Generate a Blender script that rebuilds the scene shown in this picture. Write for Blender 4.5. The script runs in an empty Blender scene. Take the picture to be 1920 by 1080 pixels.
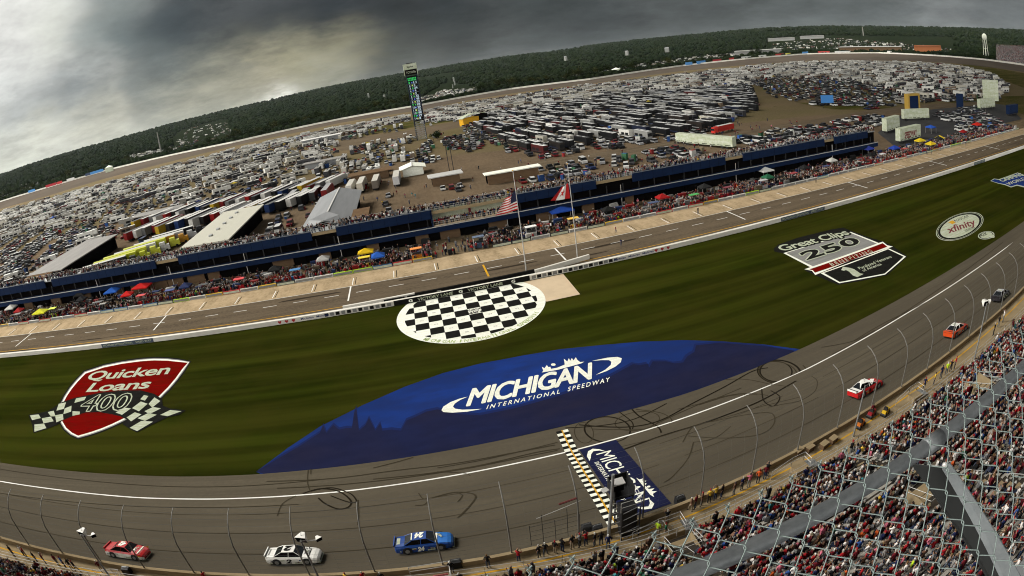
import bpy, bmesh, math, random
import numpy as np
from mathutils import Vector, Matrix
from mathutils.geometry import tessellate_polygon
random.seed(7); rng = np.random.default_rng(7)
S = bpy.context.scene; COL = S.collection
R_ = math.radians
# ------------------------------------------------------------------ camera (calibrated from straight lines in the place)
FW = np.array([0.040426, 0.972307, -0.230185]); RT = np.array([0.983022, -0.079969, -0.165146]); UP = np.array([0.178980, 0.219601, 0.959032])
FPX = 1071.1252; PPX, PPY = 960-137.2110, 540-145.4923
CAM = np.array([0., 0., 40.])
def ray(x, y):
    dx, dy = x-PPX, -(y-PPY); R = math.hypot(dx, dy) or 1e-9
    th = 2*math.asin(min(1, R/(2*FPX)))
    return math.cos(th)*FW + math.sin(th)/R*(dx*RT+dy*UP)
def U(x, y, z=0.0):
    "point of the horizontal plane at height z that the photograph shows at x, y"
    d = ray(x, y); t = (z-40)/d[2]; return np.array([d[0]*t, d[1]*t, z])
def UY(x, y, Y):
    d = ray(x, y); t = Y/d[1]; return np.array([d[0]*t, Y, 40+d[2]*t])
def UD(x, y, D): return CAM+ray(x, y)*D
def project(P):
    P = np.atleast_2d(P)-CAM; P = P/np.linalg.norm(P, axis=1)[:, None]
    z, x, y = P@FW, P@RT, P@UP; th = np.arccos(np.clip(z, -1, 1)); s = np.hypot(x, y)+1e-12; R = 2*FPX*np.sin(th/2)
    return np.stack([PPX+R*x/s, PPY-R*y/s], 1)
cd = bpy.data.cameras.new('camera'); cam = bpy.data.objects.new('camera', cd); COL.objects.link(cam); S.camera = cam
cam.matrix_world = Matrix(((RT[0], UP[0], -FW[0], 0), (RT[1], UP[1], -FW[1], 0), (RT[2], UP[2], -FW[2], 40), (0, 0, 0, 1)))
cd.type = 'PANO'; cd.panorama_type = 'FISHEYE_EQUISOLID'; cd.sensor_width = 36; cd.sensor_fit = 'HORIZONTAL'
cd.fisheye_lens = FPX*36/1920; cd.fisheye_fov = math.pi*1.2
cd.shift_x = 137.2110/1920; cd.shift_y = -145.4923/1080; cd.clip_start = 0.02; cd.clip_end = 40000
# ------------------------------------------------------------------ colours and materials
def lin(c):
    if isinstance(c, str): c = [int(c[i:i+2], 16)/255 for i in (0, 2, 4)]
    return tuple((v/12.92 if v <= .04045 else ((v+.055)/1.055)**2.4) for v in c)
class NT:
    def __init__(s, tree): s.t = tree; s.n = tree.nodes; s.l = tree.links
    def new(s, k, **kw):
        n = s.n.new(k)
        for a, b in kw.items():
            if a.startswith('i_'): n.inputs[a[2:].replace('_', ' ')].default_value = b
            else: setattr(n, a, b)
        return n
    def link(s, a, b): s.l.new(a, b)
def ordw(n): return '%d%s' % (n, 'th' if 10 <= n % 100 <= 20 else {1: 'st', 2: 'nd', 3: 'rd'}.get(n % 10, 'th'))
def mat(name, col, rough=.8, metal=0., noise=None, spec=.3, bump=0., emit=None, alpha=None):
    """noise = list of (scale vector, colour, strength, detail): mottling of the thing's own colour"""
    m = bpy.data.materials.new(name); m.use_nodes = True; t = NT(m.node_tree); b = t.n['Principled BSDF']
    b.inputs['Roughness'].default_value = rough; b.inputs['Metallic'].default_value = metal; b.inputs['Specular IOR Level'].default_value = spec
    b.inputs['Base Color'].default_value = (*col, 1)
    if noise:
        tc = t.new('ShaderNodeTexCoord'); cur = None
        for sc, c2, st, det in noise:
            mp = t.new('ShaderNodeMapping'); mp.inputs['Scale'].default_value = sc; t.link(tc.outputs['Object'], mp.inputs[0])
            nz = t.new('ShaderNodeTexNoise', i_Scale=1.0, i_Detail=det, i_Roughness=.62); t.link(mp.outputs[0], nz.inputs['Vector'])
            rp = t.new('ShaderNodeMapRange'); rp.inputs['From Min'].default_value = .38; rp.inputs['From Max'].default_value = .64
            rp.inputs['To Max'].default_value = st; t.link(nz.outputs['Fac'], rp.inputs['Value'])
            mx = t.new('ShaderNodeMix', data_type='RGBA'); t.link(rp.outputs[0], mx.inputs['Factor'])
            if cur is None: mx.inputs['A'].default_value = (*col, 1)
            else: t.link(cur, mx.inputs['A'])
            mx.inputs['B'].default_value = (*c2, 1); cur = mx.outputs['Result']
        t.link(cur, b.inputs['Base Color'])
        if bump:
            bp = t.new('ShaderNodeBump', i_Strength=bump, i_Distance=.05); t.link(nz.outputs['Fac'], bp.inputs['Height']); t.link(bp.outputs[0], b.inputs['Normal'])
    if emit: b.inputs['Emission Color'].default_value = (*emit[0], 1); b.inputs['Emission Strength'].default_value = emit[1]
    return m
def attr_mat(name, rough=.6, spec=.12, dirt=.35):
    "paint whose colour is stored face by face"
    m = bpy.data.materials.new(name); m.use_nodes = True; t = NT(m.node_tree); b = t.n['Principled BSDF']
    a = t.new('ShaderNodeAttribute', attribute_name='col'); tc = t.new('ShaderNodeTexCoord')
    nz = t.new('ShaderNodeTexNoise', i_Scale=1.3, i_Detail=3.0); t.link(tc.outputs['Object'], nz.inputs['Vector'])
    mx = t.new('ShaderNodeMix', data_type='RGBA', blend_type='MULTIPLY'); mx.inputs['Factor'].default_value = dirt
    t.link(a.outputs['Color'], mx.inputs['A']); t.link(nz.outputs['Fac'], mx.inputs['B']); t.link(mx.outputs['Result'], b.inputs['Base Color'])
    b.inputs['Roughness'].default_value = rough; b.inputs['Specular IOR Level'].default_value = spec
    return m
M = {}
M['paint'] = attr_mat('painted_surface'); M['cloth'] = attr_mat('cloth', .9, .1)
G = lambda v: (v, v, v)
M['white'] = mat('white_paint', (.74, .73, .69), .6, noise=[((.35, .35, .35), (.55, .53, .48), .6, 5)])
M['grass'] = mat('mown_grass', (.0175, .0240, .0030), 1., spec=0., noise=[((.009, .012, 1), (.029, .036, .0042), .6, 4), ((2.2, 2.2, 1), (.0130, .0180, .0020), .3, 4), ((.05, .9, 1), (.0090, .0125, .0014), .8, 3), ((.010, .11, 1), (.0330, .0440, .0042), .75, 3), ((.03, .06, 1), (.034, .030, .0052), .5, 4), ((.006, .30, 1), (.0085, .0120, .0014), .8, 2), ((.07, .1, 1), (.036, .031, .0055), .35, 5)])
M['rough_grass'] = mat('rough_grass', (.048, .050, .012), 1., spec=0., noise=[((.03, .05, 1), (.11, .082, .038), .9, 5), ((.5, .5, 1), (.026, .028, .008), .6, 4)])
M['lot'] = mat('gravel_lot', (.118, .088, .052), 1., spec=0., noise=[((.02, .03, 1), (.085, .064, .040), .8, 5), ((.012, .02, 1), (.075, .072, .022), .55, 3), ((.8, .8, 1), (.15, .115, .072), .5, 4)])
M['pavedlot'] = mat('paved_lot', (.118, .086, .055), .95, spec=0., noise=[((.05, .02, 1), (.075, .055, .037), .8, 5), ((.9, .25, 1), (.155, .115, .075), .45, 4)])
M['darklot'] = mat('dark_asphalt', (.028, .028, .03), .85, spec=.1, noise=[((.05, .05, 1), (.05, .048, .045), .7, 4)])
M['track'] = mat('track_asphalt', (.096, .082, .058), 1., spec=0., bump=.1, noise=[((.008, .55, .55), (.070, .060, .043), .8, 4), ((.02, 2.2, 2.2), (.112, .096, .070), .5, 4), ((.05, .09, .1), (.074, .063, .046), .7, 3), ((1.8, 1.8, 1.8), (.070, .060, .044), .4, 5)])
def groove(m):
    "years of rubber on the upper groove of the banking"
    t = NT(m.node_tree); b = t.n['Principled BSDF']; src = b.inputs['Base Color'].links[0].from_socket; tc = t.new('ShaderNodeTexCoord'); sp = t.new('ShaderNodeSeparateXYZ'); t.link(tc.outputs['Object'], sp.inputs[0])
    mp = t.new('ShaderNodeMapping'); mp.inputs['Scale'].default_value = (.012, .35, 1); t.link(tc.outputs['Object'], mp.inputs[0]); nz = t.new('ShaderNodeTexNoise', i_Scale=1., i_Detail=4.); t.link(mp.outputs[0], nz.inputs['Vector'])
    ad = t.new('ShaderNodeMath', operation='MULTIPLY_ADD'); t.link(nz.outputs['Fac'], ad.inputs[0]); ad.inputs[1].default_value = 9.; t.link(sp.outputs['Z'], ad.inputs[2])
    mr = t.new('ShaderNodeMapRange'); t.link(ad.outputs[0], mr.inputs['Value']); mr.inputs['From Min'].default_value = 4.2; mr.inputs['From Max'].default_value = 7.6; mr.inputs['To Max'].default_value = .62
    mx = t.new('ShaderNodeMix', data_type='RGBA'); t.link(mr.outputs[0], mx.inputs['Factor']); t.link(src, mx.inputs['A']); mx.inputs['B'].default_value = (.056, .048, .036, 1); t.link(mx.outputs['Result'], b.inputs['Base Color'])
groove(M['track'])
M['fartrack'] = mat('far_track_asphalt', (.068, .056, .045), 1., spec=0., noise=[((.01, .01, .3), (.085, .070, .055), .8, 3)])
M['pitroad'] = mat('pit_road_asphalt', (.122, .094, .063), .95, spec=0., noise=[((.01, .5, 1), (.088, .067, .045), .8, 4), ((.05, .35, 1), (.030, .024, .018), .5, 5), ((1.5, 1.5, 1), (.145, .113, .076), .4, 5)])
M['tan'] = mat('tan_concrete', (.40, .30, .185), .95, spec=0., noise=[((.02, .35, 1), (.30, .225, .135), .8, 4), ((.35, .12, 1), (.17, .125, .07), .7, 5), ((1.5, 1.5, 1), (.45, .35, .22), .4, 4)])
M['stall'] = mat('pit_stall_concrete', (.17, .125, .075), .95, spec=0., noise=[((.15, .2, 1), (.07, .055, .035), .8, 5)])
M['concourse'] = mat('concourse_concrete', (.255, .195, .115), .95, spec=0., noise=[((.06, .4, 1), (.18, .135, .078), .8, 5), ((.6, 1.2, 1), (.30, .235, .14), .5, 4)])
M['lightconc'] = mat('pale_concrete_pad', (.52, .41, .28), .95, spec=0., noise=[((.3, .3, 1), (.44, .35, .24), .7, 4)])
M['wallconc'] = mat('white_wall_paint', (.66, .64, .58), .8, spec=.2, noise=[((.08, .3, .5), (.45, .42, .36), .7, 5)])
M['mblack'] = mat('black_turf_paint', (.010, .010, .009), 1., spec=0., noise=[((.9, .9, 1), (.018, .018, .016), .5, 4)])
M['mwhite'] = mat('white_turf_paint', (.83, .83, .77), 1., spec=0., noise=[((.5, .9, 1), (.70, .70, .63), .6, 5), ((.15, 2.5, 1), (.62, .63, .52), .6, 4), ((5, 5, 1), (.50, .53, .38), .4, 3)])
M['mcream'] = mat('white_field_paint', (.50, .52, .45), 1., spec=0., noise=[((.8, 1.2, 1), (.36, .38, .29), .8, 5), ((.2, 3, 1), (.26, .30, .17), .55, 4), ((5, 5, 1), (.24, .28, .15), .4, 3)])
M['mred'] = mat('red_turf_paint', (.155, .0015, .002), 1., spec=0., noise=[((.1, .6, 1), (.095, .002, .0015), .8, 4), ((.3, 3, 1), (.075, .008, .003), .5, 4)])
M['mgrey'] = mat('grey_turf_paint', (.22, .22, .21), 1., spec=0., noise=[((.1, .8, 1), (.15, .15, .14), .7, 4)])
M['mblue'] = mat('bright_blue_paint', (.0105, .026, .120), 1., spec=0., noise=[((.05, .12, 1), (.012, .036, .185), .9, 3), ((.2, .5, 1), (.013, .024, .095), .6, 4)])
M['mmid'] = mat('mid_blue_paint', (.0115, .019, .078), 1., spec=0.)
M['mnavy'] = mat('dark_navy_paint', (.0125, .0160, .050), 1., spec=0., noise=[((.06, .1, 1), (.017, .016, .033), .8, 3), ((.25, .6, 1), (.010, .012, .034), .6, 3)])
M['mgreen'] = mat('green_lettering', (.30, .38, .14), .9)
M['mmaroon'] = mat('maroon_turf_paint', (.13, .012, .018), .9)
M['yellow'] = mat('yellow_line_paint', (.56, .30, .02), .9, spec=0., noise=[((.5, .5, 1), (.38, .21, .03), .6, 4)])
M['rubber'] = mat('tyre_rubber_mark', (.016, .013, .009), .95, spec=0.)
M['rubber2'] = mat('faint_rubber_mark', (.040, .033, .021), .95, spec=0.)
M['oil'] = mat('oil_stain', (.035, .027, .019), .95, spec=0.)
M['steel'] = mat('galvanised_steel', (.33, .34, .34), .5, .55, noise=[((9, 9, 9), (.24, .25, .25), .6, 4)])
M['poststeel'] = mat('post_steel', (.17, .165, .15), .6, .3)
M['pipe'] = mat('galvanised_pipe', (.125, .133, .137), .5, .45, noise=[((14, 30, 30), (.085, .092, .096), .8, 4), ((60, 90, 90), (.16, .165, .17), .4, 3)])
M['wire'] = mat('galvanised_wire', (.155, .19, .18), .5, .3)
M['brace'] = mat('grey_painted_steel', (.15, .165, .17), .7, .1, noise=[((6, 6, 6), (.115, .125, .13), .7, 4), ((40, 40, 40), (.18, .19, .195), .5, 3)])
M['bracedark'] = mat('dark_steel', (.016, .017, .017), .7)
M['dark'] = mat('black_metal', (.012, .012, .013), .6)
M['darkglass'] = mat('dark_glass', (.01, .012, .015), .08, spec=.6)
M['blue'] = mat('navy_metal_panel', (.0045, .014, .044), .7, spec=.08, noise=[((.15, .5, .5), (.0035, .0095, .032), .7, 3)])
M['interior'] = mat('dark_interior_and_shade', (.004, .0035, .0035), 1., spec=0.)
M['tanwall'] = mat('tan_block_wall', (.13, .085, .05), .95, spec=0., noise=[((.4, .4, .9), (.10, .062, .038), .7, 3)])
M['seat'] = mat('aluminium_plank', (.34, .32, .28), .7, .1, spec=.1, noise=[((.8, 2, 2), (.22, .205, .18), .7, 4)])
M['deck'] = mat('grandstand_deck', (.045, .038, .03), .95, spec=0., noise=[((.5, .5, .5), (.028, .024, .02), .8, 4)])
M['rail'] = mat('pale_handrail', (.46, .45, .43), .5, .3)
M['creamroof'] = mat('cream_metal_roof', (.38, .37, .30), .6, noise=[((.4, .05, 1), (.39, .38, .31), .8, 3)])
M['greyroof'] = mat('grey_metal_roof', (.19, .195, .20), .55, noise=[((.5, .06, 1), (.15, .155, .16), .8, 3)])
M['brownroof'] = mat('weathered_grey_roof', (.17, .16, .145), .6, noise=[((.5, .06, 1), (.13, .12, .11), .8, 3)])
M['tyre'] = mat('black_tyre', (.015, .015, .015), .8); M['rim'] = mat('steel_rim', (.3, .3, .3), .35, .7)
M['orange'] = mat('orange_brick', (.25, .085, .03), .9)
M['bark'] = mat('tree_bark', (.07, .05, .035), .95)
M['leaf'] = mat('dark_foliage', (.013, .021, .008), 1., spec=0., noise=[((.25, .25, .25), (.024, .031, .010), .9, 4), ((.9, .9, .9), (.006, .010, .004), .7, 3)])
M['leaf2'] = mat('olive_foliage', (.034, .036, .011), 1., spec=0., noise=[((.3, .3, .3), (.016, .021, .008), .9, 4)])
M['forest'] = mat('forest_canopy', (.0052, .0098, .0052), 1., spec=0., noise=[((.012, .012, .012), (.0165, .0215, .0090), .8, 5), ((.15, .15, .15), (.0028, .0045, .0022), .8, 4)])
M['farland'] = mat('wooded_land', (.0075, .0115, .0062), 1., spec=0., noise=[((.004, .006, .02), (.013, .016, .0075), .8, 5), ((.05, .05, .05), (.004, .006, .003), .8, 4)])
M['screen'] = mat('led_screen', (.02, .10, .28), .4, emit=((.04, .18, .36), .12))
def simple(name, col, rough=.6, **k):
    if name not in M: M[name] = mat(name, col, rough, **k)
    return M[name]
# ------------------------------------------------------------------ object helpers
def tag(o, label=None, cat=None, group=None, kind=None):
    if label: o['label'] = label
    if cat: o['category'] = cat
    if group: o['group'] = group
    if kind: o['kind'] = kind
    return o
def empty(name, loc=(0, 0, 0), rz=0., **k):
    o = bpy.data.objects.new(name, None); COL.objects.link(o); o.location = loc; o.rotation_euler = (0, 0, rz); o.empty_display_size = .3
    return tag(o, **k)
def link_mesh(name, me, parent=None, **k):
    o = bpy.data.objects.new(name, me); COL.objects.link(o)
    if parent is not None: o.parent = parent
    return tag(o, **k)
class MB:
    "collects faces with a material slot and a colour, then becomes ONE mesh"
    def __init__(s): s.v = []; s.f = []; s.m = []; s.c = []; s.mats = []
    def mi(s, m):
        if m not in s.mats: s.mats.append(m)
        return s.mats.index(m)
    def face(s, idx, m, c=(1, 1, 1)): s.f.append(tuple(idx)); s.m.append(s.mi(m)); s.c.append(c)
    def poly(s, pts, m, c=(1, 1, 1)):
        b = len(s.v); s.v += [tuple(p) for p in pts]; s.face(range(b, b+len(pts)), m, c)
    def ngon(s, pts, m, c=(1, 1, 1)):
        b = len(s.v); s.v += [tuple(p) for p in pts]
        for tri in tessellate_polygon([[Vector(p) for p in pts]]):
            a = [pts[i] for i in tri]; n = (a[1][0]-a[0][0])*(a[2][1]-a[0][1])-(a[1][1]-a[0][1])*(a[2][0]-a[0][0])
            s.face([b+i for i in (tri if n > 0 else tri[::-1])], m, c)
    def box(s, x0, x1, y0, y1, z0, z1, m, c=(1, 1, 1), top=None, taper=0.):
        b = len(s.v); t = taper
        s.v += [(x0, y0, z0), (x1, y0, z0), (x1, y1, z0), (x0, y1, z0), (x0+t, y0+t, z1), (x1-t, y0+t, z1), (x1-t, y1-t, z1), (x0+t, y1-t, z1)]
        for q in ((0, 3, 2, 1), (0, 1, 5, 4), (1, 2, 6, 5), (2, 3, 7, 6), (3, 0, 4, 7)): s.face([b+i for i in q], m, c)
        s.face([b+i for i in (4, 5, 6, 7)], m, top or c)
    def obox(s, p0, p1, w, z0, z1, m, c=(1, 1, 1), top=None):
        "box standing on the segment p0-p1, w wide"
        p0, p1 = np.array(p0[:2], float), np.array(p1[:2], float); d = p1-p0; d /= np.linalg.norm(d) or 1; n = np.array([-d[1], d[0]])*w/2
        q = [p0-n, p1-n, p1+n, p0+n]; b = len(s.v)
        s.v += [(*a, z0) for a in q]+[(*a, z1) for a in q]
        for k in ((0, 3, 2, 1), (0, 1, 5, 4), (1, 2, 6, 5), (2, 3, 7, 6), (3, 0, 4, 7)): s.face([b+i for i in k], m, c)
        s.face([b+i for i in (4, 5, 6, 7)], m, top or c)
    def tube(s, pts, r, m, n=6, c=(1, 1, 1), cap=True):
        pts = [Vector(p) for p in pts]; rr = r if isinstance(r, (list, tuple)) else [r]*len(pts); rings = []
        prev = None
        for i, p in enumerate(pts):
            d = (pts[min(i+1, len(pts)-1)]-pts[max(i-1, 0)]).normalized()
            a = prev if prev is not None else (Vector((0, 0, 1)) if abs(d.z) < .9 else Vector((1, 0, 0)))
            u = (a-d*a.dot(d)).normalized(); prev = u; w = d.cross(u); b = len(s.v)
            for k in range(n):
                q = 2*math.pi*k/n; s.v.append(tuple(p+u*rr[i]*math.cos(q)+w*rr[i]*math.sin(q)))
            rings.append(b)
        for a, b in zip(rings, rings[1:]):
            for k in range(n): s.face((a+k, a+(k+1) % n, b+(k+1) % n, b+k), m, c)
        if cap: s.face([rings[0]+k for k in range(n)][::-1], m, c); s.face([rings[-1]+k for k in range(n)], m, c)
    def loft(s, rings, m, c=(1, 1, 1), cap=True, cols=None):
        bs = []
        for r in rings: bs.append(len(s.v)); s.v += [tuple(p) for p in r]
        n = len(rings[0])
        for i, (a, b) in enumerate(zip(bs, bs[1:])):
            for k in range(n): s.face((a+k, a+(k+1) % n, b+(k+1) % n, b+k), m, cols[i] if cols else c)
        if cap: s.face([bs[0]+k for k in range(n)][::-1], m, c); s.face([bs[-1]+k for k in range(n)], m, c)
    def xf(s, mtx):
        s.v = [tuple(mtx @ Vector(p)) for p in s.v]; return s
    def mesh(s, name, smooth=False):
        me = bpy.data.meshes.new(name); me.from_pydata(s.v, [], s.f)
        for m in s.mats: me.materials.append(m)
        me.polygons.foreach_set('material_index', s.m)
        a = me.attributes.new('col', 'FLOAT_COLOR', 'FACE'); a.data.foreach_set('color', np.array([(*c[:3], 1.) for c in s.c], dtype=np.float32).ravel())
        me.polygons.foreach_set('use_smooth', [bool(smooth)]*len(s.f))
        me.update(); return me
    def build(s, name, parent=None, smooth=False, **k): return link_mesh(name, s.mesh(name, smooth), parent, **k)
def mass(name, templates, items, mt, **k):
    "ONE mesh holding many small copies: templates = {key: (verts, faces, facecolour or index into item colours)}, items = (key, x, y, z, rot, scale, colours)"
    V, F, C, off = [], [], [], 0
    for key, x, y, z, rot, sc, cols in items:
        tv, tf, tcx = templates[key]; c, s_ = math.cos(rot)*sc, math.sin(rot)*sc
        v = np.empty_like(tv); v[:, 0] = tv[:, 0]*c-tv[:, 1]*s_+x; v[:, 1] = tv[:, 0]*s_+tv[:, 1]*c+y; v[:, 2] = tv[:, 2]*sc+z
        V.append(v); F.append(tf+off); off += len(tv)
        C.append(np.array([cols[q] if isinstance(q, int) else q for q in tcx], dtype=np.float32))
    V = np.concatenate(V); F = np.concatenate(F); C = np.concatenate(C)
    me = bpy.data.meshes.new(name); me.vertices.add(len(V)); me.vertices.foreach_set('co', V.astype(np.float32).ravel())
    me.loops.add(F.size); me.loops.foreach_set('vertex_index', F.astype(np.int32).ravel())
    me.polygons.add(len(F)); me.polygons.foreach_set('loop_start', np.arange(0, F.size, 4, dtype=np.int32))
    me.polygons.foreach_set('loop_total', np.full(len(F), 4, dtype=np.int32)) if False else None
    me.update(calc_edges=True); me.validate()
    a = me.attributes.new('col', 'FLOAT_COLOR', 'FACE'); a.data.foreach_set('color', np.concatenate([C, np.ones((len(C), 1), np.float32)], 1).ravel())
    if name != 'forest': me.shade_flat()
    me.materials.append(mt); return link_mesh(name, me, **k)
def quads(mb):
    return (np.array(mb.v, float), np.array([f if len(f) == 4 else (*f, f[-1]) for f in mb.f], int), list(mb.c))
# ------------------------------------------------------------------ heights of the front straight
YG = [(-300, 73), (-71, 55), (-47, 53.5), (-30, 52.5), (-10, 52.4), (11, 52.4), (28, 51.9), (46, 52.6), (80, 54.7), (130, 57.4), (330, 84)]
YW = [(-300, 66), (-67.6, 50.1), (-55.2, 49.4), (-40, 48.4), (-29, 48), (-13.5, 47.7), (5, 47.6), (11, 47.5), (25, 47.5), (43, 47.9), (67.5, 49.8), (121, 53), (330, 77)]
YO = [(-300, 55), (-52.4, 33.8), (-32, 32.2), (-13.2, 31.4), (0, 30.9), (15, 30.9), (32, 31.8), (47, 32.7), (78, 34.6), (330, 58)]
ip = lambda T, x: float(np.interp(x, [a for a, b in T], [b for a, b in T]))
def tz(x, y):
    a, b = ip(YW, x), ip(YO, x); return max(0., (a-y)/(a-b))*3.6
def UT(x, y, lift=0.):
    "point of the banked track shown at x, y"
    z = 0.
    for _ in range(14): g = U(x, y, z); z = .5*z+.5*tz(g[0], g[1])
    g = U(x, y, z); return np.array([g[0], g[1], tz(g[0], g[1])+lift])
def smooth_line(pts, n=8, closed=False):
    P = [np.array(p, float) for p in pts]; out = []
    N = len(P)
    for i in range(N if closed else N-1):
        g = (lambda k: P[k % N]) if closed else (lambda k: P[min(max(k, 0), N-1)])
        a, b, c, d = g(i-1), g(i), g(i+1), g(i+2)
        for k in range(n):
            t = k/n; out.append(.5*((2*b)+(-a+c)*t+(2*a-5*b+4*c-d)*t*t+(-a+3*b-3*c+d)*t**3))
    if not closed: out.append(P[-1])
    return out
# ------------------------------------------------------------------ the setting
HZ = [(-180, 1.1), (-60, .5), (-41, .55), (-30, .73), (-12, .83), (10, .9), (28, .9), (37, 1.0), (45, 1.05), (52, .8), (66, .75), (90, .7), (180, 1.0)]
mb = MB(); rads = [0, 400, 900, 1300, 1500, 1800, 2200, 2700, 3300, 4000, 5000, 6500, 9000, 16000]; NA = 180
def landz(x, y):
    r = math.hypot(x, y); az = math.degrees(math.atan2(x, y)); h = 40+math.tan(R_(ip(HZ, az)))*4200
    k = np.interp(r, [0, 1300, 1800, 2700, 4200, 6500, 16000], [0, 0, .08, .45, 1, .6, .2])
    wob = .95+.03*math.sin(az*.17+r*.0006)+.015*math.sin(az*.43+r*.001)
    return h*k*wob-.3
for i, r in enumerate(rads):
    for k in range(NA):
        a = 2*math.pi*k/NA; x, y = r*math.sin(a), r*math.cos(a); mb.v.append((x, y, landz(x, y)))
for i in range(len(rads)-1):
    for k in range(NA):
        a, b = i*NA+k, i*NA+(k+1) % NA; mb.face((a, a+NA, b+NA, b), M['farland'])
mb.build('ground', smooth=True, kind='structure')
# track loop: inner edge on the ground, outer edge raised by the banking
IN_PX = [(0, 392), (100, 364), (200, 334), (320, 303), (437, 274), (553, 249), (640, 230), (790, 206), (873, 189), (960, 175), (1107, 157), (1280, 133), (1397, 122), (1513, 114), (1647, 113), (1780, 118), (1847, 125), (1920, 135)]
OUT_PX = [(0, 379), (100, 349), (200, 320), (320, 292), (437, 268), (553, 242), (640, 224), (790, 198), (873, 182.5), (960, 167.5), (1107, 149.5), (1280, 124), (1397, 111.5), (1513, 102), (1647, 100), (1780, 107), (1847, 113), (1920, 123)]
inner = [U(*p) for p in IN_PX]; outer = []
for k, (a, p) in enumerate(zip(inner, OUT_PX)):
    zz = 2.6 if a[0] < 500 else 6.5
    outer.append(U(*p, zz))
LI = inner+[np.array(p, float) for p in [(740, 330, 0), (690, 250, 0), (560, 160, 0), (420, 110, 0)]]
LO = outer+[np.array(p, float) for p in [(775, 310, 6.5), (715, 225, 6.5), (575, 132, 6), (428, 84, 5)]]
fx = [330, 230, 160, 130, 105, 80, 60, 46, 35, 25, 15, 5, -5, -15, -25, -35, -47, -60, -75, -110, -160, -230, -300]
F_IN = [np.array([x, ip(YG, x), 0]) for x in fx]; F_OUT = [np.array([x, ip(YO, x), 3.6]) for x in fx]
LEFT_I = [np.array(p, float) for p in [(-480, 140, 0), (-640, 300, 0), (-740, 520, 0)]]
LEFT_O = [np.array(p, float) for p in [(-490, 118, 5), (-665, 288, 6), (-768, 515, 5)]]
loopI = LI+F_IN+LEFT_I; loopO = LO+F_OUT+LEFT_O; n1 = len(LI)
mb = MB(); N = len(loopI)
for k in range(N):
    a, b = k, (k+1) % N; fr = n1 <= a < n1+len(F_IN)-1
    if fr:
        xa, xb = loopI[a][0], loopI[b][0]; wa, wb = np.array([xa, ip(YW, xa), .0]), np.array([xb, ip(YW, xb), .0])
        lift = np.array([0, 0, .03]); mb.poly([loopI[a]+lift, wa+lift, wb+lift, loopI[b]+lift][::-1], M['track']); mb.poly([wa+lift, loopO[a], loopO[b], wb+lift][::-1], M['track'])
    else:
        lift = np.array([0, 0, .03]); mb.poly([loopI[a]+lift, loopI[b]+lift, loopO[b], loopO[a]], M['fartrack'])
mb.build('track', kind='structure')
wl = empty('far_track_wall', (0, 900, 3), label='white concrete wall along the outside of the far track and turn', cat='wall'); mb = MB()
for a, b in zip(LO[:len(outer)], LO[1:len(outer)+1]):
    d = (b-a)/np.linalg.norm(b-a); q = np.array([-d[1], d[0], 0])*.5; mb.poly([a-q, b-q, b-q+[0, 0, 2.3], a-q+[0, 0, 2.3]], M['wallconc']); mb.poly([a-q+[0, 0, 2.3], b-q+[0, 0, 2.3], b+q+[0, 0, 2.3], a+q+[0, 0, 2.3]], M['wallconc']); mb.poly([a+q, b+q, b+q+[0, 0, 2.3], a+q+[0, 0, 2.3]][::-1], M['wallconc'])
o_ = mb.build('wall', wl); o_.matrix_parent_inverse = Matrix.Translation(-Vector(wl.location))
# infield sheets
mb = MB(); mb.ngon([(p[0], p[1], .0) for p in loopI[::-1]], M['lot']); mb.build('infield_lot', kind='structure')
gx = np.linspace(-300, 330, 64)
PW = 99.2
mb = MB()
for a, b in zip(gx, gx[1:]):
    t = lambda x: max(PW, ip(YG, x)+3)
    mb.poly([(a, ip(YG, a), .015), (b, ip(YG, b), .015), (b, t(b), .015), (a, t(a), .015)], M['grass'])
mb.build('grass', kind='structure')
def sheet(name, poly, m, z, kind='structure', **k):
    mb = MB(); mb.ngon([(p[0], p[1], z) for p in poly], m); return mb.build(name, kind=kind, **k)
sheet('pit_road', [(-420, PW), (420, PW), (420, 114.5), (-420, 114.5)], M['pitroad'], .02)
sheet('pit_pavement', [(-420, 114.5), (420, 114.5), (420, 122.9), (-420, 122.9)], M['tan'], .024)
sheet('pit_stalls', [(-420, 122.9), (420, 122.9), (420, 137), (-420, 137)], M['stall'], .022)
sheet('paved_lot', [(-260, 137), (170, 137), (280, 150), (330, 205), (160, 235), (60, 262), (-30, 300), (-60, 285), (-120, 300), (-260, 240)], M['pavedlot'], .02)
sheet('dark_paved_lot', [(170, 137.2), (300, 137.2), (350, 175), (345, 200), (250, 196), (190, 165)], M['darklot'], .03)
sheet('service_road', [U(*p)[:2] for p in [(620, 268), (790, 240), (870, 226), (880, 235), (800, 252), (640, 283)]], M['pitroad'], .03)
sheet('service_road', [U(*p)[:2] for p in [(1010, 303), (1200, 275), (1380, 248), (1500, 228), (1640, 205), (1850, 190), (1850, 196), (1640, 216), (1500, 238), (1380, 260), (1200, 290), (1010, 315)]], M['pitroad'], .034)
sheet('service_road', [U(*p)[:2] for p in [(1405, 160), (1420, 160), (1450, 185), (1560, 205), (1640, 208), (1640, 216), (1540, 215), (1425, 195)]], M['lot'], .03)
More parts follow.
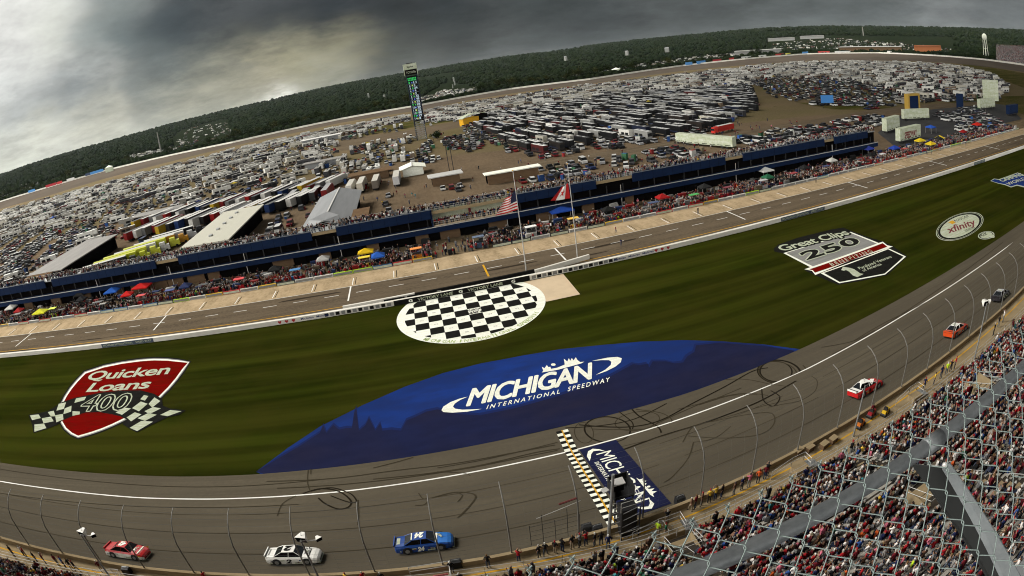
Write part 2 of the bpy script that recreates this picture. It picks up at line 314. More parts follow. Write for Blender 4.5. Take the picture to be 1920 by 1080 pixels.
for nm, L in (('rough_grass_patch', [(640, 262), (780, 238), (1000, 205), (960, 196), (760, 228), (630, 250)]), ('rough_grass_patch', [(1150, 165), (1290, 148), (1300, 158), (1180, 175)]), ('rough_grass_patch', [(1470, 192), (1640, 196), (1690, 205), (1560, 208), (1450, 200)]), ('rough_grass_patch', [(1800, 118), (1920, 137), (1920, 165), (1880, 150), (1820, 133)]),
              ('rough_grass_patch', [(1740, 185), (1920, 180), (1920, 215), (1880, 205), (1800, 196)]), ('rough_grass_patch', [(440, 300), (560, 282), (560, 292), (450, 312)]), ('rough_grass_patch', [(130, 362), (250, 330), (255, 336), (140, 370)])):
    sheet(nm, [U(*p)[:2] for p in L], M['rough_grass'], .026)
# ------------------------------------------------------------------ painted lines on the ground
def strip_on(mb, pts, w, m, lift=.012, n=6):
    P = smooth_line(pts, n) if n else [np.array(p, float) for p in pts]
    for a, b in zip(P, P[1:]):
        d = b-a; L = math.hypot(d[0], d[1]) or 1; q = np.array([-d[1]/L, d[0]/L, 0])*w/2; l = np.array([0, 0, lift])
        qs = [a-q+l, b-q+l, b+q+l, a+q+l]
        mb.poly(qs, m)
mb = MB(); prev = None
xs = np.linspace(-290, 320, 240)
for a, b in zip(xs, xs[1:]):
    ya, yb = ip(YW, a), ip(YW, b); mb.poly([(a, ya-.1, .045+.024), (b, yb-.1, .045+.024), (b, yb+.12, .045), (a, ya+.12, .045)], M['white'])
mb.build('track_line', kind='structure')
mb = MB()
for x in (-128.1, -100, -84.3+0.2, 0): pass
SEGX = [-147.2-40.4, -105.6, -105.6+44.6]
for k in range(-3, 9):
    x = (-2.6405+1.1144*k)*40
    if -400 < x < 420: mb.box(x-.16, x+.16, 106, 114.4, .03, .036, M['white'])
for k in range(-40, 60):
    x = 11+6.1*k
    if k % 1 == 0: mb.box(x*1.12, x*1.12+3.1, 110.0, 110.15, .03, .036, M['white'])
mb.build('pit_road_markings', kind='structure')
mb = MB(); mb.box(-400, 400, 103.2, 103.38, .03, .036, M['yellow']); mb.box(-400, 400, 114.3, 114.42, .03, .037, M['white'])
mb.obox((11.9, 105.4), (11.9, 112.8), .4, .03, .038, M['yellow']); mb.build('pit_road_lines', kind='structure')
mb = MB()
for x in np.arange(-180, 200, 9.1):
    mb.box(x-.09, x+.09, 115.2, 119.6, .03, .04, M['white']); mb.box(x+.55, x+.7, 115.2, 119.6, .03, .04, M['mblack'])
mb.build('pit_box_markings', kind='structure')
# oil and rubber stains on pit road
mb = MB()
for i in range(26):
    x = random.uniform(-130, 60); y = random.uniform(100.5, 103.5) if i % 3 else random.uniform(104, 113); L = random.uniform(2, 9); w = random.uniform(.2, .6)
    pts = [(x+L*math.cos(t)*(.8+.3*random.random()), y+w*math.sin(t)*(.6+.6*random.random()), .031+i*.0003) for t in np.linspace(0, 2*math.pi, 14)[:-1]]
    mb.ngon(pts, M['oil'])
mb.build('oil_stains', kind='structure')
# tyre marks on the track
def skid(pxs, w=.22, m='rubber', n=8, closed=False):
    P = smooth_line([UT(*p) for p in pxs], n, closed)
    return P, w, M[m]
mb = MB()
def ell(cx, cy, a, b, rot, t0=0, t1=360, k=22):
    r = R_(rot); return [(cx+a*math.cos(R_(t))*math.cos(r)-b*math.sin(R_(t))*math.sin(r), cy+a*math.cos(R_(t))*math.sin(r)+b*math.sin(R_(t))*math.cos(r)) for t in np.linspace(t0, t1, k)]
SK = [(ell(1461, 698, 40, 22, 6), .3, 'rubber'), (ell(1455, 697, 30, 19, 3), .2, 'rubber'), (ell(1458, 699, 36, 20, 8), .16, 'rubber2'), (ell(1482, 700, 34, 25, 20, -60, 80, 12), .16, 'rubber2'),
      (ell(1139, 806, 43, 24, 3), .2, 'rubber'), (ell(1095, 812, 20, 17, 60), .1, 'rubber2'), (ell(1195, 790, 42, 17, -8), .12, 'rubber2'),
      ([(1085, 797), (1140, 801), (1190, 800), (1240, 788), (1300, 756), (1360, 725), (1410, 697), (1440, 690)], .2, 'rubber'), ([(1060, 803), (1130, 798), (1190, 786), (1250, 757)], .16, 'rubber'),
      ([(1185, 768), (1200, 782), (1232, 800), (1240, 812)], .2, 'rubber'), ([(1160, 772), (1185, 792), (1186, 805)], .14, 'rubber'), ([(1192, 768), (1240, 775), (1260, 790), (1235, 800)], .14, 'rubber2'),
      ([(1165, 845), (1240, 818), (1330, 790), (1420, 755), (1480, 722), (1497, 712)], .3, 'rubber'), ([(1165, 838), (1230, 822), (1300, 800), (1370, 780), (1430, 762), (1500, 745)], .12, 'rubber2'),
      ([(1220, 800), (1280, 772), (1340, 748), (1400, 738), (1440, 742)], .14, 'rubber2'), ([(1310, 760), (1370, 742), (1420, 740)], .14, 'rubber2'),
      ([(1360, 712), (1400, 712), (1450, 722), (1480, 726)], .12, 'rubber2'), ([(1428, 730), (1432, 752), (1450, 762), (1462, 745), (1445, 733)], .16, 'rubber'), ([(1440, 764), (1470, 758), (1500, 752), (1527, 735), (1532, 715), (1520, 705)], .12, 'rubber2'),
      ([(1280, 830), (1300, 800), (1340, 790), (1400, 778), (1445, 775), (1451, 795), (1425, 815), (1360, 822), (1290, 818)], .13, 'rubber2'), ([(1300, 830), (1340, 822), (1370, 800)], .1, 'rubber2'), ([(1245, 905), (1262, 893), (1290, 860), (1300, 830)], .12, 'rubber2'),
      ([(1110, 805), (1150, 806), (1210, 805)], .1, 'rubber2'), ([(1270, 768), (1330, 752), (1390, 728)], .1, 'rubber2'),
      ([(568, 926), (600, 917), (635, 922), (657, 938), (655, 950), (635, 955), (610, 945), (597, 934)], .2, 'rubber'), ([(572, 924), (620, 915), (655, 925), (668, 938), (665, 943), (650, 941), (620, 930)], .16, 'rubber'), ([(671, 938), (672, 960), (671, 985)], .14, 'rubber2'),
      ([(578, 882), (577, 905), (582, 922)], .12, 'rubber2'), ([(583, 880), (583, 890)], .12, 'rubber2'),
      ([(810, 934), (850, 924), (880, 925), (892, 932), (880, 950), (858, 972)], .18, 'rubber2'), ([(862, 926), (867, 930), (858, 942)], .12, 'rubber2'), ([(785, 925), (792, 935), (800, 936)], .12, 'rubber2'), ([(778, 948), (795, 947), (803, 940)], .12, 'rubber2'), ([(520, 968), (530, 945), (555, 930)], .1, 'rubber2'),
      ([(700, 878), (740, 868), (775, 858)], .14, 'rubber2'), ([(500, 903), (620, 898), (740, 883), (850, 870), (960, 850), (1040, 835)], .13, 'rubber2'), ([(520, 916), (640, 909), (760, 896), (880, 878), (980, 858), (1045, 845)], .13, 'rubber2'), ([(700, 899), (820, 886), (900, 873), (1000, 850), (1050, 842)], .14, 'rubber2'),
      ([(820, 878), (900, 864), (980, 846), (1045, 830)], .1, 'rubber2'), ([(820, 885), (870, 888), (882, 893)], .08, 'rubber2'), ([(0, 925), (120, 940), (260, 950), (400, 952), (560, 946)], .1, 'rubber2'), ([(0, 880), (150, 900), (300, 912), (450, 912), (600, 900)], .1, 'rubber2'),
      ([(1560, 665), (1640, 622), (1720, 570), (1800, 515), (1880, 455)], .12, 'rubber2'), ([(1540, 652), (1600, 640), (1640, 620)], .1, 'rubber2'), ([(1600, 640), (1660, 605), (1750, 560)], .1, 'rubber2')]
ob_i = 0
for pxs, w, m in SK:
    P = smooth_line([UT(*p) for p in pxs], 6); ob_i += 1
    for a, b in zip(P, P[1:]):
        d = b-a; L = math.hypot(d[0], d[1]) or 1; q = np.array([-d[1]/L, d[0]/L, 0])*w/2; qs = []
        for c in (a-q, b-q, b+q, a+q): qs.append((c[0], c[1], tz(c[0], c[1])+.04+ob_i*.0006))
        mb.poly(qs, M[m])
for off_, w_ in ((4.1, .05), (8.3, .05), (12.4, .05), (16.2, .05)):
    xs_ = np.linspace(-200, 240, 90)
    for a, b in zip(xs_, xs_[1:]):
        fa, fb = off_/17, off_/17; ya, yb = ip(YW, a)+(ip(YO, a)-ip(YW, a))*fa, ip(YW, b)+(ip(YO, b)-ip(YW, b))*fb; mb.poly([(a, ya-w_, tz(a, ya-w_)+.036), (b, yb-w_, tz(b, yb-w_)+.036), (b, yb+w_, tz(b, yb+w_)+.036), (a, ya+w_, tz(a, ya+w_)+.036)], M['rubber2'])
mb.build('tyre_marks', kind='structure')
# ------------------------------------------------------------------ painted emblems on grass and asphalt
def decal(mb, pts, m, layer, ground=True):
    P = [U(*p) for p in pts] if ground else [np.array([*p, 0.]) for p in pts]
    mb.ngon([(p[0], p[1], .03+layer*.012) for p in P], M[m])
def zoomed(L, s, ox, oy): return [(ox+x*s, oy+y*s) for x, y in L]
def text_tris(txt, bold=0., spacing=1., shear=0.):
    c = bpy.data.curves.new('t', 'FONT'); c.body = txt; c.size = 1; c.offset = bold; c.space_character = spacing; c.shear = shear; c.resolution_u = 3; c.fill_mode = 'FRONT'
    o = bpy.data.objects.new('t', c); me = bpy.data.meshes.new_from_object(o); me.calc_loop_triangles()
    V = np.array([v.co[:] for v in me.vertices]) if len(me.vertices) else np.zeros((0, 3)); T = [tuple(t.vertices) for t in me.loop_triangles]
    bpy.data.objects.remove(o); bpy.data.curves.remove(c); bpy.data.meshes.remove(me); return V, T
def put_text(mb, txt, O, X, Yv, m, bold=0., spacing=1., shear=0., width=None, lift=(0, 0, 0), surf=None, outline=0.):
    "text between O and X (baseline), cap height vector Yv, in world coordinates"
    V, T = text_tris(txt, bold, spacing, shear)
    if not len(V): return
    O, X, Yv = map(lambda a: np.array(a, float), (O, X, Yv)); x0, x1 = V[:, 0].min(), V[:, 0].max(); cap = .729
    u = (V[:, 0]-x0)/(x1-x0); v = V[:, 1]/cap; P = O+u[:, None]*(X-O)+v[:, None]*Yv+np.array(lift)
    if outline:
        for k in range(8):
            sft = np.array([math.cos(k*math.pi/4)*outline, math.sin(k*math.pi/4)*outline, -.0006*k]); b = len(mb.v); mb.v += [tuple(p+sft) for p in P]
            for t in T: mb.face([b+i for i in t], M[m])
        return
    if surf: P = np.array([[p[0], p[1], surf(p[0], p[1])+lift[2]] for p in P])
    b = len(mb.v); mb.v += [tuple(p) for p in P]; nrm = np.cross(X-O, Yv); s = 1
    for t in T: mb.face([b+i for i in t], M[m])
def gtext(mb, txt, bl, br, up, m, layer, bold=0., spacing=1., shear=0., outline=0.):
    "bl, br, up given in photograph pixels on the ground"
    O, X = U(*bl), U(*br); Yv = U(bl[0]+up[0], bl[1]+up[1])-O
    Yr = U(br[0]+up[0], br[1]+up[1])-X; Yv = (Yv+Yr)/2
    z = .03+layer*.012; O[2] = X[2] = z; Yv[2] = 0; put_text(mb, txt, O, X, Yv, m, bold, spacing, shear, outline=outline)
# red shield emblem
Z = lambda L: zoomed(L, 330/1920, 40, 660)
z1 = lambda x, y: (40+x*330/1920, 660+y*330/1920)
sh = [(690, 215), (900, 145), (1100, 105), (1300, 78), (1450, 68), (1600, 72), (1720, 85), (1840, 108), (1780, 200), (1700, 310), (1620, 405), (1520, 505), (1400, 600), (1270, 680), (1140, 745), (1000, 812), (880, 862), (760, 903), (620, 942), (540, 905), (470, 845), (425, 770), (405, 660), (430, 560), (470, 480), (530, 390), (600, 305)]
def grow(L, d):
    c = np.mean(L, axis=0); out = []; n = len(L)
    for i in range(n):
        a, b, e = np.array(L[i-1]), np.array(L[i]), np.array(L[(i+1) % n]); t = (e-a)/np.linalg.norm(e-a); q = np.array([t[1], -t[0]])
        out.append(tuple(b+q*d))
    return out
root = empty('painted_emblem', U(200, 745), label='red shield emblem with white lettering and chequered flag painted on the grass', cat='painted emblem')
def under(root, mb, name, **k):
    o = mb.build(name, root, **k); o.matrix_parent_inverse = Matrix.Translation(-Vector(root.location)); return o
mb = MB(); decal(mb, Z(grow(sh, 14)), 'mblack', 0); decal(mb, Z(sh), 'mgrey', 1); decal(mb, Z(grow(sh, -10)), 'mwhite', 2); decal(mb, Z(grow(sh, -26)), 'mred', 3); under(root, mb, 'shield')
mb = MB()
decal(mb, Z([(78, 688), (180, 672), (290, 650), (370, 600), (450, 548), (600, 500), (720, 478), (860, 448), (1100, 425), (1300, 422), (1450, 460), (1535, 515), (1545, 590), (1620, 620), (1795, 640), (1720, 690), (1600, 715), (1440, 790), (1262, 882), (1180, 840), (1105, 790), (1160, 745), (1080, 705), (1000, 685), (850, 660), (700, 665), (560, 705), (450, 750), (400, 795), (270, 845), (135, 888), (120, 800)]), 'mblack', 4)
for q in ([(95, 695), (190, 685), (215, 725), (120, 748)], [(225, 728), (325, 710), (355, 760), (245, 783)], [(145, 795), (250, 785), (275, 835), (145, 875)], [(290, 660), (355, 645), (375, 705), (325, 708)], [(410, 570), (490, 553), (465, 625), (385, 645)], [(475, 620), (550, 590), (545, 655), (460, 683)], [(370, 695), (455, 680), (462, 740), (385, 772)], [(600, 510), (710, 492), (690, 530), (580, 560)],
          [(560, 650), (640, 655), (640, 685), (560, 700)], [(1305, 545), (1380, 570), (1285, 652), (1210, 617)], [(1455, 500), (1518, 540), (1430, 612), (1390, 572)], [(1030, 665), (1130, 612), (1198, 620), (1100, 690)], [(1150, 718), (1240, 662), (1312, 685), (1200, 762)], [(1270, 727), (1390, 670), (1480, 690), (1350, 757)], [(1185, 832), (1310, 757), (1440, 765), (1265, 868)], [(1440, 605), (1525, 620), (1400, 682), (1345, 650)], [(1515, 692), (1625, 638), (1752, 650), (1600, 705)], [(1340, 475), (1388, 485), (1350, 535), (1300, 520)]):
    decal(mb, Z(q), 'mcream', 5)
under(root, mb, 'flag')
mb = MB()
gtext(mb, 'Quicken', z1(700, 312), z1(1600, 242), (13, -17.5), 'mcream', 6, bold=.02, spacing=.95)
gtext(mb, 'Loans', z1(705, 440), z1(1385, 398), (14, -18), 'mcream', 6, bold=.02, spacing=.95)
gtext(mb, '400', z1(620, 652), z1(1135, 634), (19.5, -32), 'mcream', 6, bold=.0, outline=.26)
gtext(mb, '400', z1(620, 652), z1(1135, 634), (19.5, -32), 'mblack', 7, bold=-.005)
under(root, mb, 'lettering')
# blue apron with the speedway lettering
mb = MB()
top = [(480, 885), (540, 840), (600, 800), (680, 760), (760, 725), (830, 700), (900, 682), (980, 667), (1050, 655), (1130, 647), (1200, 641), (1280, 638), (1350, 640), (1430, 646), (1500, 655)]
edge = [np.array([x, ip(YG, x)+.03]) for x in np.linspace(46.2, -23.8, 26)]
poly = [U(*p)[:2] for p in top]+edge; mb.ngon([(p[0], p[1], .032) for p in poly], M['mblue'])
rim = smooth_line([U(*p) for p in top], 3)
root = empty('painted_apron', (10, 60, 0), label='big blue painted segment with white speedway lettering beside the start line', cat='painted emblem'); under(root, mb, 'blue_field')
mb = MB()
dk = [(480, 885), (520, 861), (560, 838), (600, 812), (606, 798), (612, 812), (625, 797), (636, 806), (650, 803), (660, 803), (664, 775), (668, 765), (673, 808), (685, 798), (692, 784), (699, 798), (704, 808), (709, 800), (713, 794), (717, 808), (735, 806), (752, 808), (762, 789), (779, 782), (800, 772), (820, 768), (860, 777), (900, 779), (960, 767), (1040, 745), (1100, 725), (1145, 706), (1187, 683), (1200, 685), (1215, 682), (1217, 690), (1224, 678), (1249, 678), (1265, 682), (1281, 680), (1288, 669), (1302, 660), (1305, 648), (1350, 643), (1430, 649), (1490, 658)]
dkp = [U(*p)[:2] for p in dk]+[np.array([x, ip(YG, x)+.05]) for x in np.linspace(45.2, -23.5, 26)]
up_ = [np.array([p[0], p[1]+(.55 if 0 < i_ < len(dk)-1 else 0)]) for i_, p in enumerate(dkp[:len(dk)])]+list(dkp[len(dk):]); mb.ngon([(p[0], p[1], .038) for p in up_], M['mmid']); mb.ngon([(p[0], p[1], .044) for p in dkp], M['mnavy']); under(root, mb, 'tree_silhouette')
z2 = lambda x, y: (820+x*.1875, 660+y*.1875); Z2 = lambda L: [z2(*p) for p in L]
mb = MB(); ST = 'MICHIGAN'; la, lb = (295, 543), (1535, 270)
gtext(mb, ST, z2(*la), z2(*lb), (6.5, -33), 'mwhite', 3, bold=0., spacing=.93, outline=.13)
gtext(mb, 'INTERNATIONAL', z2(490, 575), z2(1225, 417), (2.6, -8.2), 'mwhite', 3, bold=.015, spacing=1.45); gtext(mb, 'SPEEDWAY', z2(1302, 398), z2(1722, 297), (1.5, -8.6), 'mwhite', 3, bold=.015, spacing=1.4)
under(root, mb, 'lettering')
mb = MB()
decal(mb, Z2([(445, 572), (300, 600), (150, 610), (60, 603), (42, 585), (60, 550), (130, 505), (220, 470), (305, 450), (230, 482), (175, 520), (157, 550), (180, 570), (250, 580), (350, 577)]), 'mwhite', 2)
decal(mb, Z2([(1545, 92), (1700, 60), (1800, 52), (1845, 65), (1835, 105), (1780, 150), (1690, 195), (1585, 232), (1680, 180), (1735, 132), (1740, 100), (1715, 85), (1650, 84)]), 'mwhite', 2)
decal(mb, Z2([(1045, 208), (1060, 192), (1045, 150), (1072, 166), (1095, 135), (1112, 156), (1130, 150), (1137, 172), (1200, 160), (1275, 128), (1265, 70), (1300, 98), (1315, 65), (1330, 92), (1345, 62), (1362, 88), (1385, 55), (1402, 84), (1428, 104), (1470, 100), (1440, 117), (1200, 182)]), 'mwhite', 2)
decal(mb, Z2([(1160+24*math.cos(t), 130+13*math.sin(t)) for t in np.linspace(0, 6.28, 12)[:-1]]), 'mwhite', 4)
under(root, mb, 'swoosh')
# grey and black badge
z3 = lambda x, y: (1440+x*.140625, 410+y*.140625); Z3 = lambda L: [z3(*p) for p in L]
root = empty('painted_emblem', U(1575, 480), label='grey and black badge reading 250 with a red banner painted on the grass', cat='painted emblem')
mb = MB(); decal(mb, Z3([(75, 400), (140, 345), (400, 255), (640, 195), (850, 145), (1000, 120), (1100, 160), (1300, 235), (1530, 305), (1665, 370), (1855, 505), (1590, 755), (1250, 830), (935, 885), (600, 745), (480, 685), (560, 645), (200, 465), (85, 440)]), 'mblack', 0)
decal(mb, Z3([(205, 462), (1100, 178), (1485, 330), (1610, 390), (640, 690)]), 'mwhite', 1); decal(mb, Z3([(240, 460), (1098, 192), (1450, 335), (1560, 400), (640, 660)]), 'mgrey', 2)
decal(mb, Z3([(700, 730), (950, 864), (1562, 748), (1840, 508), (1600, 395)]), 'mwhite', 1); decal(mb, Z3([(745, 728), (955, 848), (1555, 735), (1808, 511), (1600, 412)]), 'mblack', 3); under(root, mb, 'shield')
mb = MB(); decal(mb, Z3([(485, 680), (570, 650), (1470, 330), (1530, 312), (1590, 360), (1665, 377), (1590, 402), (1100, 560), (630, 757), (585, 700)]), 'mwhite', 4); decal(mb, Z3([(550, 682), (1530, 332), (1590, 380), (625, 727), (600, 695)]), 'mred', 5)
gtext(mb, 'BENEFITING', z3(850, 637), z3(1400, 447), (-6, -4.6), 'mcream', 6, bold=.01, spacing=1.35); under(root, mb, 'banner')
mb = MB()
for l, m, ol in ((3, 'mblack', .55), (4, 'mcream', 0)): gtext(mb, 'Great Clips', z3(190, 440), z3(1095, 207), (-13.5, -9), m, l, bold=.02, spacing=.95, outline=ol)
for l, m, ol in ((5, 'mcream', .30), (6, 'mblack', 0)): gtext(mb, '250', z3(515, 556), z3(1250, 322), (-17, -12), m, l, bold=.03, spacing=1.05, outline=ol)
gtext(mb, 'Paralyzed Veterans', z3(1225, 682), z3(1655, 520), (-5, -4), 'mcream', 4, bold=.01); gtext(mb, 'of America', z3(1275, 712), z3(1520, 620), (-5, -4), 'mcream', 4, bold=.01); under(root, mb, 'lettering')
mb = MB(); decal(mb, Z3([(975, 690), (1000, 645), (1050, 655), (1100, 662), (1150, 680), (1230, 735), (1275, 742), (1190, 785), (1130, 762), (1080, 712), (1040, 690), (1010, 700)]), 'mcream', 4); under(root, mb, 'saluting_figure')
# oval emblem, small round emblem, blue emblem
z4 = lambda x, y: (1740+x*.13889, 310+y*.13889); Z4 = lambda L: [z4(*p) for p in L]
def el4(cx, cy, a, b, rot, k): return Z4(ell(cx, cy, a*k, b*k, rot, 0, 355, 40))
root = empty('painted_emblem', U(1799, 425), label='white oval emblem with maroon lettering and black ring painted on the grass', cat='painted emblem')
mb = MB()
for k, m, l in ((1.0, 'mcream', 0), (.97, 'mblack', 1), (.935, 'mcream', 2), (.915, 'mblack', 3), (.82, 'mcream', 4)): decal(mb, el4(428, 826, 338, 163, -21, k), m, l)
under(root, mb, 'oval'); mb = MB(); gtext(mb, 'xfinity', z4(275, 925), z4(650, 800), (-5.2, -11.5), 'mmaroon', 5, bold=.02); gtext(mb, 'NASCAR', z4(370, 775), z4(555, 700), (-3, -4.5), 'mblack', 5); gtext(mb, 'SERIES', z4(505, 905), z4(635, 850), (-2, -3.4), 'mblack', 5); decal(mb, Z4([(270, 775), (330, 748), (375, 775), (330, 800)]), 'yellow', 5); under(root, mb, 'lettering')
root = empty('painted_emblem', U(1849, 441), label='small round white and black emblem on the grass beside the oval one', cat='painted emblem')
mb = MB()
for k, m, l in ((1.0, 'mcream', 0), (.88, 'mblack', 1), (.78, 'mcream', 2)): decal(mb, el4(785, 946, 112, 54, -8, k), m, l)
under(root, mb, 'disc'); mb = MB(); gtext(mb, 'FOX', z4(715, 975), z4(800, 935), (-3.2, -4.5), 'mblack', 3, bold=.03); decal(mb, Z4([(820, 930), (900, 955), (895, 980), (850, 985), (830, 960)]), 'mcream', 3); under(root, mb, 'lettering')
root = empty('painted_emblem', U(1895, 340), label='blue emblem with white outlined lettering at the right edge of the grass', cat='painted emblem')
mb = MB(); decal(mb, Z4([(840, 212), (890, 180), (960, 188), (1210, 98), (1330, 150), (1500, 215), (1300, 300), (1200, 275), (1120, 300), (1040, 268), (950, 248)]), 'mcream', 0); decal(mb, Z4([(850, 212), (895, 188), (965, 197), (1210, 108), (1330, 160), (1470, 212), (1300, 285), (1200, 262), (1120, 288), (1045, 258), (950, 240)]), 'mblue', 1); under(root, mb, 'shape')
mb = MB(); gtext(mb, 'CAMPING', z4(1000, 225), z4(1300, 135), (-8, -4.5), 'mcream', 2, bold=.03); gtext(mb, 'WORLD', z4(1090, 270), z4(1330, 190), (-6.5, -4.0), 'mcream', 2, bold=.02); under(root, mb, 'lettering')
# chequered disc
root = empty('painted_disc', (6.4, 91.7, 0), label='large white disc with black chequers painted on the grass in front of the banner wall', cat='painted emblem')
CX, CY, CR = 6.4, 91.7, 13.15
arc = [(CX+CR*math.cos(t), CY+CR*math.sin(t)) for t in np.linspace(0, 2*math.pi, 121)[:-1]]; arc = [(x, min(y, 99.1)) for x, y in arc]
mb = MB(); mb.ngon([(x, y, .036) for x, y in arc], M['mwhite']); under(root, mb, 'white_field')
def clip_circle(poly, r):
    n = 90
    for k in range(n):
        a = 2*math.pi*k/n; nx, ny = math.cos(a), math.sin(a); out = []
        for i in range(len(poly)):
            p, q = poly[i], poly[(i+1) % len(poly)]; dp = (p[0]-CX)*nx+(p[1]-CY)*ny-r; dq = (q[0]-CX)*nx+(q[1]-CY)*ny-r
            if dp <= 0: out.append(p)
            if dp*dq < 0: t = dp/(dp-dq); out.append((p[0]+(q[0]-p[0])*t, p[1]+(q[1]-p[1])*t))
        poly = out
        if len(poly) < 3: return None
    return poly
mb = MB(); ix, iy = 2.32, 2.53
for c in range(-7, 7):
    for r in range(-9, 2):
        if (c+r) % 2: continue
        if (c, r) in ((-1, -4), (1, -4), (0, -5), (0, -3)) and False: continue
        x0, y0 = 5.75+c*ix, 96.45+r*iy; q = clip_circle([(x0, y0), (x0+ix, y0), (x0+ix, min(y0+iy, 99.0)), (x0, min(y0+iy, 99.0))], 11.7)
        if q and len(q) >= 3: mb.ngon([(a, b, .048) for a, b in q], M['mblack'])
under(root, mb, 'chequers')
mb = MB(); TXT = 'MICHIGAN INTERNATIONAL SPEEDWAY'
for i, ch in enumerate(TXT):
    if ch == ' ': continue
    a = R_(-133+i*(97/(len(TXT)-1))); o = np.array([CX+math.cos(a)*12.95, CY+math.sin(a)*12.95, .06]); t = np.array([-math.sin(a), math.cos(a), 0]); u = np.array([-math.cos(a), -math.sin(a), 0])
    put_text(mb, ch, o-t*.32, o+t*(.32 if ch != 'I' else -.1), u*1.0, 'mgreen', bold=.01)
under(root, mb, 'lettering')
mb = MB()
for c in range(-6, 6):
    for r in range(-8, 1):
        if (c+r) % 2 and (c, r) != (0, -4):
            x0, y0 = 5.75+(c+.5)*ix, 96.45+(r+.5)*iy
            if math.hypot(x0-CX, y0-CY) < 10.5: put_text(mb, '0%d' % (abs(c*r) % 9), (x0-.3, y0-.2, .05), (x0+.3, y0-.2, .05), (0, .4, 0), 'mgrey')
put_text(mb, 'QUICKEN', (4.9, 90.3, .066), (9.4, 90.3, .066), (.3, .8, 0), 'mblack', bold=.02); put_text(mb, 'LOANS 400', (4.6, 89.0, .066), (8.9, 89.0, .066), (.3, .95, 0), 'mblack', bold=.03); under(root, mb, 'small_marks')
mb = MB(); mb.ngon([(19.2, 87.9, .03), (25.3, 87.9, .03), (25.4, 98.9, .03), (17, 98.9, .03)], M['lightconc']); mb.build('concrete_pad', kind='structure')
# start line and painted rectangle on the track
def track_quad(mb, x0, x1, y0, y1, m, lift, sk=0., n=8):
    for i in range(n):
        a, b = y0+(y1-y0)*i/n, y0+(y1-y0)*(i+1)/n; s0, s1 = sk*(51.5-a), sk*(51.5-b)
        P = [(x0+s0, a), (x1+s0, a), (x1+s1, b), (x0+s1, b)]; mb.poly([(p[0], p[1], tz(*p)+lift) for p in P], M[m])
root = empty('start_line', (11.3, 45, 0), label='black and white chequered start line with a yellow stripe across the track', cat='painted line')
mb = MB(); nr = 38; ys = np.linspace(51.6, 32.3, nr+1); sk = -.012
for i, (a, b) in enumerate(zip(ys, ys[1:])):
    track_quad(mb, 10.95, 11.65, b, a, 'mwhite' if i % 2 else 'mblack', .05, sk, 1); track_quad(mb, 11.65, 12.35, b, a, 'mblack' if i % 2 else 'mwhite', .05, sk, 1)
under(root, mb, 'chequers'); mb = MB(); track_quad(mb, 11.58, 11.74, 32.3, 51.6, 'yellow', .065, sk, 20); under(root, mb, 'yellow_stripe')
root = empty('painted_rectangle', (14, 40, 0), label='blue painted rectangle with sideways white lettering between start line and outer wall', cat='painted emblem')
mb = MB(); track_quad(mb, 12.45, 16.7, 32.4, 47.3, 'mnavy', .05, 0, 10); under(root, mb, 'blue_field')
mb = MB(); sf = lambda x, y: tz(x, y)
put_text(mb, 'MICHIGAN', (13.75, 45.3, 0), (13.75, 34.2, 0), (1.75, .0, 0), 'mwhite', bold=0., spacing=.95, lift=(0, 0, .07), surf=sf)
put_text(mb, 'INTERNATIONAL SPEEDWAY', (13.0, 43.6, 0), (13.0, 33.6, 0), (.5, 0, 0), 'mwhite', bold=.015, spacing=1.15, lift=(0, 0, .07), surf=sf)
def tpoly(mb, pts, m, lift):
    for tri in tessellate_polygon([[Vector((*p, 0)) for p in pts]]):
        a = [pts[i] for i in tri]; n = (a[1][0]-a[0][0])*(a[2][1]-a[0][1])-(a[1][1]-a[0][1])*(a[2][0]-a[0][0]); tri = tri if n > 0 else tri[::-1]
        mb.poly([(*pts[i], tz(*pts[i])+lift) for i in tri], M[m])
tpoly(mb, [(12.7, 44.2), (12.75, 45.4), (13.2, 46.4), (13.8, 46.7), (14.4, 46.2), (14.9, 45.2), (14.3, 45.9), (13.7, 46.1), (13.3, 45.6), (13.0, 44.8)], 'mwhite', .07)
tpoly(mb, [(15.3, 34.3), (15.4, 33.2), (14.9, 32.6), (14.2, 32.9), (13.6, 33.8), (14.3, 33.3), (14.8, 33.1), (15.1, 33.5)], 'mwhite', .07)
tpoly(mb, [(15.65, 38.4), (15.8, 37.9), (16.2, 37.9), (15.95, 37.6), (16.3, 37.3), (15.95, 37.1), (16.1, 36.8), (15.85, 36.6), (15.9, 35.8), (16.4, 35.6), (15.95, 35.3), (16.4, 35.0), (15.9, 34.8), (15.8, 34.2), (15.65, 34.8)], 'mwhite', .07)
tpoly(mb, [(16.05+.18*math.cos(t), 36.2+.18*math.sin(t)) for t in np.linspace(0, 6.28, 10)[:-1]], 'mwhite', .07); under(root, mb, 'lettering')
